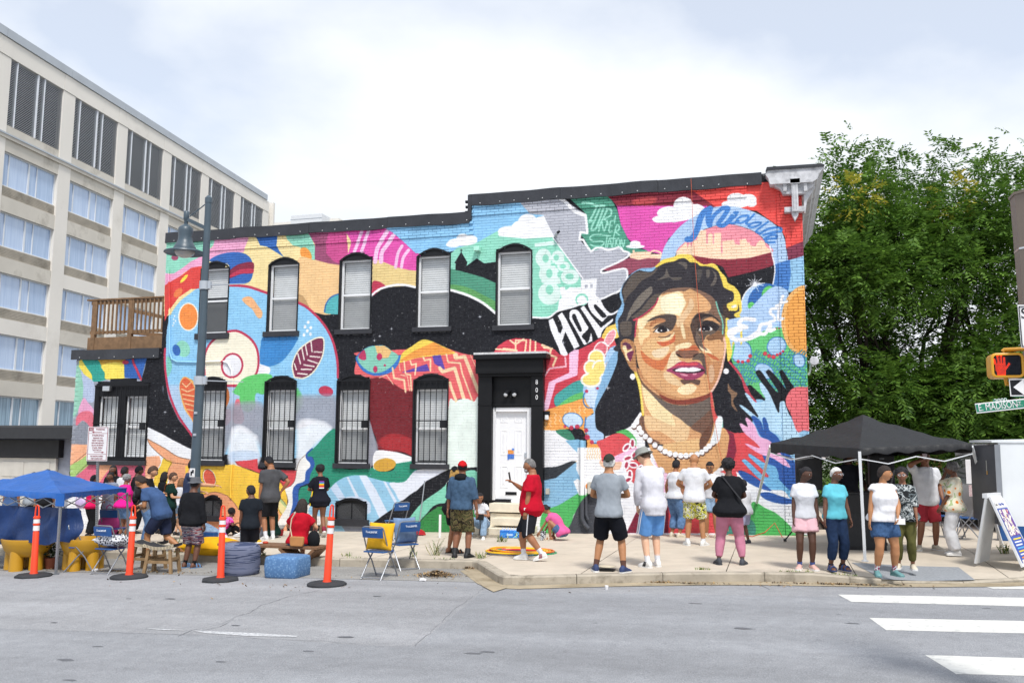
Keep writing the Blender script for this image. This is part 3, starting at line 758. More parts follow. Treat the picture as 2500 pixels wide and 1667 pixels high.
 shapes('J','''
6b5b50 1280,0 1330,-60 1700,-60 1700,240 1600,230 1500,200 1430,300 1400,200 1290,110
b8814f 390,300 430,255 500,255 560,300 580,420 600,640 560,665 500,600 430,450 395,380
6a3350 410,320 450,290 510,320 530,370 480,380 440,340
f6e0ab 412,370 430,335 460,340 480,400 540,370 520,440 480,440 510,540 460,500 440,420
7a2b52 475,430 555,400 545,460 515,535 485,490
e6b87c 650,400 700,320 800,240 1050,250 1060,350 1000,430 940,500 850,515 740,470
d47133 650,395 720,460 800,510 900,518 960,480 1030,420 1010,520 960,600 925,650 830,630 730,570 670,500
efd6b0 790,410 900,370 1010,350 980,440 900,490 820,480
efd9b0 1000,520 1050,420 1110,400 1120,480 1170,540 1110,560 1040,610 985,630
c88a55 560,620 640,640 700,760 850,880 1000,960 1200,1000 1400,990 1540,930 1400,1030 1200,1070 980,1040 820,900 680,780
7c5a45 585,420 600,600 640,740 720,850 860,960 1040,1050 900,1020 760,920 650,800 590,620
8b3c2c 880,950 1050,1020 1250,1020 1450,970 1545,935 1540,980 1380,1060 1150,1090 980,1050
c8905a 1060,100 1130,0 1300,20 1330,200 1370,320 1100,330 1060,220
f3dcae 1150,30 1180,30 1210,150 1220,240 1190,240 1160,130
f9e2b2 1095,340 1160,310 1250,292 1300,320 1250,365 1150,380 1100,400
c96431 1130,385 1250,365 1310,330 1360,340 1390,400 1300,395 1200,410
8a5e4a 1090,430 1120,395 1200,400 1350,395 1395,430 1380,470 1330,490 1220,500 1140,480
3c2c2a 1095,445 1130,445 1180,490 1130,475
3c2c2a 1310,470 1360,440 1390,450 1350,480
6b5b50 1400,430 1450,440 1500,530 1500,700 1440,660 1430,560 1390,520 1300,510
c88a55 1480,440 1560,540 1640,520 1700,480 1700,620 1620,830 1540,900 1500,800
d8ad85 1520,620 1560,580 1590,700 1560,800 1520,780
fae6b8 1385,340 1430,340 1520,390 1560,450 1500,430 1430,400
c96431 1490,425 1560,450 1640,500 1640,525 1560,500 1500,450
77655a 1290,110 1400,210 1440,320 1500,400 1380,330 1330,250
e9c898 940,680 1000,660 1060,720 1150,790 1180,850 1050,830 960,770
dfa56b 1350,820 1450,720 1520,800 1500,900 1400,960 1300,950
6b5045 1160,770 1390,770 1400,820 1370,840 1300,810 1240,820 1200,830
fae4b5 1115,900 1150,860 1250,820 1350,850 1350,900 1290,950 1200,960 1130,935''')
 shapes('I','''
866552 700,720 760,660 860,630 1100,615 1260,660 1420,740 1490,830 1560,1000 1590,1120 1500,1060 1380,980 1200,1000 1100,700 800,690
f8e3b4 330,1100 420,1060 560,960 640,800 660,740 730,740 860,690 960,680 1050,760 1050,860 1000,960 960,1040 900,1020 700,1010 560,1060 480,1140 400,1240 360,1240
fdf4d0 700,760 820,710 940,720 1020,790 1020,900 960,1000 880,1010 760,1000 680,900
dfa96f 1010,720 1100,640 1200,680 1300,740 1390,830 1420,900 1390,960 1280,980 1200,1010 1120,1120 1110,1200 1000,1130 1040,1000 1060,860
e8c394 1110,780 1150,800 1170,880 1130,960 1010,1130 930,1200 910,1100 1000,1000 1080,880
574a45 480,1120 560,1060 680,1020 820,1010 900,1030 912,1080 900,1140 850,1240 800,1240 720,1180 640,1200 560,1230 620,1170 740,1120 740,1100 640,1080
bb7a4a 540,1120 650,1070 750,1090 720,1130 620,1140 520,1200
3c3332 1115,1180 1150,1100 1210,1010 1300,1000 1420,1020 1540,1100 1520,1140 1440,1070 1330,1050 1260,1110 1250,1190 1200,1230 1190,1340 1150,1290
5a463e 1130,1170 1180,1080 1260,1060 1230,1190 1190,1250 1200,1400 1290,1568 1180,1420
d8a06a 1300,1100 1420,1050 1520,1110 1560,1170 1440,1110 1350,1110
353034 1285,1150 1330,1100 1420,1110 1500,1150 1540,1200 1490,1260 1440,1220 1360,1170
f2efe9 590,1265 640,1210 700,1190 760,1200 810,1250 740,1275 660,1285
26232a 630,1250 660,1205 720,1190 770,1220 775,1255 730,1280 670,1280
~10:2d2527 575,1275 620,1220 700,1186 770,1205 815,1248
f2efe9 1235,1245 1290,1190 1350,1175 1410,1195 1440,1240 1370,1255 1300,1258
26232a 1270,1240 1290,1190 1350,1175 1400,1200 1400,1245 1340,1255 1290,1255
~10:2d2527 1215,1255 1280,1185 1350,1170 1420,1195 1470,1240
of7f7f9 690 1250 11 11 0
of7f7f9 1318 1225 9 9 0
f6dcae 820,1330 880,1265 870,1320 800,1380 700,1410 640,1400
d3602a 620,1415 740,1415 840,1380 885,1310 890,1400 800,1460 700,1480
7a5a48 640,1340 740,1340 830,1300 800,1340 700,1360
8a6040 1450,1300 1530,1250 1590,1300 1590,1420 1540,1380 1400,1400 1350,1350
f6d79f 350,1280 430,1220 520,1260 500,1340 430,1380 400,1470 360,1400
~16:c51f4c 640,775 610,850 560,910 480,980 380,1050 310,1085
~16:c51f4c 275,1095 330,1090 312,1200 300,1340
d3304a 270,1098 330,1060 345,1085 300,1110
~16:7cc9b4 1495,830 1530,960 1580,1080 1595,1180 1590,1300''')
 shapes('J','''
a33862 975,652 1060,600 1130,548 1200,540 1250,552 1320,540 1390,550 1450,610 1470,650 1430,720 1340,765 1230,772 1150,745 1060,690
d8364a 1060,610 1140,555 1200,545 1250,558 1320,548 1380,560 1360,585 1240,590 1140,590
3a2a33 1050,650 1120,622 1260,612 1380,618 1465,650 1380,680 1260,690 1130,675
fafafc 1085,650 1130,625 1200,612 1260,618 1330,610 1420,640 1330,668 1200,668 1100,662
f0a3b8 1150,697 1200,695 1250,712 1230,722 1170,712
f0a3b8 1310,692 1360,688 1355,705 1320,708
~20:efc3b0 1712,240 1728,330 1712,480 1680,620 1640,760 1590,860 1548,925
~14:e0433f 1545,950 1550,1080 1570,1200 1600,1310 1590,1210
df4a4a 1535,950 1560,950 1580,1120 1620,1230 1680,1290 1600,1340 1560,1200
of8f8fb 544 730 34 40 0
of8f8fb 1737 662 36 36 0
eef4f6 1600,1310 1620,1260 1650,1245 1690,1280 1680,1400 1640,1568 1540,1568 1580,1420''')
 shapes('H',HANDS)
 for x, y, r0 in((735,670,0),(690,700,40),(745,760,20),(700,780,70),(690,830,10),(740,830,100),(715,900,0),(790,860,30),(700,940,60),(780,930,20)):
  ell('D','f7f7fa',x,y,24,38,rot=r0);ell('D','b52a4c' if(x+y)%3 else '7c3550',x,y,11,25,rot=r0)
 W8='f6f6fa'
 shapes('V','''
|222329 0,335 110,330 200,255 300,205 440,190 560,140 690,75 850,65 980,0 1060,0 1100,120 1050,230 1020,330 1010,400 900,440 820,585 700,635 530,700 400,790 330,838 260,815 160,720 60,665 0,650
|f6f6fa 105,350 165,320 220,440 240,510 270,530 300,450 275,370 230,285 290,240 345,330 530,700 455,745 335,505 290,640 370,810 360,830 320,837 270,815 240,720 180,590 130,470
f6f6fa 390,300 400,228 450,200 505,215 550,275 605,375 648,445 635,480 560,565 600,620 632,660 668,600 684,520 704,600 698,632 645,660 592,680 530,575 460,450 400,345
222329 430,275 465,262 500,335 560,478 530,502 480,420 432,325
|f6f6fa 540,180 590,150 690,290 820,450 990,320 985,362 860,470 830,520 820,582 782,592 730,480 640,330
f6f6fa 645,125 720,76 780,95 790,72 822,82 865,165 940,245 1000,240 1062,200 1030,252 960,282 920,287 850,362 820,357 700,250
222329 725,140 755,135 800,178 897,285 850,317 800,270 735,185''')
 for s, w in(('205,180 300,186 380,212 470,214',21),('372,225 330,320 285,400 318,392',21),('412,245 330,430 308,490 335,502 375,460 455,245',21),('505,250 400,465',20),('490,245 545,262 542,325 470,365',18),('455,370 500,400 505,440',16),('398,515 432,400 462,512 505,390',15),('540,395 520,520 560,515',14),('540,395 575,385',13),('530,455 560,448',12),('600,330 585,420',12),('575,590 612,450 642,462 636,505 600,520 645,560',13),('425,556 330,562 292,600 335,636 430,636 462,655 425,692 340,694 300,672',16),('445,562 540,572',13),('500,572 480,702',13),('500,702 530,602 553,702',12),('512,664 545,664',11),('545,600 602,606',12),('574,606 565,702',12),('604,622 594,690',12),('625,600 612,650 630,690 650,650 638,605 625,600',11),('655,702 670,612 690,702 710,620',12)):
  line('M','9adfca',w,s)
 BL='2f7fd0'
 for s, w in(('720,655 780,640 840,540 880,400 930,310 1010,262','62'),('1010,262 985,380 1005,470','58'),('1005,470 1060,350 1170,255','40'),('1170,255 1240,262 1170,380 1115,455 1170,478 1240,430 1290,360','46'),('1345,345 1265,425 1300,450 1370,420','26'),('1322,314 1358,312','30'),('1495,352 1405,362 1348,418 1395,446 1480,405 1500,355','21'),('1572,335 1470,445 1512,462','22'),('1655,436 1560,444 1502,486 1555,500 1640,468 1660,438','20'),('1750,430 1600,545 1645,575','21'),('1640,585 1740,525 1850,505 1915,520 1910,555 1820,562 1690,600','24'),('1700,650 1790,600 1850,600 1850,640 1750,650 1720,680 1760,695 1830,690','24')):
  line('K',BL,float(w),s)
 for s, w in(('395,395 320,390 290,425 340,445','22'),('340,445 240,465 225,500 270,530 350,525 430,490','24'),('500,420 440,430 430,480 470,490 505,430 500,470 530,460','19'),('545,318 512,322 505,350 530,372 532,400 498,410','15'),('590,235 565,320 560,392 592,388','15'),('545,300 618,270','14')):
  line('H',W8,float(w),s)
 for x, y, a, b in((540,215,84,98),(690,212,68,76),(748,302,66,54),(600,385,108,92),(815,412,94,80),(602,585,118,118)):ell('Y','dcf2ec',x,y,a,b)
 shapes('Y','''
|dcf2ec 500,290 640,260 700,380 720,480 620,500 520,470
|dcf2ec 445,65 640,38 672,75 450,100''')
 for x, y, a, b in((562,220,33,42),(673,212,28,33),(742,303,32,24),(600,375,33,48),(812,408,44,32),(603,545,40,50),(640,283,26,16),(700,388,16,30)):ell('Y','8fdcc4',x,y,a,b)
 shapes('B','''
|f6f7fa 1405,790 1440,785 1450,810 1480,790 1560,790 1560,735 1680,725 1670,850 1700,870 1600,900 1450,940 1390,960 1400,880 1420,870
|b9bcc7 1590,770 1612,768 1612,795 1590,795
|b9bcc7 1630,766 1648,764 1648,792 1630,794
o8fdcc4 1568 880 48 46 0
of6f7fa 1568 884 36 34 0
~12:f6f7fa 1205,1010 1320,1012 1390,965 1500,935 1600,900 1700,880 1809,830''')
 stars(640,760,1500,960,420,16,3);stars(540,640,1240,1000,160,8,4);stars(330,840,520,1120,130,5,6);stars(1760,650,1900,770,60,0,8);stars(400,1000,480,1120,40,1,9)
 for k in range(14):
  a=k*math.tau/14+.2;X, Z=wall_pt(*star_c);cx, cz=(X-PX0)*PS, (Z-PZ0)*PS;L=22 if k%2 else 13
  segs(np.array([[cx,cz],[cx+L*math.cos(a),cz+L*math.sin(a)]]),1.6,np.float32([.96,.97,1]))
 ell('C','f6f7fa',1635,765,11,11)
# ================================================================ the mural image on the brick
img=bpy.data.images.new('mural_paint',PW,PH,alpha=False,float_buffer=False)
paint_mural()
_b=paint.copy()
for _i in(-1,1):_b+=np.roll(paint,_i,0)+np.roll(paint,_i,1)
paint=_b/5
_px=np.ones((PH,PW,4),np.float32);_px[...,:3]=paint
img.pixels.foreach_set(_px.ravel());img.update();img.pack()
def mural_mat(name,prime=0.,rough=.62,base=None):
 m_=bpy.data.materials.new(name);m_.use_nodes=True;nt=m_.node_tree;b=nt.nodes['Principled BSDF']
 g=nt.nodes.new('ShaderNodeNewGeometry');sx=nt.nodes.new('ShaderNodeSeparateXYZ');cx=nt.nodes.new('ShaderNodeCombineXYZ')
 a=nt.nodes.new('ShaderNodeMath');a.operation='MULTIPLY_ADD';a.inputs[1].default_value=PS/PW;a.inputs[2].default_value=-PX0*PS/PW
 c=nt.nodes.new('ShaderNodeMath');c.operation='MULTIPLY_ADD';c.inputs[1].default_value=PS/PH;c.inputs[2].default_value=-PZ0*PS/PH
 lk(nt,g.outputs['Position'],sx.inputs[0]);lk(nt,sx.outputs['X'],a.inputs[0]);lk(nt,sx.outputs['Z'],c.inputs[0])
 lk(nt,a.outputs[0],cx.inputs[0]);lk(nt,c.outputs[0],cx.inputs[1])
 im=nt.nodes.new('ShaderNodeTexImage');im.image=img;im.extension='EXTEND';lk(nt,cx.outputs[0],im.inputs[0])
 n=nt.nodes.new('ShaderNodeTexNoise');n.inputs['Scale'].default_value=3.2;n.inputs['Detail'].default_value=8;lk(nt,g.outputs['Position'],n.inputs['Vector'])
 hs=nt.nodes.new('ShaderNodeHueSaturation');hs.inputs['Saturation'].default_value=.92
 mr=nt.nodes.new('ShaderNodeMapRange');mr.inputs[1].default_value=.3;mr.inputs[2].default_value=.7;mr.inputs[3].default_value=.84;mr.inputs[4].default_value=1.0
 lk(nt,n.outputs['Fac'],mr.inputs[0]);lk(nt,mr.outputs[0],hs.inputs['Value']);lk(nt,im.outputs['Color'],hs.inputs['Color'])
 n2=nt.nodes.new('ShaderNodeTexNoise');n2.inputs['Scale'].default_value=11;n2.inputs['Detail'].default_value=5;lk(nt,g.outputs['Position'],n2.inputs['Vector'])
 mx=nt.nodes.new('ShaderNodeMix');mx.data_type='RGBA';mr2=nt.nodes.new('ShaderNodeMapRange')
 mr2.inputs[1].default_value=.42 if prime else .66;mr2.inputs[2].default_value=.62 if prime else .78;mr2.inputs[3].default_value=0;mr2.inputs[4].default_value=prime or .12
 lk(nt,n2.outputs['Fac'],mr2.inputs[0]);lk(nt,mr2.outputs[0],mx.inputs['Factor']);lk(nt,hs.outputs[0],mx.inputs['A']);mx.inputs['B'].default_value=(.62,.64,.68,1)
 lk(nt,mx.outputs['Result'],b.inputs['Base Color']);b.inputs['Roughness'].default_value=rough;b.inputs['Specular IOR Level'].default_value=.18
 nb=nt.nodes.new('ShaderNodeTexNoise');nb.inputs['Scale'].default_value=45;nb.inputs['Detail'].default_value=6;lk(nt,g.outputs['Position'],nb.inputs['Vector'])
 bp=nt.nodes.new('ShaderNodeBump');bp.inputs['Strength'].default_value=.5;bp.inputs['Distance'].default_value=.006;lk(nt,nb.outputs['Fac'],bp.inputs['Height']);lk(nt,bp.outputs[0],b.inputs['Normal'])
 return m_
M_BRICK=mural_mat('painted_brick');M_MORTAR=mural_mat('painted_mortar',prime=.26,rough=.85)
M_BLACK=mat('black_paint','1a1b1f',spec=.25,rough=.5,var=.2,scale=5,bump=.1)
M_SILL=mat('black_stone_sill','2a2b31',rough=.55,var=.2,scale=9,bump=.2)
M_VINYL=mat('white_vinyl','e3e5e8',rough=.4,var=.04)
M_ROOFMET=mat('black_roof_membrane','2c2e34',rough=.42,var=.25,scale=3,bump=.5,bscale=7)
M_RIVET=mat('pale_screw_cap','c9cbcd',rough=.4,var=.05)
M_BLIND=mat('white_blind','d9dcdd',rough=.6,var=.06)
def glass_mat(name,tint,alpha):
 m_=bpy.data.materials.new(name);m_.use_nodes=True;nt=m_.node_tree;b=nt.nodes['Principled BSDF']
 b.inputs['Base Color'].default_value=tint+(1,);b.inputs['Roughness'].default_value=.04;b.inputs['Specular IOR Level'].default_value=.9;b.inputs['Alpha'].default_value=alpha
 n=nt.nodes.new('ShaderNodeTexNoise');n.inputs['Scale'].default_value=1.7;bp=nt.nodes.new('ShaderNodeBump');bp.inputs['Strength'].default_value=.08;lk(nt,n.outputs['Fac'],bp.inputs['Height']);lk(nt,bp.outputs[0],b.inputs['Normal'])
 _M[name]=m_;return m_
M_GLASS=glass_mat('window_glass',(.3,.33,.36),.13)
M_SCREEN=glass_mat('screened_glass',(.16,.17,.18),.42)
M_CONC=mat('concrete_pavement','c3b8a8',rough=.9,var=.10,scale=2.2,bump=.35,bscale=90,dirt=('8a8276',1.1,.56,.5))
M_CONC2=mat('concrete_kerb','a9a091',rough=.9,var=.16,scale=4,bump=.5,bscale=60,dirt=('6f675a',3.5,.52,.75))
M_GUT=mat('concrete_gutter','a3967f',rough=.92,var=.14,scale=3,bump=.4,bscale=70,dirt=('7b6d55',2.2,.5,.7))
M_JOINT=mat('dark_joint','4d473f',rough=1,var=.3)
def asphalt(name,c1,c2,sc=120):
 m_=bpy.data.materials.new(name);m_.use_nodes=True;nt=m_.node_tree;b=nt.nodes['Principled BSDF'];b.inputs['Roughness'].default_value=.88
 tcn=nt.nodes.new('ShaderNodeTexCoord')
 n=nt.nodes.new('ShaderNodeTexNoise');n.inputs['Scale'].default_value=sc;n.inputs['Detail'].default_value=3;n.inputs['Roughness'].default_value=.7
 v=nt.nodes.new('ShaderNodeTexVoronoi');v.inputs['Scale'].default_value=sc*.9
 big=nt.nodes.new('ShaderNodeTexNoise');big.inputs['Scale'].default_value=.45;big.inputs['Detail'].default_value=5
 mid=nt.nodes.new('ShaderNodeTexNoise');mid.inputs['Scale'].default_value=5;mid.inputs['Detail'].default_value=6;mid.inputs['Roughness'].default_value=.7
 st=nt.nodes.new('ShaderNodeMapping');st.inputs['Scale'].default_value=(.35,2.2,1)
 for q in(n,v,mid):lk(nt,tcn.outputs['Object'],q.inputs['Vector'])
 lk(nt,tcn.outputs['Object'],st.inputs['Vector']);lk(nt,st.outputs[0],big.inputs['Vector'])
 r=nt.nodes.new('ShaderNodeValToRGB');r.color_ramp.elements[0].position=.32;r.color_ramp.elements[1].position=.72
 r.color_ramp.elements[0].color=hexlin(c1)+(1,);r.color_ramp.elements[1].color=hexlin(c2)+(1,);lk(nt,n.outputs['Fac'],r.inputs['Fac'])
 m1=nt.nodes.new('ShaderNodeMapRange');m1.inputs[1].default_value=.3;m1.inputs[2].default_value=.7;m1.inputs[3].default_value=.8;m1.inputs[4].default_value=1.13;lk(nt,big.outputs['Fac'],m1.inputs[0])
 m2=nt.nodes.new('ShaderNodeMapRange');m2.inputs[1].default_value=.3;m2.inputs[2].default_value=.7;m2.inputs[3].default_value=.88;m2.inputs[4].default_value=1.1;lk(nt,mid.outputs['Fac'],m2.inputs[0])
 mm=nt.nodes.new('ShaderNodeMath');mm.operation='MULTIPLY';lk(nt,m1.outputs[0],mm.inputs[0]);lk(nt,m2.outputs[0],mm.inputs[1])
 vs=nt.nodes.new('ShaderNodeVectorMath');vs.operation='SCALE';lk(nt,r.outputs['Color'],vs.inputs[0]);lk(nt,mm.outputs[0],vs.inputs['Scale']);lk(nt,vs.outputs[0],b.inputs['Base Color'])
 bp=nt.nodes.new('ShaderNodeBump');bp.inputs['Strength'].default_value=.6;bp.inputs['Distance'].default_value=.008;lk(nt,v.outputs['Distance'],bp.inputs['Height']);lk(nt,bp.outputs[0],b.inputs['Normal'])
 return m_
M_ASPH=asphalt('road_asphalt','797a7e','aeafb2',75);M_ASPH2=asphalt('worn_parking_asphalt','6c6c6b','aaa7a2',60)
M_PAINT=mat('road_paint','d2d2ce',rough=.7,var=.06,scale=12,bump=.3,bscale=80,dirt=('8d8f92',9,.54,.55))
M_DIRT=mat('gutter_dirt','6a5c48',rough=1,var=.4,scale=30,bump=.6)
# ================================================================ ground: road, parking lane, pavement, kerbs
def sheet(name,poly,m_,off,parent=None,n=1):
 mb=MB();mb.add([(x,y,gz(x,off))for x,y in poly],[tuple(range(len(poly)))]);o=mb.build(name,m_,parent)
 if parent is None:o['kind']='structure'
 return o
ROAD=-.14
sheet('ground',[(-300,-200),(300,-200),(300,500),(-300,500)],M_ASPH2,ROAD-.03)
def g2(x,y,off=0):p_=GP(x,y,off);return(p_.x,p_.y)
sheet('road',[(-60,-12),(40,-12),(40,17),(-3,15.5),(-60,15.5)],M_ASPH,ROAD)
M_ASPH3=asphalt('travel_lane_asphalt','74767b','a7a9ad',85)
sheet('travel_lane',[g2(x,y,ROAD)for x,y in((-900,1500),(0,1534),(480,1549),(950,1578),(1015,1577),(1180,1442),(1260,1444),(2900,1470),(2900,2400),(-900,2400))],M_ASPH3,ROAD+.002)
M_OIL=mat('oil_stain','5e6065',rough=.6,var=.2)
sheet('parking_lane',[(-60,13.3),(-4.4,13.3),(-5.0,14.9),(-13,15.25),(-60,17.0)],M_ASPH2,ROAD+.004)
# kerb line: left stretch, corner, bulge out to the road, falling to a dropped kerb
K=[(-60,17.0),(-20,15.55),(-13.1,15.2),(-9.5,14.92),(-7.5,14.74),(-5.05,14.80),(-4.9,14.70),(-4.5,13.98),(-4.12,13.30),(-3.95,13.04),(-3.7,13.02),(-2.33,13.52),(-1.2,13.84),(-.28,14.0),(.6,14.06),(1.26,14.08),(2.0,14.2),(2.9,14.4),(4.5,15.0),(7,16.5),(12,20),(20,30)]
def kh(x):return 0. if x<.4 else-.11*min(1,(x-.4)/1.6)if x<3.2 else(-.11+.11*min(1,(x-3.2)/1.5))
def offset_line(L,d):
 out=[]
 for i, p_ in enumerate(L):
  a, b=L[max(i-1,0)], L[min(i+1,len(L)-1)];t=Vector((b[0]-a[0],b[1]-a[1])).normalized();out.append((p_[0]-t.y*d,p_[1]+t.x*d))
 return out
KI=offset_line(K,.15);KO=offset_line(K,-.30)
# pavement surface as cut slabs with recessed joints
mb=MB();poly=[(x,y)for x,y in KI]+[(20,40),(-60,40)]
mb.add([(x,y,gz(x,-.131))for x,y in poly],[tuple(range(len(poly)))]);pav=mb.build('pavement',M_JOINT);pav['kind']='structure'
def clip(poly,a,b):
 """keep the part of poly to the left of line a->b"""
 out=[]
 s_=lambda p_:(b[0]-a[0])*(p_[1]-a[1])-(b[1]-a[1])*(p_[0]-a[0])
 for i in range(len(poly)):
  p_, q=poly[i-1], poly[i];sp, sq=s_(p_), s_(q)
  if(sp>=0)!=(sq>=0):t=sp/(sp-sq);out.append((p_[0]+(q[0]-p_[0])*t,p_[1]+(q[1]-p_[1])*t))
  if sq>=0:out.append(q)
 return out
cutsx=[-34,-30.5,-27,-23.5,-20.2,-17.2,-14.3,-11.6,-9.1,-6.95,-4.95,-2.85,-.75,1.1,3.2,5.6,8.5,12,16]
for i in range(len(cutsx)-1):
 x0, x1=cutsx[i]+.006, cutsx[i+1]-.006
 for(y0,y1)in((12,17.25),(17.262,21.5 if x0<.7 else 22.5),(22.512,30)):
  if y0>20.2 and x0<.7:continue
  q=[(x0,y0),(x1,y0),(x1,y1),(x0,y1)]
  seg=[(a,b)for a,b in KI if x0<a<x1]
  lo=lambda x:np.interp(x,[k[0]for k in KI],[k[1]for k in KI])
  if lo(x0)>y1 and lo(x1)>y1:continue
  if y0==12:
   xs=sorted([x0,x1]+[a for a,b in seg]);q=[(x,float(lo(x))+.006)for x in xs]+[(x1,y1),(x0,y1)]
   if x0<-4.9<x1 or(x0>-5 and x1<-2.8):pass
  mb=MB();n=len(q)
  v=[(x,y,gz(x,(kh(x)if y<15.5 else kh(x)*max(0,(17.25-y)/1.75))))for x,y in q];v2=[(a,b,min(c-.02,gz(a,-.126)))for a,b,c in v]
  if y0==12:
   N=10;G_=[(x0+(x1-x0)*i/N,(lambda l:l+(y1-l)*j/6)(float(lo(x0+(x1-x0)*i/N))+.006))for j in range(7)for i in range(N+1)]
   mb.add([(x,y,gz(x,kh(x)*max(0,min(1,(17.25-y)/3.2))))for x,y in G_],[(j*(N+1)+i,j*(N+1)+i+1,(j+1)*(N+1)+i+1,(j+1)*(N+1)+i)for j in range(6)for i in range(N)])
   mb.build('pavement_slab',M_CONC,pav);continue
  mb.add(v+v2,[tuple(range(n))]+[(k,k+n,(k+1)%n+n,(k+1)%n)for k in range(n)])
  mb.build('pavement_slab',M_CONC,pav,world=True)
_mg=mat('grey_ramp_panel','8f9398',rough=.95,var=.14,scale=30,bump=.5,bscale=90)
_q=[g2(x,y,-.03)for x,y in((2079,1374),(2340,1380),(2380,1404),(2154,1407))];_v=[]
for _j in range(7):
 for _i in range(13):
  u, w=_i/12, _j/6;x=(_q[0][0]*(1-u)+_q[1][0]*u)*(1-w)+(_q[3][0]*(1-u)+_q[2][0]*u)*w;y=(_q[0][1]*(1-u)+_q[1][1]*u)*(1-w)+(_q[3][1]*(1-u)+_q[2][1]*u)*w;_v.append((x,y,gz(x,kh(x)*max(0,min(1,(17.25-y)/3.2)))+.006))
MB().add(_v,[(j*13+i,j*13+i+1,(j+1)*13+i+1,(j+1)*13+i)for j in range(6)for i in range(12)]).build('ramp_panel',_mg)['kind']='structure'
# kerb stones
kerb=thing('kerb','pale worn concrete kerb with a corner bulging into the road','kerb',(-4,13.2,gz(-4)));del kerb['category'];del kerb['label'];kerb['kind']='structure'
def along(L,s):
 out=[L[0]];return out
def kerb_seg(i0,i1,nm='kerb_stone'):
 mb=MB();rings=[]
 for t in np.linspace(i0,i1,max(2,int(abs(i1-i0)*2)+1)):
  k=min(int(t),len(K)-2);fr=t-k
  o_=[K[k][j]*(1-fr)+K[k+1][j]*fr for j in(0,1)];n_=[KI[k][j]*(1-fr)+KI[k+1][j]*fr for j in(0,1)]
  h=kh(o_[0]);r=.02
  mid=(o_[0]*(1-r/.15)+n_[0]*r/.15,o_[1]*(1-r/.15)+n_[1]*r/.15)
  rings.append([(o_[0],o_[1],gz(o_[0],ROAD-.1)),(o_[0],o_[1],gz(o_[0],h-r)),(mid[0],mid[1],gz(mid[0],h)),(n_[0],n_[1],gz(n_[0],h)),(n_[0],n_[1],gz(n_[0],ROAD-.1))])
 mb.loft(rings);return mb.build(nm,M_CONC2,kerb)
cuts=[0,1,1.5,2,2.5,3,3.5,4,4.6,5.2,6,8,9.6,10.6,11.6,13.1,14.6,15.6,16.6,17.6,18.6,19.6,21]
for a, b in zip(cuts[:-1],cuts[1:]):kerb_seg(a+.004,b-.004)
mb=MB()
for i in range(5,len(K)-1):
 a, b, c, d=K[i], K[i+1], KO[i+1], KO[i]
 if i==5:continue
 mb.add([(p_[0],p_[1],gz(p_[0],ROAD+h))for p_,h in((d,.008),(c,.008),(b,.014),(a,.014))],[(0,1,2,3)])
gut=mb.build('gutter',M_GUT);gut['kind']='structure'
sheet('gutter_apron',[g2(1128,1386,ROAD),(-5.0,14.85),(-4.0,13.2),(-3.8,12.8),g2(1205,1446,ROAD),g2(1178,1432,ROAD),g2(1150,1402,ROAD)],M_GUT,ROAD+.0125)
# zebra crossing bars at the right, worn lane line, tar patch, cracks
cw=[[(2046,1451),(2121,1508+0),(2700,1525),(2700,1463)]]
def gq(*pp):return[g2(x,y,ROAD)for x,y in pp]
bars=[gq((2046,1451),(2078,1469),(2500,1480),(2500,1459)),gq((2121,1508),(2162,1538),(2500,1546),(2500,1516)),gq((2259,1599),(2335,1645),(2500,1650),(2500,1606)),gq((2380,1424),(2425,1437),(2500,1438),(2500,1424))]
for q in bars:
 a, b, c, d=[Vector(k)for k in q];c=b+(c-b)*4;d=a+(d-a)*4
 n=14;pp=[a+(d-a)*t/n for t in range(n+1)]+[c+(b-c)*t/n for t in range(n+1)]
 pp=[(p_.x+random.uniform(-.008,.008),p_.y+random.uniform(-.008,.008))for p_ in pp]
 sheet('crossing_stripe',pp,M_PAINT,ROAD+.004)
M_WORN=mat('worn_lane_paint','c4c5c7',rough=.8,var=.08,scale=20,dirt=('96999e',30,.45,1.))
sheet('lane_line',gq((470,1539),(530,1541),(640,1546),(728,1552),(722,1555),(600,1552),(500,1545)),M_WORN,ROAD+.004)
sheet('lane_line',gq((340,1533),(400,1535),(470,1539),(400,1538)),M_WORN,ROAD+.004)
M_CRACK=mat('crack_tar','727479',rough=1,var=.3,scale=20)
def crack(pxs,w=.012):
 P=[Vector(g2(x,y,ROAD))for x,y in pxs];L=[]
 for a, b in zip(P[:-1],P[1:]):
  n=max(2,int((b-a).length/.12))
  for k in range(n):L.append(a+(b-a)*k/n+Vector((random.uniform(-.02,.02),random.uniform(-.02,.02))))
 L.append(P[-1]);mb=MB();l2=[];r2=[]
 for i, p_ in enumerate(L):
  t=(L[min(i+1,len(L)-1)]-L[max(i-1,0)]).normalized();ww=w*random.uniform(.3,1.2);l2.append((p_.x-t.y*ww,p_.y+t.x*ww));r2.append((p_.x+t.y*ww,p_.y-t.x*ww))
 for i in range(len(L)-1):
  mb.add([(a[0],a[1],gz(a[0],ROAD+.0045))for a in(l2[i],l2[i+1],r2[i+1],r2[i])],[(0,1,2,3)])
 o=mb.build('road_crack',M_CRACK);o['kind']='structure'
crack([(437,1553),(470,1538),(540,1523),(580,1505),(610,1495),(640,1477),(700,1457),(780,1440)],.0045)
crack([(460,1545),(540,1530),(570,1512)],.004);crack([(0,1534),(240,1543),(480,1549)],.003)
crack([(1015,1577),(1060,1535),(1120,1480),(1180,1436)],.003);crack([(950,1578),(1015,1577)],.003);crack([(560,1555),(800,1566),(950,1578)],.004)
crack([(1851,1425),(1880,1440)],.006)
_ro=random.Random(3)
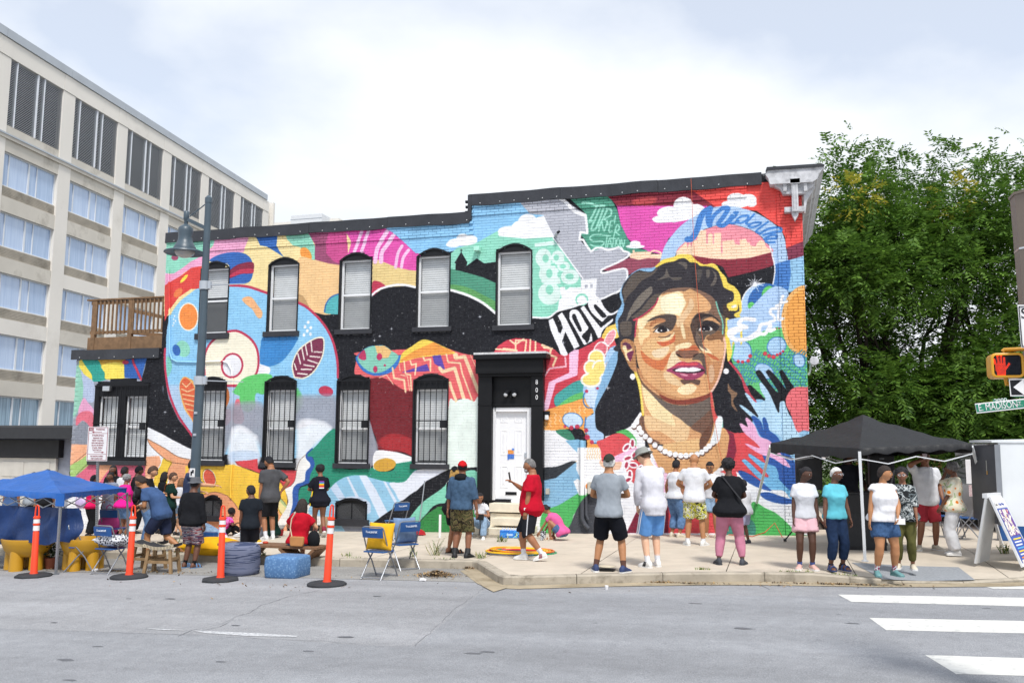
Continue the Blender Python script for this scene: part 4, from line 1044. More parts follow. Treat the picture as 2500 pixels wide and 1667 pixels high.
for _i in range(26):
 _x, _y=_ro.uniform(-9,3), _ro.uniform(5.5,12.8);_r2=_ro.uniform(.015,.06);sheet('oil_spot',[(_x+_r2*2.2*math.cos(a)*_ro.uniform(.6,1.2),_y+_r2*math.sin(a)*_ro.uniform(.6,1.2))for a in[k*math.tau/9 for k in range(9)]],M_OIL,ROAD+.0035)
# leaf litter, weeds in the joints and against the kerb
def litter(c,rx,ry,n,seed,col,off,name='leaf_litter',h=.05):
 r=random.Random(seed);mb=MB()
 for i in range(n):
  a=r.uniform(0,math.tau);q=abs(r.gauss(0,.45));x=c[0]+rx*q*math.cos(a);y=c[1]+ry*q*math.sin(a);z=gz(x,off)+r.uniform(.0,h)*max(0,1-q)
  s_=r.uniform(.012,.035);u=Vector((r.uniform(-1,1),r.uniform(-1,1),r.uniform(-.5,.5))).normalized()*s_;w=u.cross(Vector((r.uniform(-.4,.4),r.uniform(-.4,.4),1))).normalized()*s_*.45
  p_=Vector((x,y,z+.008));mb.add([p_-u,p_+w,p_+u,p_-w],[(0,1,2,3)],r.randrange(len(col)))
 o=mb.build(name,col);o['kind']='stuff';return o
LEAFC=[mat('dry_leaf','7a6246',rough=.9,var=.3),mat('dark_dry_leaf','4d4033',rough=.9,var=.3),mat('pale_dry_leaf','a48a63',rough=.9,var=.3)]
c=GP(1066,1406,ROAD);litter((c.x,c.y),.55,.3,700,1,LEAFC,ROAD,h=.09)
c=GP(1150,1388,ROAD);litter((c.x,c.y),.35,.18,260,2,LEAFC,ROAD+.005)
c=GP(1620,1424,ROAD);litter((c.x,c.y),2.6,.09,220,3,LEAFC,ROAD+.01,h=.01)
c=GP(2050,1428,ROAD);litter((c.x,c.y),1.4,.1,200,4,LEAFC,ROAD+.01,h=.01)
c=GP(300,1395,ROAD);litter((c.x,c.y),4.5,.2,260,12,LEAFC,ROAD+.005,h=.01)
c=GP(700,1430,ROAD);litter((c.x,c.y),6,1.2,60,14,LEAFC,ROAD+.004,h=.004)
M_WEED=mat('weed_green','5f7a35',rough=.8,var=.3,scale=30);M_WEED2=mat('weed_straw','98935a',rough=.9,var=.3)
def weed(x,y,off,hgt,n,seed,spread=.12,name='weed',px=True):
 r=random.Random(seed);mb=MB();c=GP(x,y,off)if px else Vector((x,y,gz(x,off)))
 for i in range(n):
  a=r.uniform(0,math.tau);q=r.uniform(0,spread);b=c+Vector((q*math.cos(a),q*math.sin(a)*.5,-.005));t=b+Vector((r.uniform(-.5,.5)*hgt,r.uniform(-.4,.4)*hgt,hgt*r.uniform(.4,1)))
  w=Vector((r.uniform(-1,1),r.uniform(-1,1),0)).normalized()*.006;k=(b+t)/2+Vector((r.uniform(-.02,.02),0,.01))
  mb.add([b-w,b+w,k+w*1.4,k-w*1.4,t],[(0,1,2,3),(3,2,4)],r.random()<.3)
  if hgt>.15:
   for j in range(5):
    p_=b.lerp(t,r.uniform(.25,1));u=Vector((r.uniform(-1,1),r.uniform(-1,1),r.uniform(-.2,.5))).normalized()*r.uniform(.02,.045);v_=u.cross(Vector((0,0,1))).normalized()*.009
    mb.add([p_,p_+u*.5+v_,p_+u,p_+u*.5-v_],[(0,1,2,3)],r.random()<.2)
 o=mb.build(name,[M_WEED,M_WEED2]);return o
for i, (x,y,hh,n,lb)in enumerate(((1062,1355,.35,14,'tall spindly green weed growing behind the kerb beside the camouflage shorts man'),(1008,1358,.22,12,'leafy weed tuft at the kerb right of the folding chairs'),(1225,1322,.16,26,'low green weed under the pack of water bottles'),(1281,1322,.2,22,'bright green weed at the foot of the stoop right of the water'),(1172,1362,.14,26,'yellow-green weed sprouting at the inner kerb corner by the hoops'),(1713,1390,.05,30,'flat tuft of weed on the pavement edge left of the pink trousers woman'),(640,1355,.1,18,'small weed on the kerb edge in front of the bench'),(850,1357,.09,14,'tiny weed on the kerb behind the yellow cushion chair'),(2455,1350,.2,24,'grassy weed growing between the legs of the sandwich board'),(430,1335,.25,24,'green weed clump at the kerb beside the black shirt man'))):
 tag(weed(x,y,0,hh,n,20+i),lb,'weed','weeds along the kerb')
mb=MB();r=random.Random(99)
for i in range(420):
 x=r.uniform(-14,-5.4)if i%3 else r.uniform(-.6,1.3);k=np.interp(x,[q[0]for q in KI],[q[1]for q in KI]);b=Vector((x,k+r.uniform(-.01,.05),gz(x,kh(x))))
 if math.sin(x*3.1)+math.sin(x*7.7)<.2:continue
 t=b+Vector((r.uniform(-.04,.04),r.uniform(-.03,.03),r.uniform(.01,.05)));mb.add([b-Vector((.006,0,0)),b+Vector((.006,0,0)),t],[(0,1,2)],r.random()<.3)
o=mb.build('joint_grass',[M_WEED,M_WEED2]);o['kind']='stuff'
# ================================================================ the painted rowhouse
YW=20.0
XL, XR, XS=-15.58, .71, -6.92
ZT1, ZT2=7.53, 7.95
house=thing('rowhouse','two-storey brick rowhouse painted all over with a mural of a smiling woman wearing pearls','building',(-7,20,gz(-7)))
def wz(x,y):return wall_pt(x,y)[1]
def wx(x,y):return wall_pt(x,y)[0]
# openings: (left, right, arch crown, springing, sill top, sill bottom) in metres
UP=[]
for l, r_, top, sp, st, sb in((487,558.5,637.8,653,813.6,828),(652.7,728.8,628,643,809,821.5),(827,907.5,616.3,632,804,816),(1015.4,1099.7,605.8,622,798.5,810),(1210,1299.7,594.2,611,794,806.5)):
 xm, ym=(l+r_)/2, (sp+st)/2;UP.append([wx(l,ym),wx(r_,ym),wz(xm,top),wz(xm,sp+2),wz(xm,st),wz(xm,sb)])
LOW=[]
for l, r_, top, sp, st, sb in((478,550.5,918.7,930,1123.7,1136.5),(645.7,722,916.5,928,1128.5,1141),(822.4,902,914,926,1131,1143.5),(1009.8,1094.3,911.7,924,1132.7,1144.4)):
 xm, ym=(l+r_)/2, (sp+st)/2;LOW.append([wx(l,ym),wx(r_,ym),wz(xm,top),wz(xm,sp+2),wz(xm,st),wz(xm,sb)])
DBL=[wx(229.4,1040),wx(361,1040),wz(295,921.3),wz(295,938),wz(290,1123.7),wz(290,1135)]
BAS=[]
for l, r_, top, sp, st, sb in((818.5,896.6,1214.6,1228,1267,1283),(494,542,1207.5,1222,1258,1271.7)):
 xm, ym=(l+r_)/2, (sp+st)/2;BAS.append([wx(l,ym),wx(r_,ym),wz(xm,top),wz(xm,sp),wz(xm,st),wz(xm,sb)])
DOOR=(wx(1167.8,1100),wx(1325,1100),wz(1245,872),wz(1245,1219))
def arch_z(o_,x):
 t=(x-(o_[0]+o_[1])/2)/((o_[1]-o_[0])/2);return o_[3]+(o_[2]-o_[3])*max(0,1-t*t)
def blocked(x,z,hw):
 """inside an opening?"""
 for o_ in UP+LOW+[DBL]+BAS:
  if o_[0]-hw<x<o_[1]+hw and o_[5]+.02<z<arch_z(o_,min(max(x,o_[0]),o_[1])):return True
 return DOOR[0]<x<DOOR[1]and DOOR[3]<z<DOOR[2]
def ztop(x):return 4.33 if x<XL else(ZT1 if x<XS else ZT2)
CH, BL_, JT=.0655, .212, .009
pos=[]
nrow=int((8.0+.7)/CH)
rb=random.Random(11)
for r_ in range(nrow):
 z=-.62+r_*CH
 x=-18.3+(BL_/2 if r_%2 else 0)+rb.uniform(-.01,.01)
 header=(r_%7==3)
 bl=BL_/2 if header else BL_
 while x<XR-.01:
  x1=min(x+bl,XR)
  xc=(x+x1)/2
  if z+CH>ztop(max(xc,x1))-.05 or z+CH<gz(xc)-.02:x+=bl;continue
  pieces=[(x+JT/2,x1-JT/2)]
  for o_ in UP+LOW+[DBL]+BAS+[(DOOR[0],DOOR[1],DOOR[2],DOOR[2],DOOR[3],DOOR[3])]:
   zc=z+CH/2
   az=arch_z(o_,min(max(xc,o_[0]),o_[1]))if o_[2]!=o_[3]else o_[2]
   if o_[5]+.01<zc<az:
    new=[]
    for a, b in pieces:
     if b<=o_[0]or a>=o_[1]:new.append((a,b));continue
     if a<o_[0]:new.append((a,o_[0]))
     if b>o_[1]:new.append((o_[1],b))
    pieces=new
  for cut in(XL,.18,-.45):
   pieces=[q for a,b in pieces for q in(((a,cut-.002),(cut+.002,b))if a+.012<cut<b-.012 else((a,b),))]
  for a, b in pieces:
   if b-a<.012:continue
   if(a+b)/2<XL and z+CH>4.3:continue
   xc=(a+b)/2
   zt=ztop(xc);pr=.0
   if xc>XL:
    if z>zt-.56:pr=.025
    if z>zt-.34:pr=.05
    if xc>-.45:pr=0
    if xc>.18 and z<zt-.1:pr=.03
   pos.append((a,b,z+JT/2,z+CH-JT/2,pr))
  x+=bl
pos_arr=np.array(pos)
near=sorted(range(len(pos)),key=lambda i:(pos[i][0])**2+(pos[i][2]-1.9)**2*1.0-(0 if pos[i][2]>1.9 else-6))
single=set(near[:298])
wall_mb=MB();field=MB()
# mortar backing, with the openings left free: built as column strips
xs=sorted(set([-18.3,XL,XS,XR]+[v for o_ in UP+LOW+[DBL]+BAS for v in(o_[0],(o_[0]*3+o_[1])/4,(o_[0]+o_[1])/2,(o_[0]+o_[1]*3)/4,o_[1])]+[DOOR[0],DOOR[1]]))
for a, b in zip(xs[:-1],xs[1:]):
 xm=(a+b)/2;spans=[(gz(a)-.6,ztop(xm))]
 holes=[(o_[5]+.02,arch_z(o_,xm))for o_ in UP+LOW+[DBL]+BAS if o_[0]<xm<o_[1]]+([(DOOR[3],DOOR[2])]if DOOR[0]<xm<DOOR[1]else[])
 for h0, h1 in holes:
  ns=[]
  for s0, s1 in spans:
   if h1<=s0 or h0>=s1:ns.append((s0,s1));continue
   if s0<h0:ns.append((s0,h0))
   if h1<s1:ns.append((h1,s1))
  spans=ns
 for s0, s1 in spans:wall_mb.box(a,YW+.008,s0,b,YW+.3,s1)
wall_mb.build('wall',M_MORTAR,house)
bfirst=None
for i, (a,b,z0,z1,pr)in enumerate(pos):
 y0=YW-pr-rb.uniform(0,.004);dz=rb.uniform(-.001,.001)
 v=[(a,y0,z0+dz),(b,y0+rb.uniform(-.0015,.0015),z0+dz),(b,y0,z1+dz),(a,y0+rb.uniform(-.0015,.0015),z1+dz),(a,YW+.02,z0+dz),(b,YW+.02,z0+dz),(b,YW+.02,z1+dz),(a,YW+.02,z1+dz)]
 f=[(0,1,2,3),(0,4,5,1),(1,5,6,2),(2,6,7,3),(3,7,4,0)]
 if i in single:
  MB().add(v,f).build('brick',M_BRICK,house)
 else:field.add(v,f)
me=bpy.data.meshes.new('brickwork');o3=house.location
va=np.array(field.v,np.float32)-np.array(o3,np.float32)
me.from_pydata(va.tolist(),[],field.f);me.materials.append(M_BRICK);brickwork=bpy.data.objects.new('brickwork',me);COL.objects.link(brickwork);brickwork.parent=house;brickwork['kind']='stuff'
# body of the house behind the painted wall
M_ROOF=mat('roof_black','303236',rough=.8,var=.2);M_PLAINBRICK=mat('red_brick_side','7d4436',rough=.9,var=.2,scale=12)
MB().box(XL,YW+.3,-.6,XS,26,ZT1-.1).box(XS,YW+.3,-.6,XR,26,ZT2-.1).box(-18.3,YW+.3,-.8,XL,26,4.3).build('side_walls',M_PLAINBRICK,house)
MB().box(XL+.02,YW+.35,ZT1-.1,XS,26,ZT1-.05).box(XS,YW+.35,ZT2-.1,XR-.02,26,ZT2-.05).build('roof',M_ROOF,house)
# metal flashing along the parapet, in sheets, wavy lower edge, screw caps
def flashing(x0,x1,zt,h,slope=0,name='roof_flashing'):
 n=max(1,round((x1-x0)/2.4));out=[]
 for i in range(n):
  a, b=x0+(x1-x0)*i/n+.003, x0+(x1-x0)*(i+1)/n-.003;mb=MB();R1=[]
  for k in range(13):
   x=a+(b-a)*k/12;w=.012*math.sin(x*2.3+i)+.008*math.sin(x*6.1);yy=YW-.075-.012*math.sin(x*3.7)-(.004 if i%2 else 0)
   R1.append([(x,YW+.35,zt+.01),(x,yy,zt+.012+w*.4),(x,yy-.006,zt-h+w),(x,YW-.05,zt-h+w-.004)])
  mb.loft(R1);out.append(mb.build(name,M_ROOFMET,house,smooth=1))
 rv=MB();x=x0+.3
 while x<x1:
  zz=zt-h+.05+rb.uniform(-.01,.02);rv.ball((x,YW-.088-.012*math.sin(x*3.7),zz),.014,.01,.014,6,4);x+=rb.choice((.35,.5,.62))
 rv.build('screw_caps',M_RIVET,house)['kind']='stuff'
flashing(XL-.02,XS-.02,ZT1,.27);flashing(XS-.05,-.12,ZT2,.27)
MB().box(XS-.07,YW-.08,ZT1-.2,XS+.02,YW+.35,ZT2+.005).build('roof_flashing',M_ROOFMET,house)
flashing(-18.42,XL-.02,4.42,.26)
# cornice returning round the right-hand corner
M_CORN=mat('weathered_white_cornice','bfc0c4',rough=.7,var=.22,scale=7,bump=.4,bscale=20,dirt=('6e6f74',5,.55,.6))
def wpoly(pp,Y):return[(wall_pt(x,y,Y)[0],wall_pt(x,y,Y)[1])for x,y in pp]
cor=MB().prism(wpoly([(1869,427),(1873,414),(2008,403),(2012,408),(2000,424),(1996,436),(1984,444),(1880,450),(1876,436)],19.7),1,19.7,26).build('cornice',M_CORN,house)
MB().prism(wpoly([(1869,417),(1872,408),(2006,399),(2013,402),(2009,406),(1875,415)],19.66),1,19.66,26).build('cornice_cap',M_ROOFMET,cor)
MB().prism(wpoly([(1884,446),(1990,442),(1985,456),(1972,463),(1968,472),(1912,474),(1905,462),(1890,454)],19.8),1,19.8,26).build('bed_moulding',M_CORN,cor)
brk=MB()
def wbox(mb,x0,y0,x1,y1,Ya,Yb,mi=0):
 a=wall_pt(x0,y0,Ya);b=wall_pt(x1,y1,Ya);mb.box(a[0],Ya,b[1],b[0],Yb,a[1],mi)
wbox(brk,1932,440,1950,515,19.72,19.97);wbox(brk,1929,437,1953,447,19.70,19.97);wbox(brk,1936,450,1939,508,19.705,19.72);wbox(brk,1943,450,1946,508,19.705,19.72)
brk.build('bracket',M_CORN,cor)
b2=MB();wbox(b2,1915,506,1965,515,19.80,19.985);b2.build('bracket_ledge',M_CORN,cor)
b3=MB();b3.prism(wpoly([(1932,515),(1950,515),(1949,524),(1941,538),(1934,524)],19.78),1,19.78,19.96);b3.build('pendant',M_CORN,cor)
for xx in(1912,1962):
 b=MB();wbox(b,xx,447,xx+9,466,19.74,19.97);b.build('dentil',M_CORN,cor)
b=MB();b.prism(wpoly([(1962,470),(1984,452),(1990,456),(1970,490),(1966,520),(1963,520)],19.9),1,19.9,20.02);b.build('front_bracket',M_CORN,cor)
# ---- windows
def arch_face(o_,Y,y2,m_,name,parent,top=None,bottom=None,inset=0):
 n=8;a, b=o_[0]+inset, o_[1]-inset;zb=bottom if bottom is not None else o_[3]
 pts_=[(a,zb),(b,zb)]+[(b+(a-b)*k/n,arch_z(o_,b+(a-b)*k/n)-inset)for k in range(n+1)]
 return MB().prism(pts_,1,Y,y2).build(name,m_,parent)
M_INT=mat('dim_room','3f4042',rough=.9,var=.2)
def window(o_,bars=False,blind=1.,arch=True,ztopfr=None,sillx=.06,dark=False):
 a, b, zt, zs, z0, zb=o_;ww=ztopfr or zs
 fr=MB();D=.085
 fr.box(a,YW-.012,z0,a+.035,YW+.13,zs).box(b-.035,YW-.012,z0,b,YW+.13,zs)
 F=fr.build('window',M_BLACK,house)
 arch_face(o_,YW+.012,YW+.10,M_BLACK,'arch_panel',F,bottom=ww)
 n=8;rim=MB();R1=[]
 for k in range(n+1):
  x=a+(b-a)*k/n;z=arch_z(o_,x);R1.append([(x,YW-.014,z-.045),(x,YW-.014,z),(x,YW+.05,z),(x,YW+.05,z-.045)])
 rim.loft(R1).build('arch_trim',M_BLACK,F)
 c, d=a+.035, b-.035;t=.045
 v=MB();Yf, Yb=YW+.09, YW+.14
 v.box(c,Yf,z0,c+t,Yb,ww).box(d-t,Yf,z0,d,Yb,ww).box(c+t,Yf,ww-t,d-t,Yb,ww).box(c+t,Yf,z0,d-t,Yb,z0+t)
 v.build('frame',M_VINYL,F)
 zm=z0+(ww-z0)*(.50 if not bars else .47)
 MB().box(c+t,Yf+.012,zm-.022,d-t,Yb,zm+.022).build('meeting_rail',M_VINYL,F)
 for(p0,p1)in((z0+t,zm-.022),(zm+.022,ww-t)):
  MB().add([(c+t,Yb-.012,p0),(d-t,Yb-.012,p0),(d-t,Yb-.012,p1),(c+t,Yb-.012,p1)],[(0,1,2,3)]).build('pane',M_GLASS if p0>zm else M_SCREEN,F)
 MB().box(c,Yb+.10,z0,d,Yb+.11,ww).build('room',M_INT,F)
 sl=MB();z=ww-t;zend=ww-t-(ww-z0-2*t)*blind
 while z>zend:
  sl.add([(c+t,Yb+.05,z),(d-t,Yb+.05,z),(d-t,Yb+.038,z-.052),(c+t,Yb+.038,z-.052)],[(0,1,2,3)]);z-=.055
 bl=sl.build('blind',M_BLIND,F);bl['kind']='stuff'
 MB().box(a-sillx,YW-.07,zb,b+sillx,YW+.09,z0).build('sill',M_SILL,F,bevel=.006)
 if bars:
  y=YW-.045;g=MB();g.box(a-.01,y-.01,z0+.02,a+.02,y+.01,zs).box(b-.02,y-.01,z0+.02,b+.01,y+.01,zs).box(a,y-.012,zs-.03,b,y+.012,zs).box(a,y-.012,z0+.03,b,y+.012,z0+.055)
  zmid=z0+(zs-z0)*.51;g.box(a,y-.014,zmid-.012,b,y+.014,zmid+.012);g.box(b-.19,y-.016,zmid-.17,b-.03,y+.016,zmid)
  G=g.build('security_grille',M_BLACK,F)
  for k in range(1,6):
   x=a+(b-a)*k/6;MB().box(x-.007,y-.007,z0+.05,x+.007,y+.007,zs-.02).build('grille_bar',M_BLACK,F)
 return F
for i, o_ in enumerate(UP):window(o_,blind=(.42 if i==0 else 1.))
for i, o_ in enumerate(LOW):
 zf=wz([515,683,865,1052][i],[953,951.6,951.6,949.5][i]);window(o_,bars=True,blind=.96,ztopfr=zf,sillx=.05)
# double window of the low wing
a, b, zt, zs, z0, zb=DBL
F=MB().box(a,YW-.012,z0,a+.1,YW+.13,zs).box(b-.05,YW-.012,z0,b,YW+.13,zs).box((a+b)/2-.12,YW-.005,z0,(a+b)/2+.10,YW+.13,zs).box(a,YW+.0,wz(290,967),b,YW+.12,zs).box(a,YW+.0,z0,b,YW+.12,z0+.1).build('window',M_BLACK,house)
arch_face(DBL,YW+.012,YW+.10,M_BLACK,'arch_panel',F)
for(c,d)in((a+.1,(a+b)/2-.12),((a+b)/2+.10,b-.05)):
 t=.045;Yf, Yb=YW+.09, YW+.14;ww=wz(290,967);q0=z0+.1
 MB().box(c,Yf,q0,c+t,Yb,ww).box(d-t,Yf,q0,d,Yb,ww).box(c+t,Yf,ww-t,d-t,Yb,ww).box(c+t,Yf,q0,d-t,Yb,q0+t).box(c+t,Yf+.01,(q0+ww)/2-.03,d-t,Yb,(q0+ww)/2+.02).build('frame',M_VINYL,F)
 MB().add([(c+t,Yb-.012,q0+t),(d-t,Yb-.012,q0+t),(d-t,Yb-.012,ww-t),(c+t,Yb-.012,ww-t)],[(0,1,2,3)]).build('pane',M_GLASS,F)
 sl=MB();z=ww-t
 while z>q0+t:sl.add([(c+t,Yb+.05,z),(d-t,Yb+.05,z),(d-t,Yb+.038,z-.052),(c+t,Yb+.038,z-.052)],[(0,1,2,3)]);z-=.055
 sl.build('blind',M_BLIND,F)['kind']='stuff'
MB().box(a-.1,YW-.07,zb,b+.02,YW+.09,z0).build('sill',M_SILL,F)
y=YW-.05;g=MB().box(a,y-.012,zs-.05,b,y+.012,zs-.02).box(a,y-.012,z0+.03,b,y+.012,z0+.055);zmid=z0+(zs-z0)*.49;g.box(a,y-.014,zmid-.012,b,y+.014,zmid+.012).box(b-.22,y-.016,zmid-.18,b-.05,y+.016,zmid).build('security_grille',M_BLACK,F)
for k in range(0,13):
 x=a+.02+(b-a-.04)*k/12;MB().box(x-.007,y-.007,z0+.05,x+.007,y+.007,zs-.04).build('grille_bar',M_BLACK,F)
M_CHROME=mat('bright_metal','c5c8cc',rough=.25,metal=.9,var=.05)
for dx in(-.11,.07):
 q=WP(265+dx*45,949,YW-.06);MB().boxc((q.x,YW-.1,q.z),.12,.1,.14).build('flood_lamp',M_CHROME,F,bevel=.02)
# basement grilles
M_MESH=mat('dark_wire_mesh','17181b',rough=.6,var=.2)
for o_ in BAS:
 a, b, zt, zs, z0, zb=o_
 F=arch_face(o_,YW+.05,YW+.14,M_MESH,'basement_window',house,bottom=z0)
 R1=[];rim=MB()
 for k in range(9):
  x=a+(b-a)*k/8;z=arch_z(o_,x);R1.append([(x,YW-.02,z-.06),(x,YW-.02,z),(x,YW+.05,z),(x,YW+.05,z-.06)])
 rim.loft(R1);rim.box(a,YW-.015,z0,a+.04,YW+.05,zs).box(b-.04,YW-.015,z0,b,YW+.05,zs).box((a+b)/2-.012,YW+.02,z0,(a+b)/2+.012,YW+.045,zs);rim.build('frame',M_BLACK,F)
 MB().box(a-.06,YW-.08,zb,b+.06,YW+.06,z0).build('sill',M_SILL,F)
 gm=MB();n=26
 for k in range(-n,n):
  for s_ in(1,-1):
   x0=a+(b-a)*k/n;x1=x0+(zs-z0)*s_;pa, pb=Vector((x0,YW+.035,z0)), Vector((x1,YW+.035,zs))
   for q_, lim in((0,a),(1,b)):
    pass
   lo, hi=max(a,min(pa.x,pb.x)), min(b,max(pa.x,pb.x))
   if hi-lo<.03:continue
   t0, t1=(lo-pa.x)/(pb.x-pa.x), (hi-pa.x)/(pb.x-pa.x);gm.bar(pa.lerp(pb,t0),pa.lerp(pb,t1),.004,.004)
 gm.build('wire_mesh',mat('grey_wire','6a6c70',rough=.5,var=.1),F)['kind']='stuff'
# ---- doorway
M_BLKD=mat('black_gloss_door_surround','131417',rough=.5,spec=.25,var=.2,scale=3,bump=.08)
ds=thing('door_surround','tall black wooden door surround with white numbers 800 down its right pilaster','doorway',(-5.9,19.9,gz(-5.9)))
g=MB()
wbox(g,1166,872,1327,1222,20.0,20.02)
g=MB();wbox(g,1167.8,912,1198,1222,19.84,20.1);A1=g.build('pilaster',M_BLKD,ds)
g=MB();wbox(g,1297,912,1325,1222,19.84,20.1);A2=g.build('pilaster',M_BLKD,ds)
for x0, x1 in((1166.5,1199.5),(1295.5,1326.5)):
 g=MB();wbox(g,x0,984,x1,989,19.825,19.84);g.build('moulding',M_BLKD,ds)
g=MB();wbox(g,1161.5,872,1326.5,909,19.72,20.1);wbox(g,1163.5,884,1325,906,19.715,19.72);g.build('frieze',M_BLKD,ds)
g=MB();wbox(g,1167,909,1325,917,19.80,20.1);g.build('architrave',M_BLKD,ds)
g=MB();wbox(g,1155,866,1334,873,19.60,20.1);g.build('hood_cap',M_BLKD,ds)
g=MB();wbox(g,1156,861,1333,866,19.61,20.05);g.build('hood_flashing',mat('white_peeling_cap','c9cacc',rough=.8,var=.2,scale=20,bump=.6),ds)
g=MB();wbox(g,1198,917,1297,995,19.98,20.1);g.build('transom_panel',M_BLKD,ds)
g=MB();wbox(g,1198,985,1297,991,19.93,19.98);g.build('moulding',M_BLKD,ds)
q=WP(1248,960,19.94)
for dx in(-.085,.085):
 MB().tube([(q.x+dx*.3,19.98,q.z+.05),(q.x+dx,19.9,q.z+.03),(q.x+dx*1.2,19.84,q.z-.03)],[.02,.05,.062],12).build('lamp_head',M_BLACK,ds,smooth=1)
 MB().ball((q.x+dx*1.22,19.835,q.z-.035),.05,.03,.05).build('bulb',mat('bulb_glass','b9bcc0',rough=.2),ds,smooth=2)
MB().ball((q.x,19.93,q.z-.09),.03).build('sensor',M_BLACK,ds,smooth=2)
for ch, yy in(('8',933),('0',952.5),('0',970)):
 q=WP(1310.5,yy,19.835);text(ch,.155,mat('white_number','e9eaec',rough=.5,var=.02),ds,loc=(q.x+5.9,19.83-19.9,q.z-gz(-5.9)),name='house_number',sx=.8)
M_DOOR=mat('white_door','e6e7ea',rough=.4,var=.03)
door=thing('front_door','white six-panel front door with a letter slot and a taped flyer','door',tuple(WP(1248,1219,20.08)))
g=MB();wbox(g,1199.7,994.7,1208,1220,19.97,20.12);wbox(g,1287,994.7,1296,1220,19.97,20.12);wbox(g,1208,994.7,1287,1004,19.97,20.12);g.build('door_frame',M_DOOR,door)
g=MB();wbox(g,1208,1004,1287,1219,20.06,20.11);g.build('door_leaf',M_DOOR,door)
for x0, x1 in((1221,1241),(1256,1276)):
 for y0, y1 in((1018,1032),(1049,1112),(1136,1191)):
  a=wall_pt(x0,y0,20.06);b=wall_pt(x1,y1,20.06);R1=[]
  for ins, yy in((0,20.061),(.012,20.052),(.03,20.052),(.045,20.064),(.09,20.054)):
   ins=min(ins,(b[0]-a[0])*.42,(a[1]-b[1])*.4)
   R1.append([(a[0]+ins,yy,b[1]+ins),(b[0]-ins,yy,b[1]+ins),(b[0]-ins,yy,a[1]-ins),(a[0]+ins,yy,a[1]-ins)])
  MB().loft(R1).build('panel',M_DOOR,door)
g=MB();wbox(g,1234,1200,1261,1208,20.045,20.06);g.build('letter_slot',M_BLACK,door)
g=MB();wbox(g,1280,1105,1288,1118,20.03,20.06);g.build('lock',M_CHROME,door,bevel=.006)
fl=[mat('flyer_blue','3f6fc0',var=.4,scale=40),mat('flyer_orange','d98d43',var=.3,scale=40),mat('tape_blue','4f86d6')]
g=MB();wbox(g,1239,1108,1255,1120,20.05,20.052,0);wbox(g,1240,1098,1254,1108,20.05,20.052,1);g.build('flyer',fl[:2],door)
g=MB();wbox(g,1250,1094,1255,1099,20.046,20.05);wbox(g,1239,1119,1242,1122,20.046,20.05);g.build('tape',fl[2],door)
# ---- stoop
M_STEP=mat('cream_stone_step','d9cfbb',rough=.85,var=.12,scale=5,bump=.3,dirt=('9a8e78',3,.58,.5))
st=thing('stoop','cream stone front steps leading up to the white door','steps',tuple(GP(1240,1320)))
def stepb(x0,x1,y0,y1,Yf,Yb):
 a=wall_pt(x0,y0,Yf);b=wall_pt(x1,y1,Yf);MB().box(a[0],Yf,b[1],b[0],Yb,a[1]).build('step',M_STEP,st,bevel=.008)
stepb(1194,1300,1228,1252,19.6,20.1);stepb(1201,1272,1264,1284,19.3,19.98)
zlo=GP(1240,1320).z
a=wall_pt(1150,1288,19.0);b=wall_pt(1284,1310,19.0);MB().box(a[0],19.0,zlo+.03,b[0],19.98,a[1]).build('step',M_STEP,st,bevel=.008)
a=wall_pt(1194,1252,19.65);b=wall_pt(1300,1300,19.65);MB().box(a[0]+.03,19.66,zlo-.02,b[0]-.03,19.99,a[1]+.0).build('riser',M_STEP,st)
a=wall_pt(1140,1310,18.9);MB().box(a[0],18.88,zlo-.05,b[0]+.12,19.97,zlo+.028).build('footing',M_CONC2,st)
# ---- pipes and fittings painted with the wall
def ppath(pp,Y):return[tuple(WP(x,y,Y))for x,y in pp]
tag(MB().tube(ppath([(410,655),(413,700),(414,860),(419,876),(432,883),(480,884),(545,882),(556,886),(565,902),(567,930),(566,1130),(562,1190),(563,1215)],19.965),.022,8).build('conduit',M_BRICK,None,smooth=1),'thin painted conduit running across the big blue circle and down beside the window','pipe')
tag(MB().tube(ppath([(1421,1065),(1421,1150),(1421,1265),(1428,1280),(1437,1290)],19.93),.05,10).build('downpipe',M_BRICK,None,smooth=1),'fat painted downpipe with an elbow at its foot, left of the gray T-shirt man','pipe')
tag(MB().tube(ppath([(1431,1180),(1431,1255),(1436,1268)],19.93),.032,10).build('downpipe',M_BRICK,None,smooth=1),'short thin painted pipe just right of the fat downpipe','pipe')
mb=MB();wbox(mb,1434,1176,1470,1206,19.86,20);tag(mb.build('meter_box',mat('meter_box','b5b1a5',rough=.6,var=.2),None,bevel=.01),'small pale meter box on the wall beside the downpipe','meter box')
mb=MB();wbox(mb,1332,1192,1340,1206,19.9,20);tag(mb.build('outlet_box',mat('meter_box','b5b1a5'),None),'tiny grey outlet box on the wall behind the red T-shirt man','box')
t=thing('wall_lamp','small black wall lamp with clear glass right of the door surround','lamp',tuple(WP(1335,1015,19.98)))
q=WP(1335,1015,19.93);MB().boxc((q.x,19.95,q.z+.06),.13,.1,.1).build('cap',M_BLACK,t,bevel=.02);MB().boxc((q.x,19.94,q.z-.03),.09,.08,.12).build('lens',mat('frosted_lens','d7dadd',rough=.2),t,bevel=.02)
t=thing('security_camera','small grey security camera on the wall beside the painted white cloud','camera',tuple(WP(1362,570,19.95)))
q=WP(1362,570,19.9);MB().tube([(q.x-.07,19.98,q.z-.02),(q.x,19.85,q.z)],.035,10).build('housing',mat('camera_grey','a9acb2',rough=.4),t);MB().tube([(q.x,19.84,q.z),(q.x+.05,19.86,q.z+.04)],.03,10).build('lens_hood',M_BLACK,t)
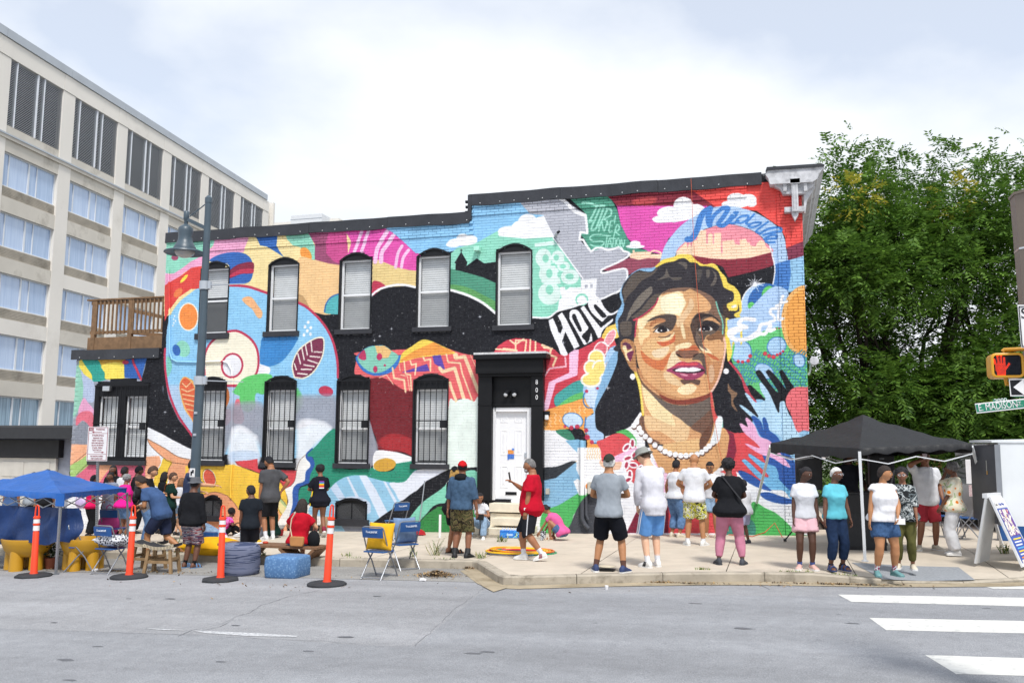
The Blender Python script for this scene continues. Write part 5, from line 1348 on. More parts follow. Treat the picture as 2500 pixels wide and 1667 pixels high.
q=WP(1165,608,19.9);t=thing('flood_light','mint painted box light on the wall above the painted church roofs','lamp',tuple(q));MB().boxc((q.x,19.9,q.z),.14,.16,.11).build('housing',mat('mint_box','a5dccb',rough=.5),t,bevel=.01)
q=WP(1985,882,20.1);t=thing('gooseneck_lamp','white gooseneck lamp with a round shade on the right corner of the rowhouse','lamp',(q.x-.1,20.1,q.z))
MB().tube([tuple(WP(1973,915,20.1)),tuple(WP(1977,908,20.1)),tuple(WP(1979,890,20.1)),tuple(WP(1983,880,20.06))],.022,8).build('arm',M_CORN,t,smooth=1)
MB().loft([[(q.x+.02+r_*math.cos(k*math.tau/16),y_,q.z+r_*math.sin(k*math.tau/16))for k in range(16)]for r_,y_ in((.03,20.1),(.08,20.05),(.095,19.98),(.085,19.97))]).build('shade',M_CORN,t,smooth=1)
mb=MB();pth=[WP(1687,437,19.87),WP(1694,600,19.9),WP(1706,760,19.92),WP(1734,960,19.93),WP(1745,1030,19.94),WP(1757,1100,19.93),WP(1770,1160,19.93),WP(1778,1296,19.9)]
tag(mb.tube([p_ for p_ in pth],.0055,5).build('rope',mat('orange_cord','c25a3c',rough=.7),None),'thin orange rope hanging from the roof across the painted face','rope')
c=GP(1778,1308);pth=[(c.x,19.85,gz(c.x)+.02),(c.x+.5,19.6,gz(c.x)+.02),(c.x+.75,19.5,gz(c.x)+.12),(c.x+.95,19.75,gz(c.x)+.3),(c.x+1.1,19.55,gz(c.x)+.02),(c.x+1.5,19.4,gz(c.x)+.02),(c.x+2.1,19.3,gz(c.x)+.02)]
tag(MB().tube(pth,.011,5).build('extension_cord',mat('orange_cord','e0532c'),None),'orange extension cord looping along the foot of the wall under the black canopy','cord')
# ---- wooden deck on the low wing
M_WOOD=mat('weathered_deck_wood','7a5f45',rough=.85,var=.25,scale=8,bump=.4,bscale=30)
dk=thing('roof_deck','brown wooden roof deck with a balustrade on the low wing','deck',(-17,20.3,4.4))
YD=20.25
def dwp(x,y):return wall_pt(x,y,YD)
a, b=dwp(216,825), dwp(405,816)
MB().box(a[0],YD-.03,4.43,XL-.03,YD+.03,a[1]).build('fascia',M_WOOD,dk)
zt_, zb_=dwp(300,730)[1], dwp(300,817)[1]
MB().box(dwp(219,735)[0]-.03,YD-.07,zt_-.02,XL-.03,YD+.07,zt_+.02).build('handrail',M_WOOD,dk)
MB().box(a[0]+.05,YD-.02,zt_-.13,XL-.03,YD+.02,zt_-.04).build('upper_rail',M_WOOD,dk)
MB().box(a[0]+.05,YD-.02,zb_+.04,XL-.03,YD+.02,zb_+.12).build('bottom_rail',M_WOOD,dk)
for xx in(231,320):x=dwp(xx,780)[0];MB().box(x-.06,YD-.05,4.45,x+.06,YD+.05,zt_-.02).build('post',M_WOOD,dk)
x=a[0]+.25
while x<XL-.06:MB().box(x-.02,YD-.055,zb_+.02,x+.02,YD-.02,zt_-.03).build('baluster',M_WOOD,dk);x+=.135
MB().box(a[0],YD+.03,4.43,XL-.03,23.5,4.6).build('deck_boards',M_WOOD,dk)
mb=MB();mb.bar((a[0]+.3,21.5,zt_-.1),(XL-.2,21.8,zb_+.45),.05,.1);mb.bar((a[0]+.3,21.5,zt_-.75),(XL-.2,21.8,zb_+.05),.05,.1)
mb.build('stair_rail',M_WOOD,dk)
# ---- garage at the far left
gar=thing('garage','low garage with a long black awning and a pale panelled door','garage',(-21,20.5,gz(-21)))
M_GD=mat('garage_door_paint','bdbab3',rough=.6,var=.08,scale=3);M_AWN=mat('black_awning','202124',rough=.7,var=.2,bump=.4)
MB().box(-30,20.6,-1,-18.35,26,wall_pt(182,1038,20.2)[1]).build('wall',mat('grey_painted_wall','8d929f',rough=.8,var=.15,scale=8,bump=.3),gar)
a=wall_pt(182,1037,20.2);MB().prism([(20.6,a[1]),(20.2,a[1]-.06),(20.1,a[1]-.38),(20.6,a[1]-.38)],0,-30,a[0]).build('awning',M_AWN,gar)
a=wall_pt(151,1074,20.5);b=wall_pt(151,1117,20.5);MB().box(-30,20.4,b[1],a[0],20.6,a[1]).build('fascia_band',M_AWN,gar)
gd=MB().box(-30,20.5,-1,a[0]-.15,20.58,b[1]-.02).build('garage_door',M_GD,gar)
x=a[0]-.35;z=b[1]-.12
for r_ in range(4):
 xx=x
 for k in range(6):
  MB().box(xx-.75,20.485,z-.42,xx,20.5,z).build('door_panel',M_GD,gd,bevel=.01);xx-=.9
 z-=.55
# ================================================================ the long concrete hotel at the left
M_HC=mat('beige_precast_concrete','dedad3',rough=.85,var=.04,scale=.35,bump=.25,bscale=12,dirt=('a39c8e',.22,.58,.4))
M_HS=mat('stained_concrete','c9c4ba',rough=.88,var=.10,scale=.5,bump=.3,bscale=14,dirt=('857e72',.5,.52,.6))
M_HCOP=mat('grey_metal_coping','a9b0b8',rough=.45,var=.06,scale=1)
M_MULL=mat('white_mullion','d3d8de',rough=.4,var=.04);M_LOUV=mat('pale_louvre_slat','b9bec4',rough=.5,var=.08);M_VOID=mat('dark_louvre_void','24262b',rough=.9)
M_RIB=mat('ribbed_spandrel','b3aca0',rough=.85,var=.12,scale=1.5,bump=.3,dirt=('7d766b',.8,.52,.6))
def hglass(name,c,lines):  # bluish reflection and curtain fold shading painted into the flat pane colour
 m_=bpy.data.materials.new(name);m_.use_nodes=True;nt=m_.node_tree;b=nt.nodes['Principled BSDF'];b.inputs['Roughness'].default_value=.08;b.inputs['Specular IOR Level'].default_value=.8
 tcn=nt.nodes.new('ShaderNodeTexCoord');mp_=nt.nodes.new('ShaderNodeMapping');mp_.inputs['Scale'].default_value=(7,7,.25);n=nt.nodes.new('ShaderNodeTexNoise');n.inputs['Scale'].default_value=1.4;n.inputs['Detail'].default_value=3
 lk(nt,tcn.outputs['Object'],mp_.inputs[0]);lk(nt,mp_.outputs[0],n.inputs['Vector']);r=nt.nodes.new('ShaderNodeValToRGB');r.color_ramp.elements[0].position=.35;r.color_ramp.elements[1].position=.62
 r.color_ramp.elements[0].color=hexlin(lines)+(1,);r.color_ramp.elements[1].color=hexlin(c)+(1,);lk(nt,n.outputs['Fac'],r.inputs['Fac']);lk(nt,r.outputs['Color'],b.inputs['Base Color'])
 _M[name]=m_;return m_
M_CURTREFL=[hglass('curtain_reflection_glass','abc1df','9bb3d4'),hglass('curtain_reflection_glass_pale','b9cce7','a9bfdf'),hglass('curtain_reflection_glass_dark','8fabc0','5f7d92')]
hd=Vector((-.12066249,.99269359,0));hn=Vector((.99269359,.12066249,0));HP=Vector((-37.33846435,38.57531996,0))
def HF(u,z,d=0):p_=HP+hd*u+hn*d;return Vector((p_.x,p_.y,z))
hotel=thing('hotel','long six-storey beige concrete building with rows of curtained windows and louvres on top','building',tuple(HF(10,0)))
def hbox(mb,u0,u1,z0,z1,d0,d1,mi=0):
 v=[HF(u,z,d)for z in(z0,z1)for u,d in((u0,d0),(u1,d0),(u1,d1),(u0,d1))]
 mb.add(v,[(0,3,2,1),(4,5,6,7),(0,1,5,4),(1,2,6,5),(2,3,7,6),(3,0,4,7)],mi)
P=5.08;U0=-4.05;WW=4.07
mb=MB();hbox(mb,-14,27,-1,22.3,-12,-.5);mb.build('core',M_HC,hotel)
for k in range(-2,6):
 u=U0+P*k
 mb=MB();hbox(mb,u+WW,u+P,-1,21.35,-.5,0);mb.build('column',M_HC,hotel)
 mb=MB();hbox(mb,u+WW+.012,u+P-.012,21.37,22.28,-.5,.03);mb.build('concrete_panel',M_HC,hotel)
 mb=MB();hbox(mb,u,u+WW,21.37,22.28,-.5,.02);mb.build('concrete_panel',M_HC,hotel)
 mb=MB();hbox(mb,u+WW*.0-.5,u+P-.52,22.3,22.75,-.5,.10);mb.build('coping',M_HCOP,hotel)
 if k>3:continue
mb=MB();hbox(mb,-14,27,17.16,17.33,-.1,.09);mb.build('string_course',M_HS,hotel)
mb=MB();hbox(mb,-14,27,17.33,17.42,-.1,.13);mb.build('string_course_cap',M_HCOP,hotel)
mb=MB();hbox(mb,27,27.3,-1,22.4,-12,.15);mb.build('end_wall',M_HC,hotel)
rh=random.Random(4)
for k in range(-1,6):
 u=U0+P*k
 mb=MB();hbox(mb,u,u+WW,17.42,21.37,-.5,-.32);F=mb.build('louvre',M_VOID,hotel)
 mb=MB();z=17.95
 while z<21.3:
  v=[HF(u+a,z+b,c)for a in(.02,WW-.02)for b,c in((0,-.06),(.022,-.06),(.085,-.2),(.063,-.2))];mb.add(v,[(0,1,2,3),(7,6,5,4),(0,4,5,1),(1,5,6,2),(2,6,7,3),(3,7,4,0)]);z+=.092
 mb.build('louvre_slats',M_LOUV,F)['kind']='stuff'
 for a in(.5,WW/2,WW/2+.55):
  mb=MB();w=.10 if abs(a-WW/2)<.01 else .05;hbox(mb,u+a,u+a+w,17.9,21.35,-.2,-.02);mb.build('mullion',M_MULL,F)
 mb=MB();hbox(mb,u+.01,u+WW-.01,17.42,17.9,-.32,-.05);mb.build('sill_panel',M_HS,hotel)
 if k>3:continue
 for r_ in range(6):
  zt=16.53-3.07*r_;zb_=zt-1.75;zp=zb_-.55
  mb=MB();hbox(mb,u,u+WW,zt,(17.16 if r_==0 else zt+.77),-.5,-.02);mb.build('lintel_panel',M_HS if(k+r_)%2==0 or r_<2 else M_HC,hotel)
  mb=MB();hbox(mb,u,u+WW,zp,zb_,-.5,-.12);Pn=mb.build('spandrel',M_RIB,hotel)
  mb=MB();z=zp+.03
  while z<zb_-.03:hbox(mb,u+.02,u+WW-.02,z,z+.035,-.13,-.09);z+=.075
  mb.build('ribs',M_RIB,Pn)['kind']='stuff'
  mb=MB()
  for a, w in((0,.07),(.55,.06),(WW*.5-.05,.11),(WW*.5+.6,.05),(WW-.07,.07)):hbox(mb,u+a,u+a+w,zb_,zt,-.26,-.17)
  hbox(mb,u,u+WW,zt-.07,zt,-.26,-.165);hbox(mb,u,u+WW,zb_,zb_+.06,-.26,-.165)
  F=mb.build('window',M_MULL,hotel)
  for a, b in((.07,.55),(.61,WW*.5-.05),(WW*.5+.06,WW*.5+.6),(WW*.5+.65,WW-.07)):
   mb=MB();mb.add([HF(u+a,zb_+.06,-.22),HF(u+b,zb_+.06,-.22),HF(u+b,zt-.07,-.22),HF(u+a,zt-.07,-.22)],[(0,1,2,3)]);mb.build('pane',M_CURTREFL[2]if r_>=4 else M_CURTREFL[rh.randrange(2)],F)
# roof plant and further wing
mb=MB();p0=HF(27,0);
far=thing('far_wing','pale further wing with a white rooftop box just past the hotel roofline','building',(-33,85,0))
def dwpt(x,y,Y):return wall_pt(x,y,Y)
a=dwpt(650,545,95);b=dwpt(790,560,95);MB().box(a[0]-6,95,0,b[0]+2,110,a[1]).build('wall',M_HC,far)
a=dwpt(710,527,93);b=dwpt(785,560,93);bx=MB().box(a[0],93,b[1]-3,b[0],99,a[1]).build('rooftop_box',mat('white_metal_box','cfd2d6',rough=.5,var=.05),far)
z=b[1]
while z<a[1]-.1:MB().box(a[0]-.02,92.97,z,b[0]+.02,93,z+.06).build('seam',M_HCOP,bx);z+=.7
# ================================================================ trees
M_BARK=mat('dark_bark','37302a',rough=.95,var=.3,scale=14,bump=.6)
def leaf_mat(name,c,c2,sss=.0):
 m_=bpy.data.materials.new(name);m_.use_nodes=True;nt=m_.node_tree;b=nt.nodes['Principled BSDF'];b.inputs['Roughness'].default_value=.55;b.inputs['Specular IOR Level'].default_value=.25
 g=nt.nodes.new('ShaderNodeNewGeometry');n=nt.nodes.new('ShaderNodeTexNoise');n.inputs['Scale'].default_value=.9;n.inputs['Detail'].default_value=5;lk(nt,g.outputs['Position'],n.inputs['Vector'])
 wn_=nt.nodes.new('ShaderNodeMix');wn_.data_type='FLOAT';wn_.inputs[0].default_value=.35
 r=nt.nodes.new('ShaderNodeValToRGB');r.color_ramp.elements[0].position=.3;r.color_ramp.elements[1].position=.7;r.color_ramp.elements[0].color=hexlin(c)+(1,);r.color_ramp.elements[1].color=hexlin(c2)+(1,)
 lk(nt,n.outputs['Fac'],wn_.inputs[2]);lk(nt,g.outputs['Random Per Island'],wn_.inputs[3]);lk(nt,wn_.outputs[0],r.inputs['Fac'])
 lk(nt,r.outputs['Color'],b.inputs['Base Color'])
 t=nt.nodes.new('ShaderNodeBsdfTranslucent');mx=nt.nodes.new('ShaderNodeMixShader');mx.inputs[0].default_value=.30
 lk(nt,r.outputs['Color'],t.inputs['Color']);lk(nt,b.outputs[0],mx.inputs[1]);lk(nt,t.outputs[0],mx.inputs[2]);lk(nt,mx.outputs[0],nt.nodes['Material Output'].inputs['Surface'])
 _M[name]=m_;return m_
M_LEAF=leaf_mat('tree_leaf','36581f','6d9138');M_LEAFY=leaf_mat('yellowing_leaf','8f9a35','c3b445');M_LEAFB=leaf_mat('bright_leaf','4f7d2c','86ab48')
def leaves(name,centres,parent,mats,seed,L=.13,sprays=9,perspray=12,yellow=()):
 """centres: (x,y,z,r). Drooping sprays of narrow leaflets spread on and in clumps."""
 rs=np.random.RandomState(seed);V=[];MI=[]
 for(cx,cy,cz,r)in centres:
  n=int(sprays*(r**2)*2.2)
  d=rs.normal(size=(n,3));d/=np.linalg.norm(d,axis=1)[:,None];rr=r*(rs.uniform(.3,1.05,n)**.4)
  p_=np.array([cx,cy,cz])+d*rr[:,None]*[1,1,.85]
  ax=d*.8+rs.normal(size=(n,3))*.5+[0,0,.12];ax/=np.linalg.norm(ax,axis=1)[:,None]
  side=np.cross(ax,[0,0,1.]);side/=(np.linalg.norm(side,axis=1)[:,None]+1e-6);up=np.cross(side,ax)
  isy=np.array([any((q[0]-cx)**2+(q[1]-cy)**2+(q[2]-cz)**2<q[3]**2 for q in yellow)]*n)if yellow else np.zeros(n,bool)
  for k in range(perspray):
   t=k/perspray;s_=1 if k%2 else-1
   base=p_+ax*(t*.5)[...,None]if False else p_+ax*(t*.55)-np.array([0,0,1.])*(t*t*.16)
   ld=ax*.55+side*s_*.85-np.array([0,0,.25])+rs.normal(size=(n,3))*.18;ld/=np.linalg.norm(ld,axis=1)[:,None]
   w=np.cross(ld,up+rs.normal(size=(n,3))*.35);w/=(np.linalg.norm(w,axis=1)[:,None]+1e-6)
   l=L*rs.uniform(.75,1.25,n)[:,None];w=w*l*.17
   q=np.stack([base,base+ld*l*.45+w,base+ld*l,base+ld*l*.45-w],1);V.append(q);MI.append(isy)
 V=np.concatenate(V).astype(np.float32);MI=np.concatenate(MI).astype(np.int32);n=len(V);o3=np.array(root_of(parent).location,np.float32)
 me=bpy.data.meshes.new(name);me.vertices.add(n*4);me.vertices.foreach_set('co',(V.reshape(-1,3)-o3).ravel());me.loops.add(n*4);me.loops.foreach_set('vertex_index',np.arange(n*4,dtype=np.int32))
 me.polygons.add(n);me.polygons.foreach_set('loop_start',np.arange(0,n*4,4,dtype=np.int32));me.polygons.foreach_set('loop_total',np.full(n,4,np.int32))
 for q in mats:me.materials.append(q)
 me.polygons.foreach_set('material_index',MI);me.update(calc_edges=True);me.validate()
 o=bpy.data.objects.new(name,me);COL.objects.link(o);o.parent=parent;o['kind']='stuff';return o, n
def limbs(base,tops,parent,r0,seed):
 r=random.Random(seed)
 mb=MB();base=Vector(base);fork=base+Vector((0,0,r.uniform(1.4,1.9)))
 mb.tube([base-Vector((0,0,.1)),base+Vector((.03,0,.6)),fork],[r0*1.35,r0,r0*.85],10);mb.build('trunk',M_BARK,parent,smooth=1)
 mb=MB()
 for t in tops:
  t=Vector(t);a=fork+Vector((r.uniform(-.1,.1),r.uniform(-.1,.1),r.uniform(-.5,.1)));pth=[a]
  for k in range(1,6):
   s_=k/5;pth.append(a.lerp(t,s_)+Vector((r.uniform(-.15,.15),r.uniform(-.15,.15),.35*math.sin(s_*3.1))))
  mb.tube(pth,[r0*.5*(1-.8*k/5)for k in range(6)],6)
  for q in range(3):
   b=pth[2+q];e=b+Vector((r.uniform(-1,1),r.uniform(-1,1),r.uniform(.2,1))).normalized()*r.uniform(.9,1.6);mb.tube([b,b.lerp(e,.5)+Vector((0,0,.1)),e],[r0*.16,r0*.1,r0*.04],5)
 mb.build('limb',M_BARK,parent,smooth=1)
NL=0
def tree(label,bx,by,cx,cz,rx,ry,rz,nclump,seed,yellow=(),dens=36,r0=.2,mats=None,L=.175,topspikes=4,group='leafy trees right of the rowhouse'):
 global NL
 r=random.Random(seed);base=(bx,by,gz(bx));T=thing('leafy_tree',label,'tree',base,group=group)
 C=[];tops=[]
 for i in range(nclump):
  while True:
   d=Vector((r.gauss(0,1),r.gauss(0,1),r.gauss(0,1))).normalized();q=r.uniform(.35,1)**.6
   x, y, z=cx+math.copysign(abs(d.x)**.8,d.x)*q*rx, by+d.y*q*ry, cz+math.copysign(abs(d.z)**.72,d.z)*q*rz*.93
   if y<by+ry*.75:break
  C.append((x,y,z,r.uniform(.6,1.25)))
  if i%4==0:tops.append((x,y,z))
 for i in range(topspikes):
  x=cx+r.uniform(-.9,.9)*rx;zt_=cz+rz*math.sqrt(max(.05,1-((x-cx)/rx)**2));h=r.uniform(.3,1.1)
  for k in range(3):C.append((x+r.uniform(-.15,.15)+.12*k,by+r.uniform(-1,1),zt_+h*k/2.4,.42-.1*k))
 limbs(base,tops[:14],T,r0,seed)
 o, n=leaves('crown',C,T,mats or[M_LEAF,M_LEAFY],seed,L,dens,yellow=yellow);NL+=n
 return T
def tp(x,y,Y):a=wall_pt(x,y,Y);return a
c=tp(2010,700,31);
tree('dark green leafy tree with yellow patches right behind the rowhouse corner',tp(2080,1,31)[0],31,tp(2020,1,31)[0],tp(2030,800,31)[1],3.4,3.0,5.6,92,5,yellow=[(*tp(2070,480,31)[:1],31-2.5,tp(2070,480,31)[1],1.0),(tp(1995,480,29)[0],29,tp(1995,480,29)[1],.9)])
tree('broad dark green tree with yellowing top in the middle of the row',tp(2190,1,32)[0],32,tp(2230,1,32)[0],tp(2230,780,32)[1],3.9,3.2,5.9,114,6,yellow=[(tp(2330,440,29.5)[0],29.5,tp(2330,440,29.5)[1],1.2),(tp(2230,500,29.5)[0],29.5,tp(2230,470,29.5)[1],1.0)],r0=.3)
tree('tall dark green tree behind the brown signal pole',tp(2420,1,33)[0],33,tp(2470,1,33)[0],tp(2440,790,33)[1],4.2,3.2,5.6,108,8,r0=.25)
# lower, brighter growth seen under the crowns
def shrubs(label,x0,x1,y0,y1,Y,n,seed,group='green bushes behind the black canopy'):
 global NL
 r=random.Random(seed);a, b=tp(x0,y1,Y), tp(x1,y0,Y);T=thing('bush',label,'bush',((a[0]+b[0])/2,Y,gz(a[0])),group=group)
 C=[(r.uniform(a[0],b[0]),Y+r.uniform(-.6,2),r.uniform(gz(a[0])+.3,b[1]),r.uniform(.6,1.0))for i in range(n)]
 MB().tube([(T.location.x,Y+.5,gz(a[0])),(T.location.x+.1,Y+.6,b[1]-.8)],[.09,.03],6).build('stem',M_BARK,T)
 o, k=leaves('foliage',C,T,[M_LEAFB,M_LEAF],seed,.16,16,8);NL+=k
shrubs('bright green bush between the loudspeakers',1990,2120,1080,1300,37,22,31)
shrubs('bright green bush behind the man drinking',2180,2330,1070,1300,36,26,32)
shrubs('dark green hedge behind the grey tailgate of the car',2300,2460,1040,1290,39,28,33)
shrubs('green bush to the left of the white trailer roof',2420,2560,900,1200,41,22,34)
print('leaf faces',NL)
# far brick terrace seen through the leaves
bt=thing('brick_terrace','red brick houses glimpsed far behind the trees at the right','building',(10,62,0))
MB().box(6,75,-1,30,80,3.4).build('wall',M_PLAINBRICK,bt)
for k in range(12):
 for z in(1,4):MB().box(7+k*1.8,74.95,z*.45,7.8+k*1.8,75,z*.45+.9).build('window',M_VOID,bt)
# far side of the cross street: ground beyond the pavement
sheet('grass_verge',[(1.2,30),(60,30),(60,80),(1.2,80)],mat('grass_verge','4b5a30',rough=1,var=.3,scale=3),.0)
sheet('side_street',[(1.2,22.6),(60,22.6),(60,30),(1.2,30)],M_ASPH2,.004)
# ================================================================ street lamp
M_LAMP=mat('slate_blue_paint','43525d',rough=.4,var=.1,scale=4,bump=.08,dirt=('8f979c',18,.66,.5))
lb_=GP(474,1335);YLP=lb_.y
def LP(x,y,d=0):a=wall_pt(x,y,YLP);return Vector((a[0],YLP+d,a[1]))
lamp=thing('street_lamp','slate blue street lamp post with a hanging bell lamp in front of the mural','street lamp',tuple(lb_))
top=LP(509,484);bot=LP(474,1335)
MB().tube([bot,LP(477,1140),LP(494,820),LP(509,492)],[.11,.105,.085,.068],16).build('pole',M_LAMP,lamp,smooth=1)
MB().tube([LP(509,496),LP(509.4,484),LP(509.5,478)],[.078,.078,.03],14).build('pole_cap',M_LAMP,lamp,smooth=1)
am=MB();am.bar(LP(458,536),LP(505,558),.05,.075);am.build('arm',M_LAMP,lamp)
MB().bar(LP(463,529),LP(505,496),.018,.018).build('brace',M_LAMP,lamp)
L0=LP(452,590);
def lamp_z(y):return wall_pt(452,y,YLP)[1]
def lathe(prof,c,n=20):return[[(c[0]+r_*math.cos(k*math.tau/n),c[1]+r_*math.sin(k*math.tau/n),z)for k in range(n)]for z,r_ in prof]
px1=1/(F_PX/(YLP*1.02))
MB().loft(lathe([(lamp_z(516),.045),(lamp_z(518),.06),(lamp_z(536),.06),(lamp_z(538),.045),(lamp_z(552),.04)],L0)).build('stem',M_LAMP,lamp,smooth=1)
MB().loft(lathe([(lamp_z(548),.05),(lamp_z(554),.12),(lamp_z(558),.155),(lamp_z(566),.16),(lamp_z(576),.145),(lamp_z(586),.15),(lamp_z(592),.17),(lamp_z(598),.20),(lamp_z(605),.235),(lamp_z(610),.24)],L0)).build('housing',M_LAMP,lamp,smooth=1)
MB().loft(lathe([(lamp_z(608),.235),(lamp_z(609),.25),(lamp_z(615),.42),(lamp_z(618),.43),(lamp_z(619.5),.41),(lamp_z(612),.24)],L0,28)).build('lamp_shade',M_LAMP,lamp,smooth=1)
MB().ball((L0.x,L0.y,lamp_z(614)),.215,.215,.14,20,10).build('globe',mat('grey_lens','b7b4b0',rough=.15,var=.1),lamp,smooth=2)
for y_, x1, y1 in((697,598,693),(929,594,932)):
 a=LP(499 if y_<800 else 487,y_);
 bk=MB();bk.tube([a-Vector((0,0,.09)),a+Vector((0,0,.09))],.107 if y_<800 else .118,14);B=bk.build('banner_clamp',M_HCOP,lamp,smooth=1)
 e=WP(x1,y1,YLP);MB().bar(a+Vector((.1,-.02,0)),e,.018,.018).build('banner_rod',M_HCOP,B);MB().boxc((a.x+.15,a.y-.02,a.z),.07,.06,.16).build('bracket',M_HCOP,B)
for y_ in(1008,1061):a=LP(487-(y_-929)*.05,y_);MB().boxc((a.x+.02,a.y-.10,a.z),.06,.03,.05).build('tag_plate',M_HCOP,lamp)
a=LP(478,1153);MB().box(a.x-.06,a.y-.125,a.z-.09,a.x+.06,a.y-.112,a.z+.09).build('sticker',[mat('sticker_white','e2e2e2')],lamp)
MB().box(a.x-.035,a.y-.128,a.z-.06,a.x-.0,a.y-.125,a.z+.03).box(a.x-.0,a.y-.128,a.z-.01,a.x+.04,a.y-.125,a.z+.06).build('sticker_print',M_BLACK,lamp)
# ================================================================ parking sign
M_GALV=mat('galvanised_steel','8d9296',rough=.5,metal=.6,var=.1);M_SW=mat('sign_white','e4e3e4',rough=.4,var=.03);M_SR=mat('sign_maroon','8c2034',rough=.5,var=.05)
sb_=GP(236,1318);YS=sb_.y
def SP(x,y,d=0):a=wall_pt(x,y,YS);return Vector((a[0],YS+d,a[1]))
sg=thing('parking_sign','white and maroon no parking sign on a perforated steel post','sign',tuple(sb_))
MB().bar(SP(236,1318),SP(240,1040),.055,.04).build('post',M_GALV,sg)
ph=MB()
for k in range(58):
 q=SP(236,1318).lerp(SP(240,1040),k/58+.01);ph.box(q.x-.008,q.y-.0285,q.z-.008,q.x+.008,q.y-.026,q.z+.008)
ph.build('post_holes',M_VOID,sg)['kind']='stuff'
a, b=SP(219,1041), SP(266,1126);A_, B_=SP(219.5,1126), SP(268,1041)
sx0, sx1, sz0, sz1=a.x, SP(267,1080).x, SP(240,1125).z, SP(240,1041.5).z;ys=YS-.04
S=MB().box(sx0,ys-.004,sz0,sx1,ys,sz1).build('sign_plate',M_SW,sg,bevel=.001)
wS, hS=sx1-sx0, sz1-sz0;yy=ys-.0055
def srect(u0,v0,u1,v1,m_=M_SR,d=0):return MB().box(sx0+wS*u0,yy-d,sz1-hS*v1,sx0+wS*u1,ys-.0035,sz1-hS*v0).build('sign_band',m_,S)
t_=.012
for q in((.03,.015,.97,.03),(.03,.97,.97,.985),(.03,.015,.055,.985),(.945,.015,.97,.985),(.055,.19,.945,.20),(.055,.795,.945,.805)):srect(*q)
srect(.06,.035,.27,.125);
def stext(b,u,v,s_,m_=M_SR,sx=1,al='CENTER'):
 o_=sg.location;return text(b,s_,m_,S,loc=(sx0+wS*u-o_.x,yy-.001-o_.y,sz1-hS*v-o_.z),name='sign_lettering',sx=sx,align=al)
stext('NO',.165,.08,hS*.085,M_SW,.85);stext('PARKING',.61,.08,hS*.08,sx=.92)
stext('PARKING',.5,.255,hS*.085,sx=1.15)
for tx, v in(('RESERVED FOR',.335),('PERMIT HOLDERS',.405),('DISPLAYING AREA # 38',.475),('DECALS OR PERMITS',.545)):stext(tx,.5,v,hS*.06,sx=.85 if len(tx)<15 else(.68 if len(tx)>18 else .74))
stext('7AM-7PM',.5,.625,hS*.095,sx=.95);stext('MON THRU SAT',.5,.69,hS*.045,sx=.95)
stext('NO PARKING DURING',.5,.86,hS*.06,sx=.74);stext('STREET CLEANING HOURS',.5,.93,hS*.055,sx=.62)
for u0, u1, v, s_ in((.25,.68,.155,-1),(.35,.78,.745,1)):
 srect(u0,v-.007,u1,v+.007);t=u1 if s_>0 else u0;x=sx0+wS*t;z=sz1-hS*v
 MB().prism([(x+s_*.035,z),(x-s_*.03,z+.022),(x-s_*.03,z-.022)],1,yy-.001,ys-.0035).build('arrow',M_SR,S)
# ================================================================ signal pole with pedestrian signal, one-way and street-name signs
M_BROWN=mat('brown_signal_pole_paint','776b60',rough=.5,var=.06,scale=3);M_YEL=mat('signal_yellow','d59a26',rough=.4,var=.06);M_GREEN=mat('sign_green','1f7f63',rough=.4,var=.04)
YP=7.6
def QP(x,y,Y=YP):a=wall_pt(x,y,Y);return Vector((a[0],Y,a[1]))
pbx=QP(2560,1000).x
sp_=thing('signal_pole','thick brown traffic signal pole at the right edge of the photo','pole',(pbx,YP,gz(pbx)))
pt=[];
edge_top, edge_bot=QP(2471,482), QP(2500,860)
R_=.20
cx_t, cx_b=edge_top.x+R_*.93, edge_bot.x+R_*1.02
def oct_(cx,cy,z,r):return[(cx+r*math.cos(k*math.tau/8+math.pi/8),cy+r*math.sin(k*math.tau/8+math.pi/8),z)for k in range(8)]
dzb=gz(pbx);kx=(cx_b-cx_t)/(edge_bot.z-edge_top.z);bxp=cx_b+kx*(dzb-edge_bot.z)
MB().loft([oct_(bxp,YP,dzb,R_*1.15),oct_(cx_t,YP,edge_top.z,R_)]).build('shaft',M_BROWN,sp_)
MB().loft([oct_(cx_t,YP,edge_top.z,R_*1.05),oct_(cx_t,YP,edge_top.z+.02,R_*1.05),oct_(cx_t,YP,edge_top.z+.05,R_*.3)]).build('pole_cap',M_BROWN,sp_)
MB().boxc((cx_t+.05,YP-R_-.02,QP(2490,530).z),.16,.06,.18).build('cover_box',M_BROWN,sp_,bevel=.01)
for y_ in(612,722):
 z=QP(2480,y_).z;cx=cx_t+(z-edge_top.z)*kx;MB().loft([oct_(cx,YP,z-.007,R_*1.03),oct_(cx,YP,z+.007,R_*1.03)]).build('steel_band',M_CHROME,sp_)
q0, q1=QP(2484,744,YP-.25), QP(2530,850,YP-.25)
ss=thing('speed_sign','edge of a white sign with black letter S strapped to the brown pole','sign',tuple(q0))
MB().add([QP(2484,744,YP-.25),QP(2600,744,YP-.25),QP(2620,870,YP-.25),QP(2493,848,YP-.25),QP(2484,744,YP-.245),QP(2600,744,YP-.245),QP(2620,870,YP-.245),QP(2493,848,YP-.245)],[(0,1,2,3),(7,6,5,4),(0,4,5,1),(3,2,6,7),(0,3,7,4),(1,5,6,2)]).build('plate',M_SW,ss)
mb=MB();mb.tube([QP(2488,748,YP-.255),QP(2600,748,YP-.255),QP(2615,865,YP-.255),QP(2496,845,YP-.255)],.004,4,closed=True);mb.build('border',M_BLACK,ss)
qq=QP(2501,766,YP-.252);text('S',.11,M_BLACK,ss,loc=tuple(qq-q0),name='sign_lettering')
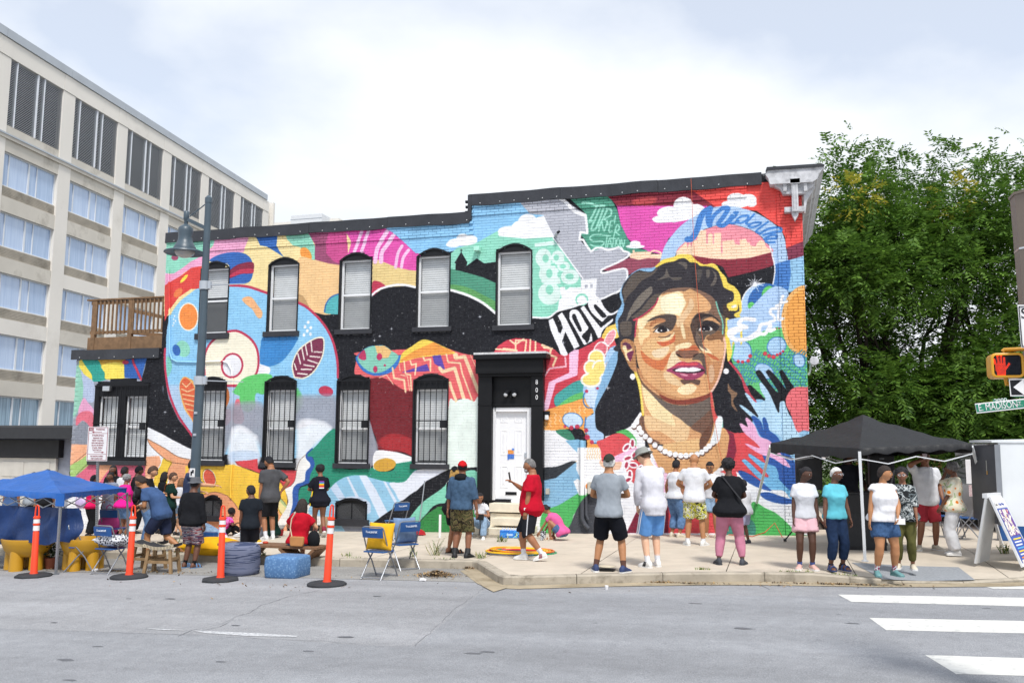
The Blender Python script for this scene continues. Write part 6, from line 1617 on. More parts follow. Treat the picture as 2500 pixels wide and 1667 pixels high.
# pedestrian signal
def fquad(c,w,h,tilt=0):
 u=Vector((math.cos(tilt),0,math.sin(tilt)));v_=Vector((-math.sin(tilt),0,math.cos(tilt)));c=Vector(c);return[c-u*w/2-v_*h/2,c+u*w/2-v_*h/2,c+u*w/2+v_*h/2,c-u*w/2+v_*h/2]
YQ=YP-.1
a, b=QP(2416,863,YQ), QP(2500,922,YQ);c=(a+b)/2;w, h=b.x-a.x, a.z-b.z
pg=thing('pedestrian_signal','yellow pedestrian signal showing a red hand','signal',tuple(c))
def rrect(cx,cz,w,h,r,y):
 out=[]
 for sx, sz, a0 in((1,1,0),(-1,1,90),(-1,-1,180),(1,-1,270)):
  for k in range(5):t=rad(a0+k*22.5);out.append((cx+sx*(w/2-r)+r*math.cos(t),y,cz+sz*(h/2-r)+r*math.sin(t)))
 return out
B=MB().loft([rrect(c.x,c.z,w-.02,h-.02,.03,YQ+.16),rrect(c.x,c.z,w,h,.035,YQ+.13),rrect(c.x,c.z,w,h,.035,YQ-.03),rrect(c.x,c.z,w-.015,h-.015,.03,YQ-.035),rrect(c.x,c.z,w-.035,h-.035,.022,YQ-.035),rrect(c.x,c.z,w-.035,h-.035,.022,YQ-.005)]).build('housing',M_YEL,pg,smooth=1)
MB().loft([rrect(c.x,c.z,w-.036,h-.036,.02,YQ-.008),rrect(c.x,c.z,w-.036,h-.036,.02,YQ-.012)]).build('screen',M_VOID,pg)
gm=MB();n=22
for k in range(n):
 x=c.x-w/2+.03+(w-.06)*k/(n-1);gm.box(x-.0008,YQ-.026,c.z-h/2+.025,x+.0008,YQ-.013,c.z+h/2-.025)
for k in range(14):
 z=c.z-h/2+.03+(h-.06)*k/13;gm.box(c.x-w/2+.025,YQ-.026,z-.0008,c.x+w/2-.025,YQ-.013,z+.0008)
gm.build('screen_louvre',mat('dark_blue_grid','30343f',rough=.6),pg)['kind']='stuff'
hc=QP(2443,893,YQ-.014);M_HAND=mat('lit_red_hand','ff3a10',emit=('ff3a12',1.6));hm=MB()
hm.add([hc+Vector(q)for q in((-.024,0,-.07),(.03,0,-.07),(.038,0,-.02),(.03,0,.02),(-.035,0,.02),(-.038,0,-.02))],[(0,1,2,3,4,5)])
for x0, x1, z1 in((-.034,-.042,.055),(-.014,-.018,.078),(.006,.006,.082),(.024,.027,.065)):hm.bar(hc+Vector((x0,0,.012)),hc+Vector((x1,0,z1)),.0145,.002,up=(0,1,0))
hm.bar(hc+Vector((.03,0,-.025)),hc+Vector((.062,0,.02)),.016,.002,up=(0,1,0));hm.build('hand_symbol',M_HAND,pg)
MB().tube([QP(2448,858,YQ+.05),QP(2452,854,YQ+.05),QP(2500,852,YQ+.05),QP(2560,852,YQ+.1)],.016,10).build('bracket_arm',M_YEL,pg,smooth=1)
MB().tube([QP(2456,922,YQ+.05),QP(2456,936,YQ+.05),QP(2520,940,YQ+.08)],.018,10).build('bracket_arm',M_YEL,pg,smooth=1)
ow=thing('one_way_sign','black and white arrow sign under the pedestrian signal','sign',tuple(QP(2464,945,YQ-.02)))
Y1=YQ-.02;MB().add([QP(2463,925,Y1),QP(2600,920,Y1),QP(2600,966,Y1),QP(2467,967,Y1)]+[p_+Vector((0,.004,0))for p_ in(QP(2463,925,Y1),QP(2600,920,Y1),QP(2600,966,Y1),QP(2467,967,Y1))],[(0,3,2,1),(4,5,6,7),(0,1,5,4),(3,7,6,2),(0,4,7,3)]).build('plate',M_SW,ow)
MB().add([QP(2465.5,928,Y1-.002),QP(2600,923,Y1-.002),QP(2600,963,Y1-.002),QP(2469.5,964,Y1-.002)],[(0,3,2,1)]).build('black_field',M_BLACK,ow)
MB().add([QP(2474,945,Y1-.004),QP(2500,924,Y1-.004),QP(2500,936,Y1-.004),QP(2560,934,Y1-.004),QP(2560,956,Y1-.004),QP(2500,956,Y1-.004),QP(2502,965,Y1-.004)],[(0,6,5,4,3,2,1)]).build('arrow',M_SW,ow)
def name_sign(label,pts_,Y,body,size,cx,cy,tilt,sx,ext=.004):
 q=[QP(x,y,Y)for x,y in pts_];t=thing('street_name_sign',label,'street sign',tuple(q[0]))
 MB().add(q+[p_+Vector((0,ext,0))for p_ in q],[(0,3,2,1),(4,5,6,7),(0,1,5,4),(1,2,6,5),(2,3,7,6),(3,0,4,7)]).build('plate',M_SW if 'MADISON' in body else M_GREEN,t);return t, q
YN=YQ-.05
t, q=name_sign('green street sign reading E. MADISON ST. below the one-way arrow',[(2380,985),(2560,966),(2560,990),(2385,1009)],YN,'E. MADISON',0,0,0,0,0)
MB().add([QP(2381.5,987.5,YN-.002),QP(2560,969.5,YN-.002),QP(2560,987,YN-.002),QP(2385.5,1006,YN-.002)],[(0,3,2,1)]).build('green_field',M_GREEN,t)
tl=math.atan2(19,180)-.0
def ptext(body,x,y,s_,m_,par,Y,sx=1,al='CENTER'):
 p_=QP(x,y,Y);o_=text(body,s_,m_,par,loc=tuple(p_-root_of(par).location),name='sign_lettering',sx=sx,align=al,ext=.0008);o_.rotation_euler=(math.pi/2,-tl,0);return o_
ptext('E. MADISON',2388,996,.072,M_SW,t,YN-.004,.68,'LEFT');ptext('ST.',2481,986.5,.045,M_SW,t,YN-.004,.7,'LEFT')
t, q=name_sign('small green block number plate reading 2000 above the street name',[(2424,975),(2458,971),(2459,980),(2425,984)],YN+.01,'2000',0,0,0,0,0)
ptext('2000-',2427,979,.042,M_SW,t,YN+.006,1.05,'LEFT')
t, q=name_sign('small green plate seen edge on above the end of the street name sign',[(2470,969),(2500,963),(2560,962),(2560,973),(2472,979)][:4],YN+.04,'x',0,0,0,0,0)
# ================================================================ delineator posts in the parking lane
M_ORG=mat('traffic_orange','e5421d',rough=.45,var=.06,scale=5,dirt=('b8442c',6,.62,.5));M_BAND=mat('reflective_white','dcd9da',rough=.35,var=.06,dirt=('a99c96',14,.62,.5));M_RUB=mat('black_rubber','2d2f33',rough=.8,var=.25,scale=8,bump=.3)
def delineator(label,bx,by,tx,ty,handle='front',octo=False):
 base=GP(bx,by,ROAD);t=thing('delineator_post',label,'traffic post',tuple(base),group='orange delineator posts along the parking lane')
 a=wall_pt(tx,ty,base.y);tv=Vector((a[0],base.y,a[1]))-base;H_=tv.z
 def ax(f):return Vector((tv.x*f,0,H_*f))
 n=8 if octo else 28;rr=.30
 MB().loft([[(rr*s_*math.cos(k*math.tau/n+.2),rr*s_*math.sin(k*math.tau/n+.2),z)for k in range(n)]for z,s_ in((0,1),(.028,1),(.045,.9),(.055,.35))]).build('rubber_base',M_RUB,t,world=0,smooth=not octo)
 MB().tube([ax(.045),ax(.07),ax(.80),ax(.82)],[.068,.058,.046,.03],16).build('body',M_ORG,t,world=0,smooth=1)
 for f0, f1 in((.64,.71),(.745,.80)):
  MB().tube([ax(f0),ax(f1)],[.054,.051],16).build('reflective_band',M_BAND,t,world=0,smooth=1)
 MB().tube([ax(.805),ax(.815),ax(.835),ax(.845)],[.045,.059,.057,.038],16).build('collar',M_ORG,t,world=0,smooth=1)
 MB().tube([ax(.715),ax(.72),ax(.735),ax(.74)],[.05,.057,.057,.05],16).build('collar',M_ORG,t,world=0,smooth=1)
 d=Vector((.04,0,0))if handle=='front' else Vector((.008,.04,0));c0, c1=ax(.84), ax(.985)
 mb=MB();mb.tube([c0-d,c0.lerp(c1,.5)-d*.9,c1-d*.62,c1+Vector((0,0,.012)),c1+d*.62,c0.lerp(c1,.5)+d*.9,c0+d],.013,8);mb.build('handle',M_ORG,t,world=0,smooth=1)
delineator('orange delineator post on an eight-sided base in front of the blue canopy',82,1407,92,1232,'front',True)
delineator('orange delineator post with an oval base left of the wooden stools',315,1410,327,1232)
delineator('orange delineator post on a chipped base in front of the round grey pouf',538,1417,545,1233,'front',True)
delineator('orange delineator post with its handle edge on, right of the blue cube pouf',798,1428,811,1231,'side')
# ================================================================ folding chairs
M_CHB=mat('blue_chair_plastic','20508c',rough=.35,var=.06,scale=5);M_CHF=mat('grey_chair_tube','8d9096',rough=.35,metal=.5,var=.06);M_WL=mat('white_print','dfe5ee',rough=.6)
def chair(label,px,py,ry,off=ROAD,printed=True,sc=1.,grp='blue folding chairs',roll=0):
 """folding chair facing local +y, origin on the ground between its feet"""
 base=GP(px,py,off)if px is not None else py;t=thing('folding_chair',label,'chair',tuple(base),ry,grp)
 for s_ in(-1,1):
  x=s_*.22
  MB().tube([(x,.26,0),(x,.10,.28),(x,-.06,.47),(x*.99,-.17,.72),(x*.96,-.215,.84)],.0125,8).build('front_leg',M_CHF,t,world=0,smooth=1)
  MB().tube([(x*.9,-.26,0),(x*.9,-.02,.30),(x*.9,.12,.44)],.0125,8).build('rear_leg',M_CHF,t,world=0,smooth=1)
 MB().tube([(-.211,-.215,.84),(-.20,-.222,.87),(-.16,-.226,.885),(.16,-.226,.885),(.20,-.222,.87),(.211,-.215,.84)],.0125,8).build('back_frame',M_CHF,t,world=0,smooth=1)
 for y_, x in((.245,.22),(-.245,.2)):MB().tube([(-x,y_,.03),(x,y_,.03)],.010,8).build('stretcher',M_CHF,t,world=0,smooth=1)
 MB().loft([[(x,y_,.445+dz)for x,y_ in((-.20,-.20),(.20,-.20),(.215,-.1),(.215,.12),(.18,.19),(-.18,.19),(-.215,.12),(-.215,-.1))]for dz in(0,.022)]).build('seat',M_CHB,t,world=0,bevel=.006)
 R1=[]
 for k in range(9):
  x=-.205+.41*k/8;y_=-.205-.02*(1-(k/4-1)**2);R1.append([(x,y_-.02,.70),(x,y_-.042,.80),(x,y_-.046,.865),(x,y_-.03,.868),(x,y_-.022,.80),(x,y_-.004,.70)])
 bk=MB().loft(R1).build('backrest',M_CHB,t,world=0,smooth=1)
 if printed:
  o_=text('TooLBANK',.052,M_WL,bk,loc=(0,-.270,.80),rot=(math.pi/2-.25,0,0),name='back_print',sx=.95)
  o_.rotation_euler=(math.pi/2-.22,0,0)
 t.scale=(.93,)*3
 return t
def cface(deg):return rad(deg)
chair('blue folding chair beside the blue canopy pole, turned to the right',198,1392,rad(-62))
chair('blue folding chair carrying a black and white patterned cushion',268,1398,rad(-4))
chair('blue folding chair half hidden behind the pink backpack',275,1340,rad(8),off=0,printed=False)
chair('blue folding chair with a yellow fringed pillow on its seat',925,1410,rad(-8))
chair('blue folding chair with a steel blue pillow, side on beside the kerb',985,1388,rad(52))
chair('empty blue folding chair on the pavement facing left by the wall',965,1320,rad(60),off=0)
chair('empty blue folding chair facing left beside the sandwich board',2372,1318,rad(62),off=0,printed=False)
chair('blue folding chair behind the red shorts man',2320,1312,rad(-30),off=0,printed=False)
chair('blue folding chair half hidden by the blue tarpaulin',158,1345,rad(60),off=0,printed=False)
# cushions and pillows
def pillow(name,label,c,w,h,d,m_,rot,cat='pillow',grp=None,pinch=.78,fringe=False):
 t=MB();n=14;R1=[]
 for i in range(n+1):
  v=-1+2*i/n;row=[]
  for s_ in(1,-1):
   for k in range(n+1):
    u=(-1+2*k/n)*s_;e=(1-abs(u)**2.6)*(1-abs(v)**2.6);th=d/2*(max(0,e)**.5)
    x=u*w/2*(1-.09*(1-abs(v))*(abs(u)>.9));z=v*h/2*(1-.09*(1-abs(u))*(abs(v)>.9));row.append(Vector((x,-th*s_+.004*s_*-1,z)))
  R1.append(row)
 t.loft(R1,cap=True);M_=Euler(rot).to_matrix();t.v=[tuple(M_@Vector(q))for q in t.v]
 o=t.build(name,m_,None,smooth=2,world=0);o.location=c
 return tag(o,label,cat,grp)
M_YC=cloth('yellow_fringe_cloth','e2ad2b',bump=.9,bscale=70);M_SB=cloth('steel_blue_cloth','6f86a6',bump=.9,bscale=40,var=.25);M_PAT=pattern('black_white_maze_cloth',['20222c','c9cbd0'],'dots',26,ramp=[0,.42])
c=GP(925,1410,ROAD);pillow('pillow','yellow fringed pillow leaning in a folding chair',c+Vector((.02,-.02,.66)),.48,.44,.17,M_YC,(rad(-14),0,rad(-8)))
c=GP(985,1388,ROAD);pillow('pillow','steel blue crumpled pillow leaning in a side-on chair',c+Vector((.02,.0,.66)),.44,.44,.18,M_SB,(rad(-12),0,rad(52)))
c=GP(268,1398,ROAD);pillow('cushion','black and white maze-patterned cushion lying on a chair seat',c+Vector((.04,.02,.55)),.56,.46,.19,M_PAT,(rad(84),0,0),cat='cushion')
# pink backpack, woven stools, poufs, bench, planters
M_PINK=cloth('pink_bag_cloth','cf4f8f');c=GP(262,1340,0)
bp_=thing('pink_backpack','pink backpack with a loop handle behind the patterned cushion','bag',tuple(c))
MB().ball((0,0,.5),.24,.14,.26,16,10).build('bag_body',M_PINK,bp_,world=0,smooth=2);MB().ball((0,-.11,.42),.16,.07,.13,14,8).build('front_pocket',M_PINK,bp_,world=0,smooth=2)
MB().tube([(-.08,0,.74),(-.07,0,.86),(0,0,.90),(.07,0,.86),(.08,0,.74)],.014,6).build('handle',M_PINK,bp_,world=0,smooth=1)
MB().box(-.2,-.14,.0,.2,.14,.3).build('plastic_crate_under',M_CHB,bp_,world=0)
M_STW=mat('pale_teak','8d7352',rough=.7,var=.2,scale=12,bump=.2);M_WEB=mat('black_webbing','25262a',rough=.9);M_ROPE=mat('cream_rope','cfc3a8',rough=.9)
def stool(label,px,py,ry):
 t=thing('woven_stool',label,'stool',tuple(GP(px,py,ROAD)),ry,'wooden stools with woven seats')
 for sx in(-1,1):
  for sy in(-1,1):MB().bar((sx*.24,sy*.17,0),(sx*.19,sy*.13,.41),.05,.045,up=(0,1,0)).build('leg',M_STW,t,world=0)
 for sy in(-1,1):MB().bar((-.22,sy*.15,.20),(.22,sy*.15,.20),.03,.045).build('stretcher',M_STW,t,world=0)
 for sx in(-1,1):MB().bar((sx*.22,-.15,.25),(sx*.22,.15,.25),.03,.045).build('stretcher',M_STW,t,world=0)
 R1=[]
 for k in range(11):
  x=-.26+.52*k/10;z=.44+.055*(k/5-1)**2;R1.append([(x,-.17,z-.03),(x,-.17,z+.012),(x,.17,z+.012),(x,.17,z-.03)])
 sw=MB().loft(R1).build('seat',M_WEB,t,world=0)
 for sy in(-1,1):
  st_=MB()
  for k in range(21):
   x=-.255+.51*k/20;z=.44+.055*((x+.0)/.26)**2;st_.box(x-.006,sy*.178-.006,z-.034,x+.006,sy*.178+.006,z+.018)
  st_.build('rope_stitching',M_ROPE,sw,world=0)['kind']='stuff'
stool('nearer wooden stool with a black woven seat',395,1398,rad(12));stool('wooden stool with a woven seat just behind the nearer stool',362,1390,rad(4))
M_POUF=pattern('grey_blue_banded_cloth',['4b5672','2f3850','6a7086','3b4560','9aa0ad'],'noise',4.5,stretch=(.25,.25,5));c=GP(556,1408,ROAD)
tag(MB().loft([[(c.x+r_*math.cos(k*math.tau/28)*1.0,c.y+.33+r_*math.sin(k*math.tau/28)*.95,c.z+z)for k in range(28)]for z,r_ in((0,.30),(.03,.33),(.10,.345),(.14,.335),(.20,.35),(.30,.34),(.40,.345),(.47,.33),(.51,.27),(.525,.1))]).build('pouf',M_POUF,None,smooth=2),'round pouf of grey and blue banded cloth behind an orange post','pouf')
M_BP=pattern('blue_printed_cloth',['93acc8','5f84ae','5377a2'],'dots',26,ramp=[.0,.17,.5]);c=GP(680,1412,ROAD)
M_BP.node_tree.nodes['Principled BSDF'].inputs['Roughness'].default_value=.6
mb=MB();n=20;R1=[]
for z, s_ in((0,.93),(.03,.99),(.16,1.02),(.29,1.0),(.33,.96),(.345,.8)):
 R1.append([(c.x+(abs(math.cos(t))**.28*math.copysign(1,math.cos(t)))*.30*s_*(1+.02*math.sin(5*t+z*9)),c.y+.28+(abs(math.sin(t))**.28*math.copysign(1,math.sin(t)))*.28*s_,c.z+z)for t in[k*math.tau/40 for k in range(40)]])
cube=mb.loft(R1).build('pouf',M_BP,None,smooth=2);tag(cube,'blue cube pouf with white printed dots and lines','pouf')
c=GP(510,1352,0);o=pillow('floor_cushion','big mustard yellow floor cushion lying on the kerb',c+Vector((0,.1,.14)),.95,.8,.33,cloth('mustard_cloth','d9a31c',bump=.5),(rad(90),0,0),cat='cushion')
M_BEN=mat('red_brown_bench_wood','7b5a41',rough=.6,var=.22,scale=14,bump=.2)
bl, br=GP(590,1382,ROAD), GP(745,1388,ROAD);bz=wall_pt(680,1332,bl.y)[1]
bn=thing('bench','long low wooden bench with slanted plank legs','bench',tuple((bl+br)/2))
x0, x1=wall_pt(545,1332,bl.y+.2)[0], wall_pt(772,1332,bl.y)[0];yb=bl.y+.25
for k in range(3):MB().box(x0,yb-.24+k*.163,bz-.045,x1-.0,yb-.24+k*.163+.155,bz+.0).build('seat_plank',M_BEN,bn,bevel=.005)
z0=gz(bl.x,ROAD)
for xt, xb in((x0+.28,x0+.62),(x0+.75,x0+.42),(x1-.75,x1-.35),(x1-.06,x1-.42)):
 for k in range(5):MB().bar((xb,yb-.2+k*.1,z0),(xt,yb-.2+k*.1,bz-.045),.085,.05,up=(1,0,0)).build('leg_slat',M_BEN,bn)
# yellow planters / tub tables with fat legs
M_TUB=mat('mustard_plastic','b98a1e',rough=.38,var=.08,scale=2)
def tub(label,pxl,pxr,py):
 a, b=GP(pxl,py,ROAD), GP(pxr,py,ROAD);c=(a+b)/2;w=(b.x-a.x)/2;H_=.56;yc=c.y+w*.8
 t=thing('tub_table',label,'table',(c.x,yc,c.z),group='mustard yellow plastic tub tables')
 n=30
 MB().loft([[(r_*w*math.cos(k*math.tau/n),r_*w*.85*math.sin(k*math.tau/n),z)for k in range(n)]for z,r_ in((.24,.55),(.27,.72),(.36,.86),(.46,.95),(.54,1.0),(H_,.99),(H_,.93),(.48,.86),(.40,.5))]).build('bowl',M_TUB,t,world=0,smooth=1)
 for k in range(5):
  a_=k*math.tau/5+.95;x, y_=w*.60*math.cos(a_), w*.5*math.sin(a_);MB().tube([(x,y_,0),(x,y_,.2),(x*.95,y_*.95,.40)],[w*.245,w*.235,w*.24],18).build('leg',M_TUB,t,world=0,smooth=1)
tub('mustard yellow plastic tub table with fat round legs at the far left',-40,84,1396);tub('mustard yellow plastic tub table behind the canopy pole',108,224,1396)
c=GP(98,1392,ROAD);pot=thing('potted_plant','dark leafy plant in a terracotta pot between the yellow tubs','potted plant',tuple(c+Vector((0,.25,0))))
MB().loft(lathe([(0,.09),(.16,.12),(.2,.125),(.2,.10)],(0,0,0),16)).build('pot',mat('terracotta','8a4b33',rough=.8),pot,world=0,smooth=1)
r=random.Random(8);mb=MB()
for i in range(150):
 b=Vector((r.gauss(0,.07),r.gauss(0,.07),.2+r.random()*.32));u=Vector((r.gauss(0,1),r.gauss(0,1),r.gauss(.2,.6))).normalized()*.075;w=u.cross(Vector((r.gauss(0,1),0,1))).normalized()*.022;mb.add([b,b+u*.5+w,b+u,b+u*.5-w],[(0,1,2,3)])
mb.build('foliage',mat('dark_leaf','2b3d24',rough=.7,var=.4,scale=20),pot,world=0)
# ================================================================ blue canopy at the left
M_BLUE=mat('blue_tarpaulin','1459a8',rough=.42,var=.12,scale=3,bump=.8,bscale=9);M_BLUED=M_BLUE
bc=thing('blue_canopy','low blue pop-up canopy with its side cloth hanging behind a pole','canopy',tuple(GP(136,1402,ROAD)))
yc=GP(136,1402,ROAD).y
def BC(x,y,d):a=wall_pt(x,y,yc+d);return Vector((a[0],yc+d,a[1]))
corner=BC(150,1204,0);peak=BC(150,1150,1.35);rightc=BC(311,1190,2.75);leftc=corner+Vector((-2.9,.5,.02))
back=Vector((corner.x-.3,yc+2.9,corner.z+.02));cl=Vector((corner.x,corner.y,corner.z))
# roof surface as a grid fan with sag
def sag_tri(mb,a,b,c_,n=10,sag=.10):
 idx={}
 v=[];f=[]
 for i in range(n+1):
  for j in range(n+1-i):
   u, w=i/n, j/n;p_=a*(1-u-w)+b*u+c_*w;s_=(1-u-w)*(u+w)*1.2+u*w*2;p_=p_-Vector((0,0,sag*s_))+Vector((0,0,.014*math.sin(p_.x*14+p_.y*6)+.01*math.sin(p_.y*23+p_.x*4)));idx[i,j]=len(v);v.append(p_)
 for i in range(n):
  for j in range(n-i):
   f.append((idx[i,j],idx[i+1,j],idx[i,j+1]))
   if j<n-i-1:f.append((idx[i+1,j],idx[i+1,j+1],idx[i,j+1]))
 mb.add(v,f)
rb_=leftc+(rightc-corner);lb2=rb_;PK=Vector(((corner.x+leftc.x)/2+.9,yc+1.5,peak.z+.12))
PK=(corner+rb_)/2;PK.z=wall_pt(158,1146,PK.y)[1]
mb=MB();
for a, b in((corner,rightc),(rightc,rb_),(rb_,leftc),(leftc,corner)):sag_tri(mb,PK,a,b)
mb.build('canopy_roof',M_BLUE,bc,smooth=2)
mb=MB()
def valance(mb,a,b,h,n=24):
 R1=[]
 for k in range(n+1):
  p_=a.lerp(b,k/n);d_=Vector((0,-.02+.012*math.sin(k*1.7),0));R1.append([p_+d_*0,p_+d_-Vector((0,0,h*.5+.01*math.sin(k*2.3))),p_+d_-Vector((0,0,h+.018*math.sin(k*1.1)))])
 v=[q for r_ in R1 for q in r_];f=[]
 for i in range(n):
  for j in range(2):a0=i*3+j;f.append((a0,a0+3,a0+4,a0+1))
 mb.add(v,f)
valance(mb,leftc,corner,.10);valance(mb,corner,rightc,.10);mb.build('valance',M_BLUE,bc,smooth=2)
MB().box(corner.x-.09,corner.y-.03,corner.z-.22,corner.x+.09,corner.y-.015,corner.z-.0).build('corner_pocket',M_BLUE,bc)
M_ALU=mat('grey_canopy_frame','8b8f95',rough=.4,metal=.4,var=.08)
MB().bar(BC(136,1402,0),corner-Vector((0,0,.15)),.035,.035).build('pole',M_ALU,bc)
MB().boxc(tuple(BC(136,1402,0)+Vector((0,0,.01))),.09,.07,.02).build('foot_plate',M_ALU,bc)
rp_=Vector((rightc.x,rightc.y,gz(rightc.x,0)));MB().bar(Vector((rightc.x+.1,rightc.y,gz(rightc.x,0))),rightc-Vector((0,0,.1)),.03,.03).build('pole',M_ALU,bc)
for a, b, n in((leftc,corner,6),(corner,rightc,4)):
 mb=MB();dz=.17
 for k in range(n):
  p0, p1=a.lerp(b,k/n), a.lerp(b,(k+1)/n);o1, o2=Vector((0,.03,-.10)), Vector((0,.03,-.10-dz))
  mb.bar(p0+o1,p1+o2,.022,.012);mb.bar(p0+o2,p1+o1,.022,.012)
 mb.build('truss',M_ALU,bc)
# hanging side cloth: curved free edge
R1=[]
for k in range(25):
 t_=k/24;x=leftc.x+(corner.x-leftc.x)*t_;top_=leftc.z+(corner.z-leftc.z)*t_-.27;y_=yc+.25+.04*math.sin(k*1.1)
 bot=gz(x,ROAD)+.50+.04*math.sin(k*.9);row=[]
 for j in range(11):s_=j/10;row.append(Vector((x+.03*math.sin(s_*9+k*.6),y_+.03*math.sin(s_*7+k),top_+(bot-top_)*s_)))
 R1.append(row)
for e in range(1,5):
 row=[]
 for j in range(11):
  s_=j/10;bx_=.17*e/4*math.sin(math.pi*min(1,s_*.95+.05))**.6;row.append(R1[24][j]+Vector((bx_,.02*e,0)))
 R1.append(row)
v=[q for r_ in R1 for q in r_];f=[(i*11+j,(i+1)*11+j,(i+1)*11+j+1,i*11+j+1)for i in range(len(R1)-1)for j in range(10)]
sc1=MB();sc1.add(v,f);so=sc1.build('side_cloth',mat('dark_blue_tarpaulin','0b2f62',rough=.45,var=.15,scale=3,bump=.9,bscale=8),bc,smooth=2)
# ================================================================ black canopy at the right
M_BCAN=mat('black_canopy_cloth','17181c',rough=.55,var=.15,scale=3,bump=.7,bscale=8);M_WPOLE=mat('white_canopy_pole','d7dade',rough=.35,var=.04)
f1=GP(2112,1369.5);yk=f1.y
def KP(x,y,Y):a=wall_pt(x,y,Y);return Vector((a[0],Y,a[1]))
f0=GP(1832,1290);
tA=KP(2098,1094,yk);tL=KP(1881,1082,17.2);tR=KP(2372,1082,16.3);tB=KP(2120,1100,19.6)
PKb=KP(2107,1013,(yk+19.6)/2)
kc=thing('black_canopy','black pop-up canopy with white slanted legs at the street corner','canopy',tuple(f1))
mb=MB()
for a, b in((tA,tR),(tR,tB),(tB,tL),(tL,tA)):sag_tri(mb,PKb,a,b,12,.13)
mb.build('canopy_roof',M_BCAN,kc,smooth=2)
mb=MB();valance(mb,tL,tA,.17,30);valance(mb,tA,tR,.10,30);valance(mb,tR,tB,.14);valance(mb,tB,tL,.14);mb.build('valance',M_BCAN,kc,smooth=2)
o_=text('▲',.1,M_WPOLE,kc,loc=tuple(tL+Vector((.13,-.05,-.14))-kc.location),name='logo');bpy.data.objects.remove(o_)
q=tL+Vector((.16,-.06,-.12));MB().add([q+Vector(k)for k in((-.05,0,-.02),(-.015,0,.045),(.0,0,.01),(.02,0,.03),(.06,0,-.02))],[(0,1,2,3,4)]).build('logo',M_WPOLE,kc);MB().box(q.x-.05,q.y-.002,q.z-.045,q.x+.055,q.y,q.z-.033).build('logo_bar',M_WPOLE,kc)
for a, b in((f1,tA),(f0,tL),(GP(2448,1335),tR),(KP(2136,1300,19.8),tB)):
 MB().bar(a,b-Vector((0,0,.05)),.045,.045).build('leg',M_WPOLE if a is not f0 else M_WPOLE,kc)
 MB().boxc(tuple(Vector(a)+Vector((0,0,.008))),.1,.08,.016).build('foot_plate',M_WPOLE,kc)
for a, b in((tL,tA),(tA,tR),(tL,tB),(tR,tB)):
 mb=MB();n=2
 for k in range(n):
  p0, p1=a.lerp(b,k/n), a.lerp(b,(k+1)/n);m_=(p0+p1)/2;mb.bar(p0-Vector((0,0,.17)),m_-Vector((0,0,.27)),.025,.015);mb.bar(m_-Vector((0,0,.27)),p1-Vector((0,0,.17)),.025,.015)
 mb.build('truss',M_WPOLE,kc)
# loudspeakers, music table
M_SPK=mat('black_speaker_cabinet','1c1d21',rough=.6,var=.15,bump=.2);M_GRL=mat('speaker_grille','26282c',rough=.7,var=.2,bump=.5,bscale=120)
def speaker(label,x0,y0,x1,y1,Y,stand=True,deep=.4):
 a, b=wall_pt(x0,y0,Y), wall_pt(x1,y1,Y);cx=(a[0]+b[0])/2;g_=gz(cx);t=thing('loudspeaker',label,'loudspeaker',(cx,Y,g_))
 MB().box(a[0],Y,b[1],b[0],Y+deep,a[1]).build('cabinet',M_SPK,t,bevel=.02)
 MB().box(a[0]+.02,Y-.012,b[1]+.03,b[0]-.02,Y-.001,a[1]-.03).build('grille',M_GRL,t)
 MB().box(cx-.04,Y-.016,a[1]-.08,cx+.04,Y-.012,a[1]-.06).build('badge',M_ALU,t)
 if stand:
  MB().tube([(cx,Y+.2,g_+.3),(cx,Y+.2,b[1])],.02,8).build('stand_pole',M_SPK,t)
  for k in range(3):
   an=k*math.tau/3+.5;MB().bar((cx,Y+.2,g_+.62),(cx+.55*math.cos(an),Y+.2+.4*math.sin(an),g_+.03),.03,.02).build('stand_leg',M_SPK,t)
   MB().boxc((cx+.55*math.cos(an),Y+.2+.4*math.sin(an),g_+.025),.06,.06,.05).build('rubber_foot',M_SPK,t)
speaker('tall black loudspeaker on a tripod stand left of the music table',1941,1106,2009,1196,18.2)
speaker('tall black loudspeaker under the canopy right of the white pole',2122,1110,2186,1185,18.4)
a, b=wall_pt(2060,1205,17.3), wall_pt(2122,1338,17.3)
dj=thing('music_table','black fronted music table under the black canopy','table',((a[0]+b[0])/2,17.3,gz(a[0])))
MB().box(a[0]-.02,17.3,gz(a[0]),wall_pt(2160,1200,17.3)[0],17.9,a[1]).build('front_case',M_SPK,dj,bevel=.015);MB().box(a[0]-.04,17.28,a[1],wall_pt(2165,1200,17.3)[0],17.95,a[1]+.03).build('top',M_SPK,dj)
MB().box(a[0]+.03,17.288,gz(a[0])+.06,b[0]+.1,17.3,a[1]-.35).build('front_panel',M_GRL,dj)
# ================================================================ car, trailer, sandwich board
M_CAR=mat('silver_car_paint','a7adb3',rough=.25,metal=.5,var=.03);M_CGL=mat('dark_car_glass','20262b',rough=.06,spec=.9,var=.1);M_TAIL=mat('red_tail_light','b3121a',rough=.15)
cr=thing('parked_car','silver parked estate car seen behind the woman in the orange print top','car',(4.9,23.2,gz(4.9)))
def carloft(secs,m_,name,parent):
 return MB().loft(secs).build(name,m_,parent,world=0,smooth=1)
